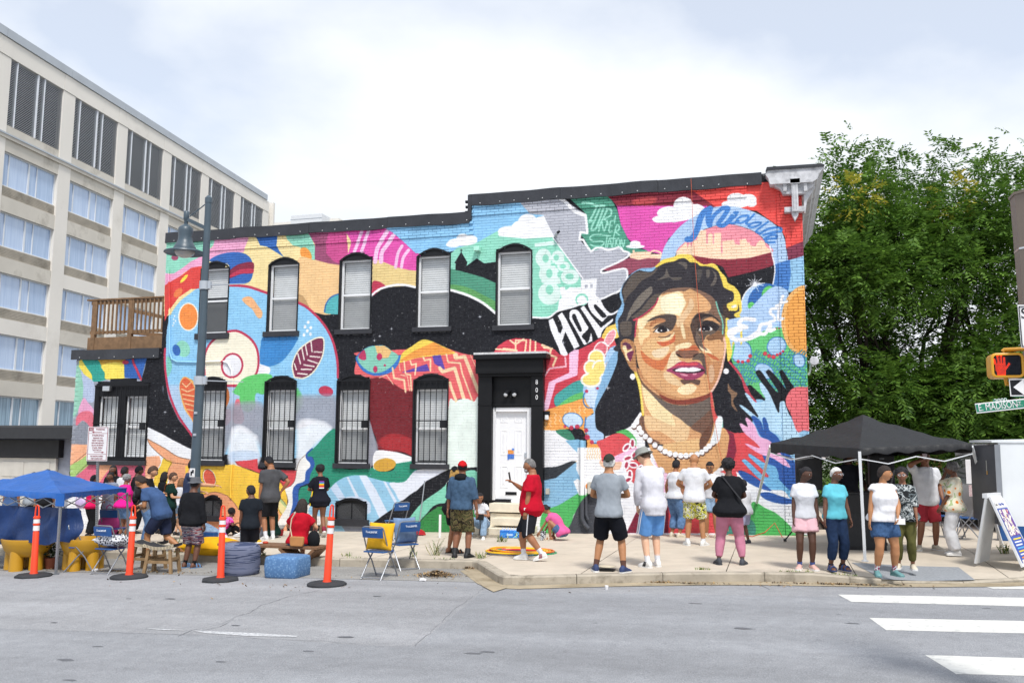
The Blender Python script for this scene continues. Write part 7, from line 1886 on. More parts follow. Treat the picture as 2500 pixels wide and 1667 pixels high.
# car points along +y away from us; rear faces the camera
def csec(y,hw,z0,z1,r=.12):
 return[(-hw,y,z0),(-hw-.02,y,z0+.25),(-hw,y,z1-r),(-hw+r,y,z1),(hw-r,y,z1),(hw,y,z1-r),(hw+.02,y,z0+.25),(hw,y,z0)]
carloft([csec(-2.25,.78,.38,.85),csec(-2.2,.86,.30,1.0),csec(-1.9,.9,.25,1.05),csec(0,.92,.22,1.05),csec(1.2,.91,.22,1.02),csec(2.0,.86,.25,.95),csec(2.3,.7,.35,.8)],M_CAR,'body',cr)
carloft([csec(-2.12,.74,1.0,1.08,.03),csec(-1.95,.72,1.0,1.52,.08),csec(-1.6,.70,1.0,1.62,.08),csec(0,.70,1.0,1.66,.1),csec(.6,.68,1.0,1.55,.1),csec(1.2,.7,1.0,1.04,.03)],M_CGL,'cabin_glass',cr)
carloft([csec(-1.72,.71,1.58,1.66,.05),csec(0,.72,1.60,1.70,.06),csec(.5,.68,1.55,1.62,.05)],M_CAR,'roof',cr)
for s_ in(-1,1):
 MB().loft([[(s_*.62,-2.26,.86),(s_*.87,-2.19,.84),(s_*.88,-2.17,1.02),(s_*.66,-2.23,1.02)],[(s_*.62,-2.1,.86),(s_*.89,-1.9,.88),(s_*.9,-1.9,1.03),(s_*.66,-2.0,1.02)]]).build('tail_light',M_TAIL,cr,world=0)
 for y_ in(-1.45,1.4):
  MB().tube([(s_*.72,y_,.33),(s_*.92,y_,.33)],.33,20).build('wheel',M_RUB,cr,world=0);MB().tube([(s_*.9,y_,.33),(s_*.935,y_,.33)],.2,14).build('rim',M_ALU,cr,world=0)
MB().box(-.25,-2.27,.68,.25,-2.25,.80).build('number_plate',M_SW,cr,world=0);MB().box(-.86,-2.3,.34,.86,-2.15,.52).build('bumper',mat('dark_bumper','2a2c30',rough=.6),cr,world=0,bevel=.03)
cr.rotation_euler.z=rad(12)
YT=15.9
tr=thing('white_trailer','white box trailer with a dark open end at the right edge','trailer',tuple(KP(2440,1290,YT)))
def TP(x,y,Y=YT):return KP(x,y,Y)
a, b=TP(2437,1080), TP(2560,1286)
M_TRW=mat('white_trailer_skin','d6dadd',rough=.4,var=.05,scale=2,bump=.15,bscale=5);M_TRD=mat('dark_trailer_door','4b4e54',rough=.45,var=.15,scale=4)
z0=b.z;MB().box(a.x,YT,z0,a.x+3,YT+.05,a.z).build('side_panel',M_TRW,tr);MB().box(a.x,YT+.05,z0,a.x+3,YT+.8,a.z-.01).build('box_body',M_TRW,tr)
c0=TP(2394,1085);MB().add([Vector((a.x,YT,z0)),Vector((c0.x,YT+.8,z0+.05)),Vector((c0.x,YT+.8,TP(2394,1088,YT+.8).z)),Vector((a.x,YT,TP(2430,1084).z))]+[Vector((a.x,YT+.04,z0)),Vector((c0.x,YT+.84,z0+.05)),Vector((c0.x,YT+.84,TP(2394,1088,YT+.8).z)),Vector((a.x,YT+.04,TP(2430,1084).z))],[(0,1,2,3),(7,6,5,4),(0,4,5,1),(1,5,6,2),(2,6,7,3)]).build('open_door',M_TRD,tr)
q=TP(2432,1085);MB().box(q.x-.03,YT-.02,z0,q.x+.05,YT,q.z).build('hinge_post',M_ALU,tr)
R1=[[(a.x-.1,YT-.02,a.z),(a.x+3,YT-.02,a.z-.0),(a.x+3,YT+.8,a.z+.02),(c0.x-.0,YT+.85,a.z+.0)],[(a.x-.1,YT-.02,a.z+.03),(a.x+3,YT-.02,a.z+.03),(a.x+3,YT+.8,a.z+.14),(c0.x-.0,YT+.85,a.z+.04)]]
MB().loft(R1).build('roof',M_TRW,tr)
q=TP(2413,1140,YT+.35);MB().boxc((q.x-.0,YT+.36,q.z),.06,.02,.22).build('label',mat('label_pale','b9b9b0'),tr);MB().boxc((q.x-.0,YT+.35,q.z-.09),.06,.02,.06).build('label',M_YEL,tr)
for sx in(.8,1.9):MB().tube([(a.x+sx,YT-.05,gz(a.x)+.3),(a.x+sx,YT+.2,gz(a.x)+.3)],.3,20).build('wheel',M_RUB,tr)
# A-frame sandwich board
M_AF=mat('white_plastic_board','d4d6d8',rough=.5,var=.06,scale=3)
aL0, aL1=GP(2378,1374), GP(2428,1362);aR0=GP(2493,1385)
af=thing('sandwich_board','white plastic sandwich board with a colourful event poster','sign',tuple((aL0+aR0)/2))
topA=KP(2424,1211,aL0.y+.12);topB=KP(2470,1203,aL0.y+.35)
wv=Vector((.36,.5,0)).normalized()*.62;
A0, A1=Vector(aL0), Vector(aL0)+Vector((.30,.55,0));A1.z=gz(A1.x);B0=Vector((aR0.x,aR0.y,aR0.z));B1=B0+Vector((.30,.55,0));B1.z=gz(B1.x)
T0=Vector(((A0.x+B0.x)/2-.12,(A0.y+B0.y)/2,topA.z));T1=T0+Vector((.27,.5,.0))
def slab(p0,p1,p2,p3,th,m_,name,parent):
 n=(p1-p0).cross(p3-p0).normalized()*th;return MB().add([p0,p1,p2,p3,p0+n,p1+n,p2+n,p3+n],[(3,2,1,0),(4,5,6,7),(0,1,5,4),(1,2,6,5),(2,3,7,6),(3,0,4,7)]).build(name,m_,parent)
slab(A0,A1,T1,T0,.03,M_AF,'left_panel',af);slab(B0,B1,T1+Vector((.05,0,0)),T0+Vector((.05,0,0)),.03,M_AF,'right_panel',af)
for k in range(6):
 s_=.12+k*.13;pa=A0.lerp(T0,s_)+Vector((-.008,-.004,0));pb=A1.lerp(T1,s_)+Vector((-.008,-.004,0));MB().bar(pa.lerp(pb,.12),pa.lerp(pb,.88),.012,.02).build('panel_rib',M_AF,af)
MB().bar(T0+Vector((-.0,0,.02)),T1+Vector((.04,0,.02)),.07,.07).build('carry_handle',M_AF,af)
B0t, B1t=T0+Vector((.05,0,0)), T1+Vector((.05,0,0));n_=(B1-B0).cross(B0t-B0).normalized();n_=n_ if n_.y<0 else-n_
def bp2(u,v,d=.034):return B0.lerp(B1,u).lerp(B0t.lerp(B1t,u),v)+n_*d
def bquad(u0,v0,u1,v1,m_,name,d=.034):return MB().add([bp2(u0,v0,d),bp2(u1,v0,d),bp2(u1,v1,d),bp2(u0,v1,d)],[(0,1,2,3)]).build(name,m_,af)
bquad(.07,.05,.93,.82,mat('poster_blue','3a56a8',var=.1),'poster');bquad(.12,.42,.88,.80,pattern('poster_picture',['c9532c','e9a43a','d8d2c8','6b4a8a','e07b50','f0e6d8'],'noise',7),'poster_picture',.037);bquad(.07,.83,.93,.92,M_SW,'header_strip',.036)
bquad(.12,.05,.88,.09,pattern('poster_foot',['e9a43a','d8d2c8','c9532c'],'noise',20),'poster_foot',.037)
for k, c_ in enumerate(('poster_yellow','poster_white','poster_white','poster_cyan','poster_yellow','poster_white','poster_orange')):
 cc={'poster_yellow':'e8c93f','poster_white':'d9dcea','poster_cyan':'58a6d8','poster_orange':'e08a3a'}[c_];bquad(.2,.365-k*.043,.82-.06*(k%3),.385-k*.043,mat(c_,cc),'poster_line',.0375)
u_=(B1-B0).normalized();v_=(B0t-B0).normalized();Mx=Matrix((u_,v_,u_.cross(v_))).transposed();
if(u_.cross(v_)).dot(n_)<0:pass
ot=text('This Way',.06,M_SR if False else mat('poster_blue','3a56a8'),af,loc=tuple(bp2(.55,.875,.04)-af.location),name='lettering');ot.rotation_euler=Mx.to_euler()
mb=MB();a_, b_=bp2(.12,.875,.04), bp2(.32,.875,.04);mb.bar(a_,b_,.01,.004);mb.bar(a_,a_+(b_-a_)*.2+v_*.02,.008,.004);mb.bar(a_,a_+(b_-a_)*.2-v_*.02,.008,.004);mb.build('arrow',M_BLACK,af)
tag(MB().box(*(lambda p_:(p_.x-.05,p_.y,p_.z,p_.x+.45,p_.y+.3,p_.z+.32))(GP(2450,1320))).build('blue_crate',M_CHB,None,bevel=.02),'blue crate on the pavement behind the sandwich board','crate')
# notices on a pole behind
q=KP(2383,1130,22);ns=thing('notice_post','thin post with small white and pink notices behind the canopy leg','sign',(q.x,22,gz(q.x)))
MB().bar((q.x,22,gz(q.x)),(q.x,22,q.z+.4),.04,.04).build('post',M_GALV,ns);MB().box(q.x-.22,21.96,KP(0,1141,22).z,q.x+.2,21.97,KP(0,1118,22).z+.25).build('notice',M_SW,ns);MB().box(q.x-.18,21.95,KP(0,1163,22).z,q.x+.25,21.96,KP(0,1143,22).z).build('notice',pattern('fine_print_notice',['d9c9c9','9a6a70'],'noise',60,ramp=[0,.55]),ns)
q=KP(2005,1108,24);t=thing('notice','small white notice hanging above the left loudspeaker','sign',tuple(q));MB().box(q.x-.1,24,q.z-.12,q.x+.1,24.01,q.z+.15).build('plate',M_SW,t)
MB().box(q.x-.07,23.99,q.z-.05,q.x+.07,24,q.z+.02).build('print',mat('notice_print','70747c'),t)
# ================================================================ small things on the pavement
hp=GP(1265,1352);hoops=['2f4fae','4a3a9a','1f8f5a','3fa7d6','d23a2a','e6a21a','e2701a','f0c019','f0b019']
for k, c_ in enumerate(hoops):
 r_=random.Random(k);R_=.36+.02*(k%4);cx, cy=hp.x+.04*r_.uniform(-3,3), hp.y+.10+.04*r_.uniform(-2,2);ti=r_.uniform(-.03,.05)
 o=MB().tube([(cx+(R_+.14)*math.cos(a)*1.02,cy+R_*math.sin(a)*1.0,gz(cx)+.016+.011*(k//2)+ti*.4*math.cos(a))for a in[j*math.tau/40 for j in range(40)]],.0155,8,closed=True).build('hula_hoop',mat('hoop_'+c_,c_,rough=.3,var=.04),None,smooth=2)
 tag(o,['dark blue','indigo','green','sky blue','red','amber','orange','bright yellow, topmost','golden yellow'][k]+' hula hoop in the pile beside the walking man','hoop','hula hoops piled on the pavement')
# water pack
wp=KP(1220,1302,18.75);t=thing('water_pack','shrink-wrapped blue pack of water bottles on the lowest step','bottles',(wp.x,18.75,wall_pt(1220,1314,18.75)[1]));a, b=wall_pt(1220,1290,18.75), wall_pt(1267,1314,18.75)
MB().box(a[0],18.75,b[1],b[0],19.0,a[1]-.03).build('wrap',pattern('water_label',['2f6fc4','3f8fe0','2a5fb4','7fd0e8','d9e24a'],'noise',9,rough=.25,ramp=[0,.4,.5,.62,.70]),t,bevel=.015)
MB().box(a[0]+.16,18.742,b[1]+.05,b[0]-.14,18.75,a[1]-.10).build('label',mat('label_blue_white','aac8ea',rough=.3),t)
for k in range(7):
 x=a[0]+.035+(b[0]-a[0]-.07)*k/6;MB().tube([(x,18.86,a[1]-.04),(x,18.86,a[1]),(x,18.86,a[1]+.02)],[.03,.014,.014],10).build('bottle_top',mat('clear_plastic','c9d3dc',rough=.15),t,smooth=1)
q=KP(1274,1300,18.8);t=thing('water_bottle','single clear water bottle standing beside the pack','bottle',(q.x,18.8,wall_pt(1274,1316,18.8)[1]));MB().loft(lathe([(0,.032),(.13,.034),(.17,.015),(.20,.014)],(0,0,0),12)).build('bottle',mat('clear_plastic','c9d3dc'),t,world=0,smooth=1);MB().loft(lathe([(.06,.035),(.11,.0355)],(0,0,0),12)).build('label',mat('water_blue','3f7fcf'),t,world=0)
q=GP(1326,1318);t=thing('painted_jar','small clear tub of coloured paints beside the crouching girl','jar',tuple(q));MB().loft(lathe([(0,.055),(.18,.06),(.19,.05)],(0,0,0),14)).build('tub',pattern('jar_mix',['3a5fb0','cfd6dc','3f3f46','8a5a40'],'noise',18,rough=.2),t,world=0,smooth=1);MB().tube([(0,0,.1),(-.03,0,.27)],.008,6).build('brush',M_STW,t,world=0)
# litter can, cup, tray, tub, plate, cups, bag, broom
q=GP(1383,1425,ROAD);t=thing('drink_can','crushed blue and white drink can lying in the gutter','can',tuple(q+Vector((0,0,.035))));MB().tube([(-.065,0,0),(-.058,0,0),(.055,.02,0),(.065,.02,0)],[.027,.033,.033,.026],14).build('can',pattern('can_print',['2b4a9c','24407f','c9cfd8'],'noise',25,rough=.3,ramp=[0,.35,.6]),t,world=0,smooth=1);MB().tube([(.06,.02,0),(.067,.02,0)],.026,12).build('can_end',M_CHROME,t,world=0)
q=GP(1481,1438,ROAD);tag(MB().loft(lathe([(q.z,.02),(q.z+.05,.028),(q.z+.055,.024)],q,10)).build('paper_cup',M_SW,None,smooth=1),'small squashed white paper cup in the gutter','cup')
q=GP(1479,1393);t=thing('food_tray','black tray with a pale lid on the kerb behind the navy shoe','tray',tuple(q));MB().loft([[(w*x,w*.6*y,z)for x,y in((-1,-1),(1,-1),(1,1),(-1,1))]for z,w in((0,.12),(.03,.15))]).build('tray',M_BLACK,t,world=0);MB().ball((.0,.06,.06),.15,.12,.02,14,6).build('lid',mat('pale_lid','c9bfa9'),t,world=0,smooth=2)
q=GP(567,1332);t=thing('wipes_tub','white and blue tub of wipes standing at the end of the bench','tub',tuple(q));MB().loft(lathe([(0,.055),(.13,.058),(.14,.05)],(0,0,0),14)).build('tub',mat('tub_blue','4a8fd0',rough=.3),t,world=0,smooth=1);MB().loft(lathe([(.125,.062),(.16,.062)],(0,0,0),14)).build('lid',M_SW,t,world=0)
q=Vector((wall_pt(618,1328,bl.y+.1)[0],yb,bz));t=thing('snack_plate','paper plate with yellow and red food on the bench','plate',tuple(q));MB().ball((0,0,.012),.15,.11,.014,16,6).build('plate',M_SW,t,world=0,smooth=2);MB().ball((-.02,0,.04),.10,.06,.03,12,6).build('food',mat('corn_yellow','e0b52a'),t,world=0,smooth=2);MB().ball((.16,0,.02),.06,.05,.025,10,6).build('food',mat('red_snack','b8432a'),t,world=0,smooth=2)
M_RED=mat('red_plastic','b41f2c',rough=.35,var=.06)
for k, (x,y,lb)in enumerate(((676,1308,'left of the two red paint cups behind the bench'),(686,1307,'right of the two red paint cups, full of brushes'))):
 q=GP(x,y);t=thing('paint_cup',lb,'cup',tuple(q),group='red paint cups');MB().loft(lathe([(0,.045),(.13,.062),(.135,.055)],(0,0,0),14)).build('cup',M_RED,t,world=0,smooth=1)
 for j in range(3+k*2):MB().tube([(.01*j-.02,0,.1),(.03*j-.04,.01*j,.25)],.007,5).build('brush',M_STW if k==0 else M_BLACK,t,world=0)
q=GP(797,1300);t=thing('paper_bag','crumpled brown paper bag on the pavement behind the sneakers','bag',tuple(q));MB().loft([[(x*s_+jx,y*s_,z)for x,y in((-.15,-.1),(.0,-.12),(.15,-.1),(.15,.1),(0,.08),(-.15,.1))]for z,s_,jx in((0,1,0),(.15,.95,.01),(.3,.8,.02),(.38,.6,-.02))]).build('bag',mat('kraft_paper','9c8468',rough=.9,bump=.8,bscale=12),t,world=0)
q=GP(1022,1307);t=thing('broom','red broom with a grey handle leaning against the wall','broom',tuple(q));tp_=WP(1037,1174,19.94);MB().tube([q+Vector((0,0,.16)),tp_],.014,8).build('handle',M_ALU,t,smooth=1)
MB().loft([[(x,y,z)for x,y in((-w,-.03),(w,-.03),(w,.03),(-w,.03))]for z,w in((.02,.17),(.10,.13),(.14,.06))]).build('head',M_RED,t,world=0);MB().loft([[(x,y,z)for x,y in((-w,-.025),(w,-.025),(w,.025),(-w,.025))]for z,w in((.0,.10),(.02,.12))]).build('bristles',M_BLACK,t,world=0)
o=tag(MB().box(*(lambda p_:(p_.x-.16,p_.y,p_.z,p_.x+.16,p_.y+.18,p_.z+.2))(GP(505,1322))).build('paint_box',M_CHB,None,bevel=.02),'dark blue box on the pavement beside the seated child','box')
o=tag(MB().box(*(lambda p_:(p_.x-.03,p_.y,p_.z,p_.x+.02,p_.y+.02,p_.z+.5))(GP(1074,1312))).build('board',M_SW,None),'small white board leaning behind the camouflage shorts man','board')
c=GP(300,1398,ROAD);
for i, (x,y,lb)in enumerate(((232,1394,'crumpled white napkin on the asphalt under the left folding chair'),(505,1358,'torn white paper scrap on the kerb left of the pouf'),(1030,1418,'crumpled clear plastic bag beside the leaf pile'))):
 q=GP(x,y,ROAD);rr=random.Random(i);mb=MB();mb.ball((q.x,q.y,q.z+.02),.07,.04,.02,8,5);mb.v=[(a+rr.uniform(-.012,.012),b+rr.uniform(-.012,.012),max(q.z+.003,c_+rr.uniform(-.01,.015)))for a,b,c_ in mb.v];tag(mb.build('paper_scrap',M_SW,None),lb,'litter')
# ================================================================ people
SK={'dark':'684433','deep':'523528','brown':'855840','mid':'9a6849','tan':'a8754f','light':'c99775','pale':'d9ad90'}
def skin(k):return mat('skin_'+k,SK[k],rough=.55,var=.06,scale=14,bump=.08,bscale=60)
def hairm(k):
 c={'black':'17151a','grey':'8a8a8c','white':'c9c8c4','brown':'4a3426','lightbrown':'8a6240','darkbrown':'2b211d','blonde':'b08a4a','salt':'6d6b6b'}[k]
 return mat('hair_'+k,c,rough=.8,var=.35,scale=26,bump=.9,bscale=60)
def tri_mesh_obj(mbs):
 me=bpy.data.meshes.new('tmp');v=[];f=[]
 for mb in mbs:
  b=len(v);v+=mb.v;f+=[tuple(i+b for i in q)for q in mb.f]
 me.from_pydata([tuple(q)for q in v],[],f)
 bm=bmesh.new();bm.from_mesh(me);bmesh.ops.recalc_face_normals(bm,faces=bm.faces);bm.to_mesh(me);bm.free()
 return me
SCR=bpy.data.scenes.new('scratch')
def remeshed(mbs,voxel,smooth=4,dec=None):
 me=tri_mesh_obj(mbs);o=bpy.data.objects.new('tmp',me);SCR.collection.objects.link(o)
 r=o.modifiers.new('r','REMESH');r.mode='VOXEL';r.voxel_size=voxel
 s=o.modifiers.new('s','SMOOTH');s.factor=.5;s.iterations=smooth
 if 0:d=o.modifiers.new('d','DECIMATE');d.ratio=dec
 SCR.view_layers[0].update();dg=SCR.view_layers[0].depsgraph;ev=o.evaluated_get(dg);out=bpy.data.meshes.new_from_object(ev)
 bpy.data.objects.remove(o);bpy.data.meshes.remove(me);return out
def wrinkle(me,amp,seed,freq=14,zlo=None):
 n=len(me.vertices)
 if not n:return
 co=np.empty(n*3,np.float32);no=np.empty(n*3,np.float32);me.vertices.foreach_get('co',co);me.vertices.foreach_get('normal',no);co=co.reshape(-1,3);no=no.reshape(-1,3)
 rs=np.random.RandomState(seed);s=np.zeros(n)
 w=co+.05*np.sin(co[:,[1,2,0]]*17+seed)
 for k in range(6):
  d=rs.normal(size=3);d/=np.linalg.norm(d);d[2]*=.7;s+=np.abs(np.sin((w@d)*freq*(1+.5*k)+rs.uniform(0,6)))*(1/(1+.5*k))
 s=s/s.max()-.5;co=co+no*(s*amp)[:,None];me.vertices.foreach_set('co',co.ravel());me.update()
def attach(me,name,m_,parent,smooth=1):
 me.name=name;me.materials.clear();me.materials.append(m_);me.polygons.foreach_set('use_smooth',[True]*len(me.polygons));o=bpy.data.objects.new(name,me);COL.objects.link(o);o.parent=parent;return o
def ik(a,c,l1,l2,pole):
 a, c, pole=Vector(a), Vector(c), Vector(pole);d=c-a;L=d.length;mx=(l1+l2)*.999
 if L>mx:c=a+d.normalized()*mx;d=c-a;L=mx
 if L<abs(l1-l2)+.01:L=abs(l1-l2)+.01
 x=(l1*l1-l2*l2+L*L)/(2*L);h=math.sqrt(max(0,l1*l1-x*x));dn=d.normalized();p_=pole-dn*pole.dot(dn)
 if p_.length<1e-4:p_=dn.orthogonal()
 return a+dn*x+p_.normalized()*h, c
def ring(c,X,Y,rx,ry,n=20,sq=2.4):
 out=[]
 for k in range(n):
  t=k*math.tau/n;ct, st=math.cos(t), math.sin(t);out.append(c+X*(math.copysign(abs(ct)**(2/sq),ct)*rx)+Y*(math.copysign(abs(st)**(2/sq),st)*ry))
 return out
def hand_mesh(mb,wrist,d,palmn,L,curl=.45,side=1):
 """palm and five fingers; d = direction of the hand, palmn = way the palm faces"""
 d=Vector(d).normalized();n=Vector(palmn);n=(n-d*n.dot(d));n=n.normalized()if n.length>1e-4 else d.orthogonal().normalized();x=d.cross(n)*side
 w=Vector(wrist);pl=L*.50
 mb.loft([ring(w+d*t*pl,x,n,L*a,L*b,10)for t,a,b in((-.25,.15,.11),(.1,.17,.10),(.55,.22,.085),(1.,.21,.075))])
 for i, (ox,fl)in enumerate(((-.155,.43),(-.055,.49),(.05,.46),(.145,.36))):
  b=w+d*pl*.93+x*L*ox;a1=curl*.6;a2=curl*1.5;r_=L*.052
  p1=b+(d*math.cos(a1)+n*math.sin(a1)+x*ox*.5)*L*fl*.5;p2=p1+(d*math.cos(a2)+n*math.sin(a2)+x*ox*.3)*L*fl*.3;p3=p2+(d*math.cos(a2*1.35)+n*math.sin(a2*1.35))*L*fl*.24
  mb.tube([b-d*L*.06,p1,p2,p3],[r_*1.1,r_,r_*.9,r_*.7],6)
 b=w+d*pl*.28-x*L*.15;p1=b+(-x*.75+d*.6+n*.25)*L*.22;p2=p1+(-x*.15+d*.9+n*.35)*L*.17
 mb.tube([b,p1,p2],[L*.075,L*.062,L*.045],6)
def head_mesh(c,F,R_,U,h,fem=0,yawm=None):
 """head shell with nose, brow, cheeks, lips and chin; F,R_,U = facing frame; c = centre; h = head height"""
 mb=MB();nu, nv=26, 20;rows=[]
 for i in range(1,nv):
  v=-math.pi/2+math.pi*i/nv;row=[]
  for j in range(nu):
   u=math.tau*j/nu;x=math.cos(v)*math.sin(u);y=math.cos(v)*math.cos(u);z=math.sin(v)
   W_, D_=.365*h, .435*h
   lo=max(0,-z);jaw=1-.42*lo**1.6 if y>-.2 else 1-.30*lo**1.6
   px_=x*W_*jaw*(1-.05*fem*lo);py_=y*D_*(1-.10*lo if y>0 else 1-.30*lo);pz_=z*.5*h
   if y>.3:
    fx, fz=px_/h, pz_/h;g_=lambda a, b, s1, s2:math.exp(-((fx-a)/s1)**2-((fz-b)/s2)**2)
    py_+=h*((.085-.02*fem)*g_(0,-.10,.060,.060)+.055*g_(0,-.02,.035,.08)+.022*g_(0,.08,.2,.04)-.05*(g_(-.13,.015,.075,.045)+g_(.13,.015,.075,.045))+.028*g_(0,-.235,.10,.032)+.03*g_(0,-.37,.12,.06)+.015*(g_(-.17,-.12,.08,.08)+g_(.17,-.12,.08,.08))-.01*g_(0,-.30,.1,.025))
   row.append(c+R_*px_+F*py_+U*pz_)
  rows.append(row)
 mb.loft(rows);
 for s_ in(-1,1):mb.ball(c+R_*(s_*.355*h)-F*.02*h-U*.04*h,.035*h,.075*h,.115*h,8,6,rot=Matrix((R_,F,U)).transposed())
 return mb
HF_={}
def person(label,at,H,face,sk='brown',g=1.,fem=0,pose=None,wear=(),hair=None,hat=None,shoes=None,socks=None,extra=None,group=None,beard=None,glasses=None,lips=None,look=0,tilt=0,det=1,seed=None):
 """at: point on the ground; face: compass of the chest, 0 = away from the camera, 90 = right"""
 p=dict(pel=(0,0,.53),lean=2,side=0,fr=(.065,.0,.045),fl=(-.065,.0,.045),hr=None,hl=None,er=(.4,-1,-.1),el=(-.4,-1,-.1),kr=(.1,1,0),kl=(-.1,1,0),toe=12,curl=.5,toes_r=None,toes_l=None,hunch=0,nr=None,nl=None)
 p.update(pose or{});seed=seed or(sum(map(ord,label))%1000)
 T=thing('person',label,'person',tuple(at),-rad(face),group)
 V=lambda q:Vector(q)*H
 X, Y, Z=Vector((1,0,0)), Vector((0,1,0)), Vector((0,0,1))
 ln, sd=rad(p['lean']), rad(p['side']);up=Vector((math.sin(sd),math.sin(ln),math.cos(ln)*math.cos(sd))).normalized();fw_=(Y-up*up.dot(Y)).normalized();rt=fw_.cross(up)
 pel=V(p['pel'])
 def sp(f,fo=0,sx=0):
  t=f-.53;bend=p['hunch']*max(0,t-.1)**2*6
  return pel+up*(t*H)+fw_*(fo+bend)*H+rt*sx*H
 gt=g**1.0
 if fem:TS=[(.455,.070,.055,-.004),(.50,.098*gt,.076*gt,-.008),(.535,.100*gt,.072*gt,-.006),(.59,.076*gt,.058*gt,.004*gt),(.63,.072*gt,.056*gt,.006*gt),(.68,.080*gt,.066*gt,.008),(.72,.086*gt**.7,.076*gt**.8,.012),(.76,.086*gt**.5,.060*gt**.5,.002),(.795,.080,.050*gt**.4,-.004),(.82,.067,.043,-.006),(.84,.044,.037,-.002),(.862,.030,.033,.002),(.90,.030,.032,.008)]
 else:TS=[(.455,.068,.055,0),(.50,.090*gt,.066*gt,-.004),(.535,.091*gt,.066*gt,-.002),(.59,.085*gt,.064*gt,.006*gt),(.63,.086*gt,.066*gt,.008*gt),(.68,.093*gt**.8,.068*gt**.8,.004),(.72,.100*gt**.6,.068*gt**.6,.002),(.76,.103*gt**.4,.064*gt**.4,0),(.80,.100,.052,-.004),(.825,.080,.047,-.006),(.845,.052,.042,-.002),(.865,.037,.038,.002),(.90,.036,.037,.008)]
 def torso(z0,z1,inf=0,flare=0):
  zs=sorted(set([z0,z1]+[s[0]for s in TS if z0<s[0]<z1]));rings_=[]
  for z in zs:
   a=[np.interp(z,[s[0]for s in TS],[s[k]for s in TS])for k in(1,2,3)];e=inf+flare*min(1.3,max(0,(.64-z)/.12))
   rings_.append(ring(sp(z,a[2]),rt,fw_,a[0]*H+e,a[1]*H+e*.9))
  mb=MB();mb.loft(rings_);return mb
 sw=(.083 if fem else .103)*(1+.14*(gt-1))
 sr, sl=sp(.802,-.002,sw), sp(.802,-.002,-sw)
 hang=lambda s_:sp(.8,0)+rt*s_*(sw+.026+.05*(gt-1))*H+Vector((0,.02*H,0))-Z*(.325*H)
 hr=V(p['hr'])if p['hr']else hang(1);hl=V(p['hl'])if p['hl']else hang(-1)
 er, hr=ik(sr,hr,.165*H,.150*H,V(p['er']));el, hl=ik(sl,hl,.165*H,.150*H,V(p['el']))
 hipr, hipl=sp(.505,0,.048), sp(.505,0,-.048)
 fr, fl=V(p['fr']), V(p['fl'])
 kr, fr=ik(hipr,fr,.242*H,.232*H,V(p['kr']));kl, fl=ik(hipl,fl,.242*H,.232*H,V(p['kl']))
 la=gt**.7;AR=[.030*la,.0275*la,.0225*la**.8,.0235*la**.7,.0150];LR=[.052*gt**.8,.046*gt**.8,.033*gt**.5,.034*gt**.6,.020]
 if fem:AR=[q*.88 for q in AR];LR=[q*1.04 for q in LR];LR[-1]=.0185
 def limb_pts(a,b,c,R5,s0=0,s1=2,inf=0,infend=None):
  """samples along a two-bone limb between parameters s0..s1 (0 root, 1 middle joint, 2 end)"""
  S=[0,.45,.93,1.0,1.07,1.30,1.7,2.0];RR=[R5[0],R5[1],R5[2]*1.03,R5[2],R5[2],R5[3],(R5[3]+R5[4])*.5,R5[4]]
  ss=sorted(set([s0,s1]+[q for q in S if s0<q<s1]));P_, Q=[], []
  for s_ in ss:
   P_.append(a.lerp(b,s_)if s_<=1 else b.lerp(c,s_-1));ie=inf if infend is None else inf+(infend-inf)*((s_-s0)/(s1-s0));Q.append(np.interp(s_,S,RR)*H+ie)
  return P_, Q
 body=[torso(.455,.90)]
 for a, b, c, R5 in((sr,er,hr,AR),(sl,el,hl,AR),(hipr,kr,fr,LR),(hipl,kl,fl,LR)):
  P_, Q=limb_pts(a,b,c,R5);mb=MB();mb.tube(P_,Q,12);mb.ball(a,Q[0]*1.03,n=10,m_=7);body.append(mb)
 for s_, a in((1,hipr),(-1,hipl)):
  mb=MB();mb.ball(a-fw_*.010*H+Z*.0,.054*H*gt**.8,.056*H*gt**.8,.056*H,12,8);body.append(mb)
 if fem:
  for s_ in(-1,1):mb=MB();mb.ball(sp(.715,.050*gt**.5,s_*.040*gt**.4),.036*H*gt**.6,.034*H*gt**.5,.036*H*gt**.5,12,8);body.append(mb)
 bm_=remeshed(body,.0145 if det else .019,4)
 hd_=MB()
 hs=.098*H if not fem else .090*H
 for w_, e_, s_, nn in((hr,er,1,p['nr']),(hl,el,-1,p['nl'])):
  d_=(w_-e_).normalized();n_=Vector(nn)if nn else(rt*-s_ if abs(d_.z)>.6 else-Z);hand_mesh(hd_,w_,d_,n_,hs,p['curl'],s_)
 yaw, pit=rad(look), rad(tilt);F=(fw_*math.cos(yaw)+rt*math.sin(yaw));F=(Vector((F.x,F.y,0)).normalized());U=Z.copy();R_=F.cross(U);F2=F*math.cos(pit)-U*math.sin(pit);U2=U*math.cos(pit)+F*math.sin(pit)
 hh=.139*H if H>1.4 else .139*H*(1+.30*(1.4-H)/.5);nk=sp(.855,.006);hc=nk+U2*(.50*hh)+F2*.13*hh+up*.012*H
 hm_=head_mesh(hc,F2,R_,U2,hh,fem);nt_=MB().tube([sp(.84),nk,hc-U2*.25*hh-F2*.12*hh],[.037*H if not fem else .031*H,.033*H if not fem else .028*H,.034*H if not fem else .028*H],12)
 for q in(hd_,hm_,nt_):
  me2=tri_mesh_obj([q]);b1=bmesh.new();b1.from_mesh(bm_);b1.from_mesh(me2);b1.to_mesh(bm_);b1.free();bpy.data.meshes.remove(me2)
 B=attach(bm_,'body',skin(sk),T)
 rotH=Matrix((R_,F2,U2)).transposed()
 hl_=lambda x, y, z:hc+R_*x*hh+F2*y*hh+U2*z*hh
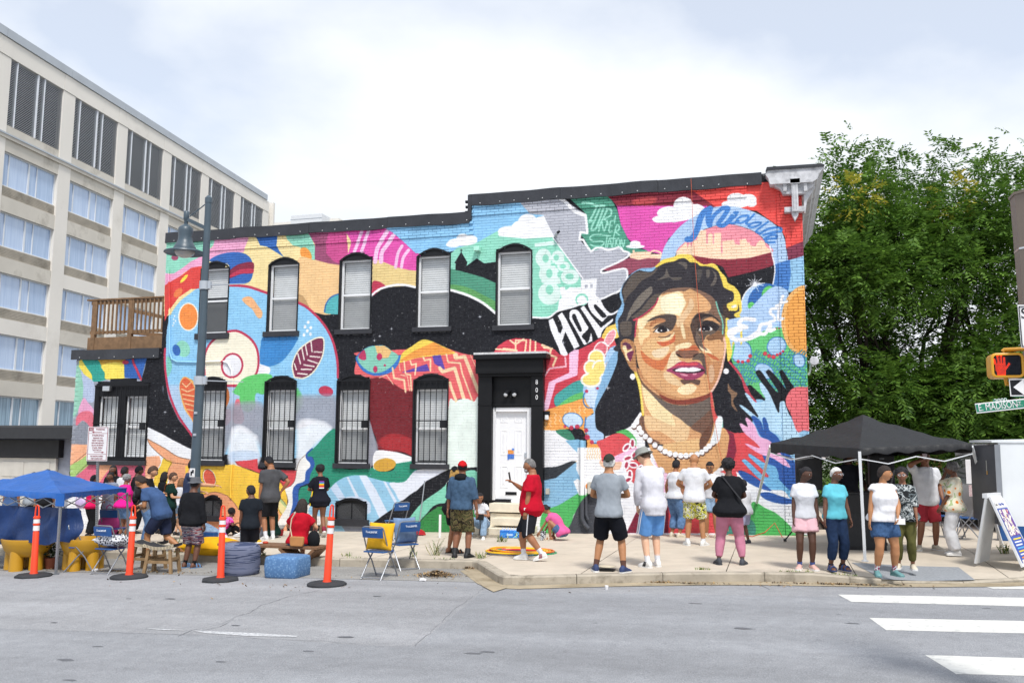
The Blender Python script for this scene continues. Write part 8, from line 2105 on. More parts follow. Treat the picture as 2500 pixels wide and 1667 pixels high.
 ey=MB();iris=MB();brow=MB();lp=MB()
 for s_ in(-1,1):
  ey.ball(hl_(s_*.125,.385,.02),.062*hh,.035*hh,.034*hh,8,5,rot=rotH);iris.ball(hl_(s_*.125,.405,.02),.033*hh,.022*hh,.033*hh,8,5,rot=rotH)
  brow.tube([hl_(s_*.05,.43,.085),hl_(s_*.12,.43,.108),hl_(s_*.19,.385,.09)],[.018*hh,.020*hh,.012*hh],5)
 ey.build('eye_whites',mat('eye_white','d8d2cb',rough=.3),T,world=0,smooth=2);iris.build('irises',mat('dark_iris','1b1411',rough=.2),T,world=0,smooth=2);brow.build('eyebrows',hairm('black' if hair is None or hair[1]in('grey','white','blonde')else hair[1]),T,world=0,smooth=2)
 lp.tube([hl_(-.105,.385,-.235),hl_(-.05,.425,-.228),hl_(0,.435,-.232),hl_(.05,.425,-.228),hl_(.105,.385,-.235)],[.010*hh,.022*hh,.024*hh,.022*hh,.010*hh],6);lp.build('lips',mat('lips_'+(lips or sk),lips or{'dark':'5a2f2c','deep':'4a2826','brown':'78423a','mid':'8c4f45','tan':'a0604f','light':'b87468','pale':'c08078'}[sk],rough=.4),T,world=0,smooth=2)
 def shell(k_,zl,name,m_,amp=.01,front=.25,scl=(1,1,1),seedk=0,back=-.30):
  """hair or cap following the skull: keeps the part above a sloping line"""
  mb=MB();nu, nv=26, 16;rows=[]
  rr=random.Random(seed+seedk)
  for i in range(nv+1):
   v=math.pi/2*(1-i/nv)*1.0;row=[]
   for j in range(nu):
    u=math.tau*j/nu;y=math.cos(u);zend=zl[0]if y>front else(zl[1]+(zl[0]-zl[1])*max(0,(y+.5)/(front+.5))if y>-.5 else zl[1])
    ph=math.pi/2+(math.asin(max(-.99,min(.99,zend/.5)))-math.pi/2)*i/nv
    x_, y_, z_=math.cos(ph)*math.sin(u)*.365*scl[0], math.cos(ph)*y*(.435 if y<0 else .425)*scl[1], math.sin(ph)*.5*scl[2]
    q=1+k_+amp*rr.uniform(-1,1);row.append(hl_(x_*q,y_*q,z_*q))
   rows.append(row)
  inner=[[hc+(q-hc)*.93 for q in rows[-1]]]
  mb.loft(rows[::-1]and(inner+rows[::-1]));return mb.build(name,m_,T,world=0,smooth=2)
 if hair:
  kind, hcol=hair[0], hairm(hair[1]);
  if kind=='short':shell(.11,(.22,-.22),'hair',hcol,.035)
  elif kind=='crop':shell(.05,(.25,-.16),'hair',hcol,.008)
  elif kind=='fringe':shell(.05,(-.02,-.22),'hair',hcol,.01,front=-.1)
  elif kind=='afro':
   me=MB();rr=random.Random(seed);me.ball(hl_(0,-.08,.17),.46*hh,.47*hh,.44*hh,20,14,rot=rotH);me.v=[tuple(Vector(q)+Vector((rr.uniform(-1,1),rr.uniform(-1,1),rr.uniform(-1,1)))*.018*hh)for q in me.v]
   for k in range(60):
    d_=Vector((rr.gauss(0,1),rr.gauss(-.3,1),rr.gauss(.3,1))).normalized();
    if d_.y>.75 and d_.z<.4:continue
    me.ball(hl_(d_.x*.44,-.08+d_.y*.44,.17+d_.z*.42),.07*hh,n=6,m_=4)
   me.build('hair',hcol,T,world=0,smooth=2)
  elif kind in('bun','topknot','lowbun'):
   shell(.075,(.25,-.22),'hair',hcol,.010);b_={'bun':(0,-.46,.20),'topknot':(0,-.14,.62),'lowbun':(0,-.48,-.12)}[kind];MB().ball(hl_(*b_),.15*hh,.14*hh,.13*hh,12,8).build('hair_bun',hcol,T,world=0,smooth=2)
  elif kind in('long','locs','dreads'):
   shell(.06,(.26,-.25),'hair',hcol,.012);ln_=hair[2]if len(hair)>2 else .8;rr=random.Random(seed);mb=MB();n_=46 if kind=='long' else 22
   for k in range(n_):
    a=math.pi*(.5+k/(n_-1))*1.0;a=math.pi*.42+math.pi*1.16*k/(n_-1);x_, y_=math.sin(a)*.37, math.cos(a)*.42;q0=hl_(x_,y_,.02);q1=hl_(x_*1.12,y_*1.1-.02,-.32);q2=hl_(x_*1.12+rr.uniform(-.05,.05),y_*1.08-.06,-.32-ln_*rr.uniform(.5,1)*.9)
    if kind=='long':rad_=.06*hh
    else:rad_=.034*hh
    mb.tube([hl_(x_*.9,y_*.9,.25),q0,q1,q2],[rad_*.7,rad_,rad_,rad_*.4],6)
   mb.build('hair_lengths',hcol,T,world=0,smooth=2)
 if beard:
  mb=MB();mb.ball(hl_(0,.27,-.33),.27*hh,.17*hh,.15*hh,14,8,rot=rotH);mb.build('beard',hairm(beard),T,world=0,smooth=2)
 if glasses:
  mb=MB()
  for s_ in(-1,1):mb.tube([hl_(s_*.13+.085*math.cos(t),.445-.02*abs(math.cos(t)),.01+.07*math.sin(t))for t in[k*math.tau/14 for k in range(14)]],.010*hh,5,closed=True);mb.tube([hl_(s_*.21,.42,.03),hl_(s_*.37,.05,.02)],.010*hh,5)
  mb.tube([hl_(-.05,.46,.02),hl_(.05,.46,.02)],.009*hh,5)
  G_=mb.build('glasses',M_BLACK if glasses!='clear' else M_WL,T,world=0)
  if glasses=='sun':MB().ball(hl_(-.13,.43,.01),.08*hh,.02*hh,.065*hh,10,6,rot=rotH).ball(hl_(.13,.43,.01),.08*hh,.02*hh,.065*hh,10,6,rot=rotH).build('dark_lenses',M_BLACK,T,world=0,smooth=2)
 if hat:
  kind, hm2=hat[0], hat[1]
  if kind in('cap','backcap'):
   shell(.09,(.20,.06),'cap',hm2,.002,front=-.9,scl=(1,1,1.04));s_=1 if kind=='cap' else-1
   mb=MB();r1=[];
   for k in range(13):
    a=math.pi*(k/12);r1.append(hl_(math.cos(a)*.36,s_*(.30+.42*math.sin(a)**.8),.20+.03*math.sin(a)*-1))
   mb.loft([[q+U2*.01*hh for q in r1],[q-U2*.012*hh for q in r1]]);mb.build('peak',hat[2]if len(hat)>2 else hm2,T,world=0,smooth=1)
   MB().ball(hl_(0,0,.555),.025*hh).build('button',hm2,T,world=0)
  elif kind=='bucket':
   prof=[(.12,.66),(.14,.64),(.24,.45),(.27,.44),(.50,.40),(.57,.34),(.60,.1)]
   mb=MB();n_=28;mb.loft([[hl_(math.cos(k*math.tau/n_)*r_*(.92)*(1+.03*math.sin(k*2.1)),math.sin(k*math.tau/n_)*r_*1.05,z_+.02*math.sin(k*1.3)*(r_>.5))for k in range(n_)]for z_,r_ in prof]);mb.build('bucket_hat',hm2,T,world=0,smooth=1)
  elif kind=='beanie':shell(.10,(.12,-.08),'beanie',hm2,.01,scl=(1,1,1.08))
 vx=.016 if det else .021
 for w_ in wear:
  kind, m_=w_[0], w_[1];a_=dict(w_[2])if len(w_)>2 else{}
  if kind=='top':
   hem=a_.get('hem',.47);inf=a_.get('inf',.014);sl_=a_.get('sleeve',.62);neck=a_.get('neck',.846);parts=[torso(hem,neck,inf,(a_.get('flare',.010)+.022 if hem<.49 else .004))]
   if fem:
    for s_ in(-1,1):mb=MB();mb.ball(sp(.712,.050*gt**.5,s_*.038*gt**.4),.038*H*gt**.6+inf,.034*H*gt**.5+inf*.8,.040*H*gt**.5+inf,12,8);parts.append(mb)
   if gt>1.15 and not a_.get('nobelly'):mb=MB();mb.ball(sp(.61,.030*gt),.075*H*gt,.055*H*gt,.075*H,14,9);parts.append(mb)
   for A in((sr,er,hr),(sl,el,hl)):
    if sl_>0:
     P_, Q=limb_pts(*A,AR,0,sl_,inf*.55,inf*.8+a_.get('cuff',.012 if sl_<1 else .002));mb=MB();mb.tube(P_,Q,14);mb.ball(A[0],Q[0]*.98,n=10,m_=7);parts.append(mb)
   me=remeshed(parts,vx,3,.6);wrinkle(me,a_.get('wr',.014),seed+3);o_=attach(me,a_.get('name','shirt'),m_,T)
  elif kind=='bottom':
   ln_=a_.get('len',.85);inf=a_.get('inf',.02);wst=a_.get('waist',.60);parts=[torso(.455,wst,inf*.3)];
   for s_, A in((1,(hipr,kr,fr)),(-1,(hipl,kl,fl))):
    P_, Q=limb_pts(*A,LR,0,ln_,inf*.7,a_.get('cuff',inf+.012));mb=MB();mb.tube(P_,Q,16);mb.ball(A[0]-fw_*.008*H,.055*H*gt**.8+inf*.4,.056*H*gt**.8+inf*.4,.058*H+inf*.4,12,8);parts.append(mb)
   me=remeshed(parts,vx,3,.6);wrinkle(me,a_.get('wr',.016),seed+9,11);o_=attach(me,a_.get('name','shorts' if ln_<1.3 else 'trousers'),m_,T)
   if a_.get('stripe'):
    for s_, A in((1,(hipr,kr,fr)),(-1,(hipl,kl,fl))):
     for j_ in range(a_.get('nst',1)):
      P_, Q=limb_pts(*A,LR,0.02,ln_,inf*.7+.006,a_.get('cuff',inf+.012)+.006);dv=(rt*s_+fw_*(j_-.5)*.45*(a_.get('nst',1)>1)).normalized();mb=MB();mb.tube([q+dv*r_*.98 for q,r_ in zip(P_,Q)],.010,5);mb.build('side_stripe',a_['stripe'],o_,world=0)
  elif kind=='dress':
   parts=[torso(.50,.83,.016)];bot=a_.get('hem',.22);c0=sp(.53);mb=MB();R1=[]
   for t in range(6):z=.53-(.53-bot)*t/5;R1.append(ring(Vector((c0.x,c0.y,z*H)),rt,fw_,(.10*gt+.03*t/5)*H,(.078*gt+.035*t/5)*H))
   mb.loft(R1);parts.append(mb);me=remeshed(parts,.016,3,.6);wrinkle(me,.02,seed);attach(me,'dress',m_,T)
  elif kind=='jacket_hood':
   mb=MB();mb.tube([sp(.835,-.045,x)+up*abs(x)*0 for x in(-.06,-.03,0,.03,.06)],[.03*H,.04*H,.045*H,.04*H,.03*H],10);mb.ball(sp(.845,-.02),.06*H,.055*H,.035*H,12,8);mb.build('hood',m_,T,world=0,smooth=2)
  elif kind=='strap':
   q0, q1=sp(.83,-.052*gt**.3-.012,-.055*a_.get('s',1)), sp(.62,-.068*gt-.012,.085*a_.get('s',1)*gt);mid_=(q0+q1)/2-fw_*.018
   MB().tube([sp(.838,.0,-.065*a_.get('s',1))+up*.012,q0,mid_,q1],.018,6,flat=.35).build('strap',m_,T,world=0)
  elif kind=='bandana':
   MB().tube([sp(.86),sp(.875)],[.04*H,.036*H],12).build('neckwear',m_,T,world=0)
 for s_, f_, k_, td in((1,fr,kr,p['toes_r']),(-1,fl,kl,p['toes_l'])):
  dn=(f_-k_).normalized();ta=rad(p['toe'])*s_;fd=Vector(td)if td else Vector((math.sin(ta),math.cos(ta),0));fd.normalize();upv=Z-fd*fd.z if abs(fd.z)<.9 else-dn;upv=(upv-fd*upv.dot(fd)).normalized();sx=fd.cross(upv)
  a0=f_-upv*.045*H;FL=.150*H
  def foot(i0,name,m_,par,zl=0,sc_=1):
   R1=[]
   for t, w, h0, h1 in((-.30,.10,0,.20),(-.24,.20,0,.40),(-.08,.22,0,.50),(.10,.20,0,.42),(.30,.24,0,.30),(.50,.27,0,.22),(.63,.22,0,.17),(.70,.12,.02,.11)):
    c_=a0+fd*t*FL;R1.append([c_+sx*math.cos(q)*(w*FL*.72*sc_)+upv*((h0+(h1-h0)*(.5+.5*math.sin(q)))*FL*.92)for q in[j*math.tau/12 for j in range(12)]])
   mb=MB();mb.loft(R1);return mb
  if shoes and shoes[0]!='bare':
   kind, m1=shoes[0], shoes[1];m2=shoes[2]if len(shoes)>2 else M_SW
   if kind=='sandal':
    foot(0,'foot',None,None,sc_=.88).build('foot',skin(sk),T,world=0,smooth=2);sm_=MB()
    for t in(.12,.42):sm_.tube([a0+fd*t*FL+sx*math.cos(q)*.20*FL+upv*(.04+.30*math.sin(q)*(1.25-t))*FL for q in[j*math.pi/8 for j in range(9)]],.014,6)
    S_=sm_.build('sandal_straps',m1,T,world=0)
   else:S_=foot(0,'shoe',m1,T).build('shoe',m1,T,world=0,smooth=2)
   if kind=='high':MB().tube([f_-dn*.0,f_-dn*.055*H],[.033*H,.030*H],12).build('collar',m1,S_,world=0,smooth=1)
   so_=MB();so_.loft([[a0+fd*t*FL+sx*w*FL*s2*.78-upv*.004+upv*zz for t,w,s2 in((-.31,.12,1),(-.2,.22,1),(.1,.22,1),(.45,.28,1),(.65,.22,1),(.72,.05,1),(.72,.05,-1),(.65,.22,-1),(.45,.28,-1),(.1,.22,-1),(-.2,.22,-1),(-.31,.12,-1))]for zz in(0,.022)])
   so_.build('sole',m2,S_,world=0)
   if len(shoes)>3:
    for t in(.05,.13,.21):MB().bar(a0+fd*(t+.02)*FL+sx*s_*.175*FL+upv*.05*FL,a0+fd*(t-.08)*FL+sx*s_*.13*FL+upv*.32*FL,.010,.012,up=tuple(fd)).build('shoe_stripe',shoes[3],S_,world=0)
  else:foot(0,'foot',None,None,sc_=.88).build('foot',skin(sk),T,world=0,smooth=2)
  if socks:MB().tube([f_-dn*0,f_-dn*socks[1]*.5*H,f_-dn*socks[1]*H],[.023*H,.024*H,.026*H*gt**.3],12).build('sock',socks[0],T,world=0,smooth=1)
 T_=dict(root=T,hr=hr,hl=hl,er=er,el=el,sp=sp,rt=rt,fw=fw_,up=up,hl_=hl_,hc=hc,hh=hh,sr=sr,sl=sl,fr=fr,fl=fl)
 if extra:extra(T_)
 return T_
def wpt(T_,q):
 return T_['root'].location+Euler((0,0,T_['root'].rotation_euler.z)).to_matrix()@Vector(q)
def mk(bx,by,hy,off=0):
 """ground point and height of a standing figure from its measured feet and crown"""
 P_=GP(bx,by,off);return P_, wall_pt(bx,hy,P_.y)[1]-P_.z
WHT_T=cloth('white_cotton','cfd1d7');BLK_T=cloth('black_cotton','1b1c20');GRY_T=cloth('heather_grey','8f969e');NAVY=cloth('navy_cotton','262d45');DENIM=cloth('blue_denim','4a6488',var=.25,scale=20,bump=.5,bscale=60);DENIML=cloth('pale_denim','8aa3bd',var=.22,scale=20,bump=.5)
DENIMD=cloth('dark_denim','1f2f4a',var=.25,scale=20);REDT=cloth('red_cotton','b3122a');HOTP=cloth('hot_pink_cotton','d8218a');BLUT=cloth('slate_blue_cotton','3f577f');CHAR=cloth('charcoal_cotton','4b4c50');KHAKI=cloth('olive_twill','54532f');PINKP=cloth('dusty_pink_cotton','b9788f');PALEP=cloth('pale_pink_cotton','dbb0b8')
TURQ=cloth('turquoise_cotton','5fb4c4');DKGREEN=cloth('bottle_green_cotton','14302a');CORAL=cloth('coral_red_twill','a63540');PINK2=cloth('pink_cotton','cf5f96');JEAN=cloth('mid_blue_denim','5d7ba3',var=.3,scale=18)
CAMO=pattern('camouflage_cloth',['3b3628','5c5a3a','77694a','2b2621','4c4a30'],'noise',9,ramp=[0,.40,.50,.56,.64]);CAMOG=pattern('grey_camouflage_cloth',['1f2224','5b6468','b7bcbc','33393c'],'noise',11,ramp=[0,.44,.52,.58])
FLOR=pattern('yellow_floral_print',['22243a','c3c33a','e6e6da','2a2c44','a9ad30'],'noise',12,ramp=[0,.40,.50,.56,.62]);ORFL=pattern('orange_floral_print',['d77a22','e3d9c2','dfe0cf','a9bb8a'],'dots',9,ramp=[0,.28,.60,.72])
AZT=pattern('striped_tribal_print',['2a2a40','8c3f42','b9b4b4','2f3a5a','6e2f38'],'noise',3.5,stretch=(.6,.6,9),ramp=[0,.38,.46,.52,.60]);TIED=pattern('tie_dye_pink',['c42a86','d977b4','8a4fb0'],'noise',7,ramp=[0,.5,.62])
BLSH=cloth('sky_blue_mesh','5f92cf');DKSK=cloth('black_socks','17171a')
SHW=mat('white_shoe','dcdcdb',rough=.5,var=.05);SHB=mat('black_shoe','1d1e22',rough=.6,var=.15);SHN=mat('navy_shoe','2a3a63',rough=.7,var=.2,scale=20);SHR=mat('burgundy_shoe','7d1630',rough=.5);SHCR=mat('cream_shoe','c9c0ae',rough=.7);SHTEAL=mat('teal_clog','5f8a8c',rough=.5);SHPK=mat('pink_shoe','d3aaa0',rough=.5);SHG=mat('dark_grey_shoe','3a3e46',rough=.7,var=.2);SHBL=mat('blue_slide','5c7fa6',rough=.6)
def backprint(T_,parts_):
 """small flat prints on a garment: list of (x, z, w, h, material, side)"""
 for x, z, w, h, m_, s_ in parts_:
  H_=1.7;c_=T_['sp'](z,0)+T_['rt']*x;
# ---------------------------------------------------------------- standing in front of the mural, left to right from the middle
def hold(T_,hand,name,label,cat,build):
 q=wpt(T_,T_[hand]);t=thing(name,label,cat,tuple(q));build(t,T_['root'].rotation_euler.z);return t
a, H=mk(1125,1361,1127)
def ex(T_):
 for s_ in(-1,1):MB().bar(T_['sp'](.81,-.0575,.035*s_),T_['sp'](.70,-.068,.05*s_),.004,.004).build('seam',M_ROPE,T_['root'],world=0)
person('man in a denim jacket, camouflage shorts and red backwards cap',a,H,0,'brown',1.14,0,dict(fr=(.075,0,.045),fl=(-.07,0,.045),hr=(.165,.03,.48),hl=(-.165,.03,.48),toe=20),[('top',cloth('denim_jacket_cloth','3f566f',var=.25,scale=16,bump=.6),dict(name='denim_jacket',hem=.50,sleeve=1.2,inf=.03,cuff=.012)),('jacket_hood',BLK_T),('bottom',CAMO,dict(len=1.02,inf=.035,cuff=.05,waist=.56))],('crop','black'),('backcap',cloth('red_cap','b81c22')),('high',SHB,SHB),(DKSK,.12),extra=ex,glasses='thin',look=-25)
a, H=mk(1104,1350,1140)
T_=person('woman with blonde locs and yellow-peaked cap holding food beside the denim jacket man',a,H,30,'mid',1.05,1,dict(hl=(-.10,.16,.77),el=(-.4,-.2,-1)),[('top',BLK_T,dict(hem=.44,sleeve=.5)),('bottom',BLK_T,dict(len=.75))],('locs','blonde',.9),('cap',BLK_T,cloth('yellow_peak','d9c322')),('sandal',SHB,SHB),look=-40)
hold(T_,'hl','snack','pale wrapped snack held up by the woman in the yellow peaked cap','food',lambda t,rz:MB().ball((0,0,.06),.035,.035,.08,10,6).build('wrap',mat('snack_paper','cfa98a',rough=.8),t,world=0,smooth=2))
# seated girl on the step
sz=wall_pt(1180,1285,18.95);q=Vector((wall_pt(1180,1300,18.95)[0],18.75,gz(-6.9)))
T_=person('girl in a white top and pale jeans sitting on the step, chin on hand',q,1.50,180,'mid',.95,1,dict(pel=(0,-.08,.22),lean=22,fr=(.10,.17,.045),fl=(-.10,.17,.045),hr=(.05,.14,.55),hl=(-.06,.18,.36),er=(.5,.2,-1),el=(-.6,.1,-1),kr=(.12,.7,1),kl=(-.12,.7,1),toe=15),[('top',WHT_T,dict(hem=.52,sleeve=.5)),('bottom',DENIML,dict(len=1.92,inf=.03,cuff=.03))],('locs','black',.9),None,('shoe',SHW,SHW),look=-20,tilt=15)
hold(T_,'hl','phone_bag','small black camera bag with a strap in the lap of the seated girl','bag',lambda t,rz:(MB().boxc((0,-.05,-.05),.16,.09,.12).build('case',M_BLACK,t,world=0,bevel=.015),MB().tube([(0,-.06,-.1),(.03,-.1,-.25),(.0,-.1,-.42)],.012,6).build('strap',M_BLACK,t,world=0)))
# walking man in red
a, H=mk(1297,1368,1119)
T_=person('grey-bearded man in a red T-shirt walking left with his phone raised',a,H,-92,'mid',1.28,0,dict(pel=(0,0,.525),lean=-2,fr=(.05,.09,.05),fl=(-.05,-.12,.075),hl=(-.13,.03,.47),hr=(.04,.20,.755),er=(.5,.0,-1),toe=8,toes_l=(0,.9,-.25)),[('top',REDT,dict(hem=.44,sleeve=.72,inf=.028,cuff=.04,flare=.02)),('bottom',cloth('black_red_shorts','22242b'),dict(len=1.02,inf=.03,cuff=.045,stripe=WHT_T))],('crop','salt'),None,('shoe',SHW,SHW,SHR),(WHT_T,.06),beard='grey',tilt=6)
def phone(col):
 def f(t,rz):
  m_=MB().boxc((0,0,.08),.012,.075,.15);m_.build('phone_body',col,t,world=0,bevel=.003)
 return f
t=hold(T_,'hr','phone','black phone held up by the walking man in red','phone',phone(M_BLACK));t.location+=Vector((-.045,-.02,.03));t.rotation_euler=(0,rad(-10),rad(0))
q=wpt(T_,T_['hl']);tw=thing('wrist_watch','steel wrist watch on the walking man in red','watch',tuple(q));MB().tube([(0,0,.03),(0,0,.06)],.036,12).build('watch_case',M_CHROME,tw,world=0);MB().boxc((0,-.037,.045),.04,.012,.04).build('dial',M_SW,tw,world=0)
RDX=T_
# crouching girl
a=GP(1352,1318)
person('girl in a pink T-shirt and denim shorts crouching with one hand on the pavement',a,1.40,-75,'mid',.92,1,dict(pel=(0,-.14,.135),lean=24,fr=(.07,.05,.045),fl=(-.07,.02,.045),hr=(.05,.20,.10),hl=(-.09,.24,.05),er=(.5,-.2,.6),el=(-.6,-.3,.2),kr=(.3,1,1.4),kl=(-.3,1,1.4),hunch=.3),[('top',PINK2,dict(hem=.47,sleeve=.55)),('bottom',DENIM,dict(len=.55))],('lowbun','black'),None,('sandal',SHCR,SHCR),tilt=35)
# grey T-shirt man, back view
a, H=mk(1487,1396,1107)
person('man seen from behind in a grey T-shirt, black shorts and dark cap',a,H,2,'tan',1.06,0,dict(fr=(.125,0,.045),fl=(-.115,0,.045),pel=(0,0,.515),hr=(.03,.15,.63),hl=(-.03,.14,.62),er=(1,-.3,-.4),el=(-1,-.3,-.4),toe=22),[('top',cloth('light_grey_tee','8e959d'),dict(hem=.475,sleeve=.6,inf=.014)),('bottom',cloth('black_running_shorts','14161d'),dict(len=.92,inf=.03,cuff=.055))],('fringe','white'),('backcap',cloth('dark_green_cap','33352f')),('shoe',SHN,SHW),(cloth('striped_socks','5a4038'),.055),glasses=None,tilt=-4)
# bucket hat man, white long sleeves
a, H=mk(1597,1384,1093)
person('man in a grey bucket hat, long white shirt and sky blue striped shorts',a,H,-35,'pale',.98,0,dict(fr=(.05,.03,.045),fl=(-.06,0,.045),hl=(-.10,.10,.50),hr=(-.02,.14,.50),er=(.6,-.6,-.5),el=(-.6,-.6,-.4),toe=14,hunch=.25),[('top',cloth('white_long_sleeve','cbcbd3'),dict(hem=.43,sleeve=1.9,inf=.015,cuff=.008,flare=.01)),('bottom',BLSH,dict(len=1.0,inf=.020,cuff=.06,stripe=WHT_T,nst=2))],('crop','brown'),('bucket',cloth('grey_bucket_hat','8d8f8b')),('shoe',SHW,SHW,SHB),(WHT_T,.10),tilt=24,look=-25,glasses='sun')
# partly hidden person behind him
a, H=mk(1585,1316,1150)
person('person in a black shirt and rolled jeans mostly hidden behind the bucket hat man',a,H,-10,'mid',1.15,1,dict(),[('top',BLK_T,dict(hem=.5,sleeve=.6)),('bottom',DENIM,dict(len=1.75,inf=.02))],('bun','black'),None,('shoe',SHB,SHB))
# woman in white with bun
a, H=mk(1650,1311,1123)
person('woman in a white top and rolled jeans with a top knot standing at the wall',a,H,35,'mid',1.24,1,dict(hl=(-.19,.06,.52)),[('top',WHT_T,dict(hem=.50,sleeve=.35)),('bottom',JEAN,dict(len=1.70,inf=.022,cuff=.03))],('topknot','black'),None,('shoe',SHCR,SHCR),look=-10)
# bald man white tee floral shorts
a, H=mk(1697,1331,1107)
person('bald man seen from behind in a white T-shirt and yellow floral shorts',a,H,0,'tan',1.08,0,dict(fr=(.09,0,.045),fl=(-.08,0,.045),hr=(.09,.14,.60),hl=(-.09,.14,.60),er=(1,-.4,-.4),el=(-1,-.4,-.4),toe=25),[('top',cloth('bright_white_tee','d3d5db'),dict(hem=.47,sleeve=.62)),('bottom',FLOR,dict(len=.90,inf=.028,cuff=.045))],None,None,('shoe',SHW,SHW),(WHT_T,.03),tilt=18)
# woman with glasses and phone facing us
a, H=mk(1738,1312,1127)
T_=person('woman with glasses facing the street and looking at her pale phone',a,H,185,'tan',1.1,1,dict(hr=(.02,.16,.735),er=(.5,-.1,-1),hl=(-.13,.05,.5)),[('top',WHT_T,dict(hem=.52,sleeve=.5)),('bottom',DENIML,dict(len=.72,inf=.022,name='shorts'))],('short','black'),None,('sandal',SHCR,SHCR),glasses='thin',lips='a03038',tilt=12)
t=hold(T_,'hr','phone','pale phone held up by the woman with glasses at the wall','phone',lambda t,rz:MB().boxc((0,-.03,.07),.075,.012,.15).build('phone_body',mat('pale_case','b9a9c0',rough=.4),t,world=0,bevel=.004))
t=hold(T_,'hl','orange_bag','orange tan handbag hanging beside the woman with glasses','bag',lambda t,rz:(MB().ball((0,-.05,.0),.11,.06,.11,12,8).build('bag_body',mat('tan_leather','b5652f',rough=.5),t,world=0,smooth=2)))
# black tee pink trousers
a, H=mk(1784,1378,1119)
person('woman seen from behind in a black T-shirt and dusty pink trousers',a,H,-4,'deep',1.24,1,dict(fr=(.11,0,.045),fl=(-.11,0,.045),pel=(0,0,.52),hr=(.03,.14,.60),hl=(-.03,.13,.60),er=(1,-.3,-.4),el=(-1,-.3,-.4),toe=18),[('top',BLK_T,dict(hem=.455,sleeve=.7,inf=.028,flare=.015)),('bottom',PINKP,dict(len=1.88,inf=.024,cuff=.012)),('strap',M_WEB,dict(s=1))],('afro','black'),None,('shoe',SHG,SHG),look=-20)
# boy in white
a, H=mk(1822,1326,1173)
person('small boy in a white T-shirt and pale shorts standing by the canopy leg',a,H,-60,'dark',1.,0,dict(hl=(-.10,.12,.50)),[('top',WHT_T,dict(hem=.46,sleeve=.7,inf=.02)),('bottom',cloth('pale_lilac_shorts','a9aac8'),dict(len=.85,inf=.02))],('crop','black'),None,('shoe',SHG,SHG))
# young woman, pink shorts
a, H=mk(1968,1389,1140)
person('young woman with a bun in a white T-shirt and pale pink shorts',a,H,172,'deep',1.05,1,dict(hr=(.115,.05,.49),hl=(-.125,.05,.46),er=(1,-.4,-.3),el=(-1,-.3,-.3),fr=(.06,0,.045),fl=(-.06,.01,.045),toe=18),[('top',WHT_T,dict(hem=.50,sleeve=.6,inf=.022)),('bottom',PALEP,dict(len=.60,inf=.028,cuff=.045))],('bun','black'),None,('shoe',SHPK,SHW),(cloth('blue_socks','4a5f9a'),.03),look=-48,tilt=8)
# turquoise
a, H=mk(2043,1391,1142)
person('older woman with white cropped hair, turquoise T-shirt and dark jeans',a,H,152,'dark',1.12,1,dict(hr=(.14,.04,.47),hl=(-.145,.05,.47),toe=10),[('top',TURQ,dict(hem=.50,sleeve=.55)),('bottom',DENIMD,dict(len=1.72,inf=.018,cuff=.018))],('crop','white'),None,('sandal',SHN,SHN),(DKSK,.02),look=-32,glasses='clear')
# DJ
q=Vector((wall_pt(2072,1200,18.6)[0],18.6,gz(2.2)))
person('man in a dark open shirt standing behind the music table',q,1.74,165,'deep',1.05,0,dict(hr=(.12,.18,.60),hl=(-.12,.18,.60)),[('top',cloth('dark_slate_shirt','2a2d35'),dict(hem=.46,sleeve=.8)),('bottom',BLK_T,dict(len=1.9))],('locs','black',.35),None,('shoe',SHB,SHB),look=-20)
# woman with crocs
a, H=mk(2163,1404,1139)
T_=person('woman in a white sleeveless blouse, denim shorts and teal clogs looking right',a,H,160,'tan',1.36,1,dict(fr=(.085,0,.045),fl=(-.085,0,.045),hr=(.16,.05,.49),hl=(-.06,.15,.54),er=(1,-.4,-.3),el=(-.8,-.2,-.6),toe=16),[('top',cloth('white_linen','d9d9dd',bump=.6),dict(hem=.50,sleeve=.16,inf=.026,flare=.02)),('bottom',cloth('denim_shorts_cloth','3a5478',var=.3,scale=22),dict(len=.66,inf=.018,cuff=.03))],('short','darkbrown'),None,('shoe',SHTEAL,SHTEAL),(pattern('patterned_socks',['c9407a','23242c','dedee2'],'dots',40,ramp=[0,.35,.5]),.07),look=-55)
hold(T_,'hl','flyer','folded pale flyer in the hand of the woman in teal clogs','paper',lambda t,rz:MB().boxc((.03,-.05,-.05),.12,.01,.08).build('paper',M_SW,t,world=0))
# camo shirt woman
a, H=mk(2212,1388,1144)
T_=person('woman in a grey camouflage shirt and olive trousers holding a drink',a,H,188,'brown',1.2,1,dict(hr=(.10,.16,.67),hl=(-.12,.10,.50),er=(.7,-.1,-1)),[('top',CAMOG,dict(hem=.48,sleeve=1.15,inf=.026)),('bottom',KHAKI,dict(len=1.82,inf=.014,cuff=.01))],('afro','black'),None,('shoe',SHCR,SHW),glasses='clear')
hold(T_,'hr','drink_cup','clear plastic cup of pale drink held by the woman in camouflage','cup',lambda t,rz:(MB().loft(lathe([(0,.035),(.09,.045)],(0,-.06,.02),14)).build('drink',mat('pale_drink','d3cfa0',rough=.2),t,world=0,smooth=1),MB().loft(lathe([(.09,.045),(.125,.049)],(0,-.06,.02),14)).build('cup_rim',mat('clear_plastic','c9d3dc'),t,world=0,smooth=1)))
q=wpt(T_,T_['hl']);t=thing('shoulder_bag','black leather shoulder bag at the hip of the woman in camouflage','bag',(q.x-.34,q.y-.12,q.z));MB().ball((0,0,.06),.11,.07,.17,14,10).build('bag_body',mat('black_leather','1a1a1d',rough=.4),t,world=0,smooth=2);MB().tube([(0,0,.2),(-.02,.02,.45),(.05,.05,.72)],.012,6).build('strap',mat('black_leather','1a1a1d'),t,world=0)
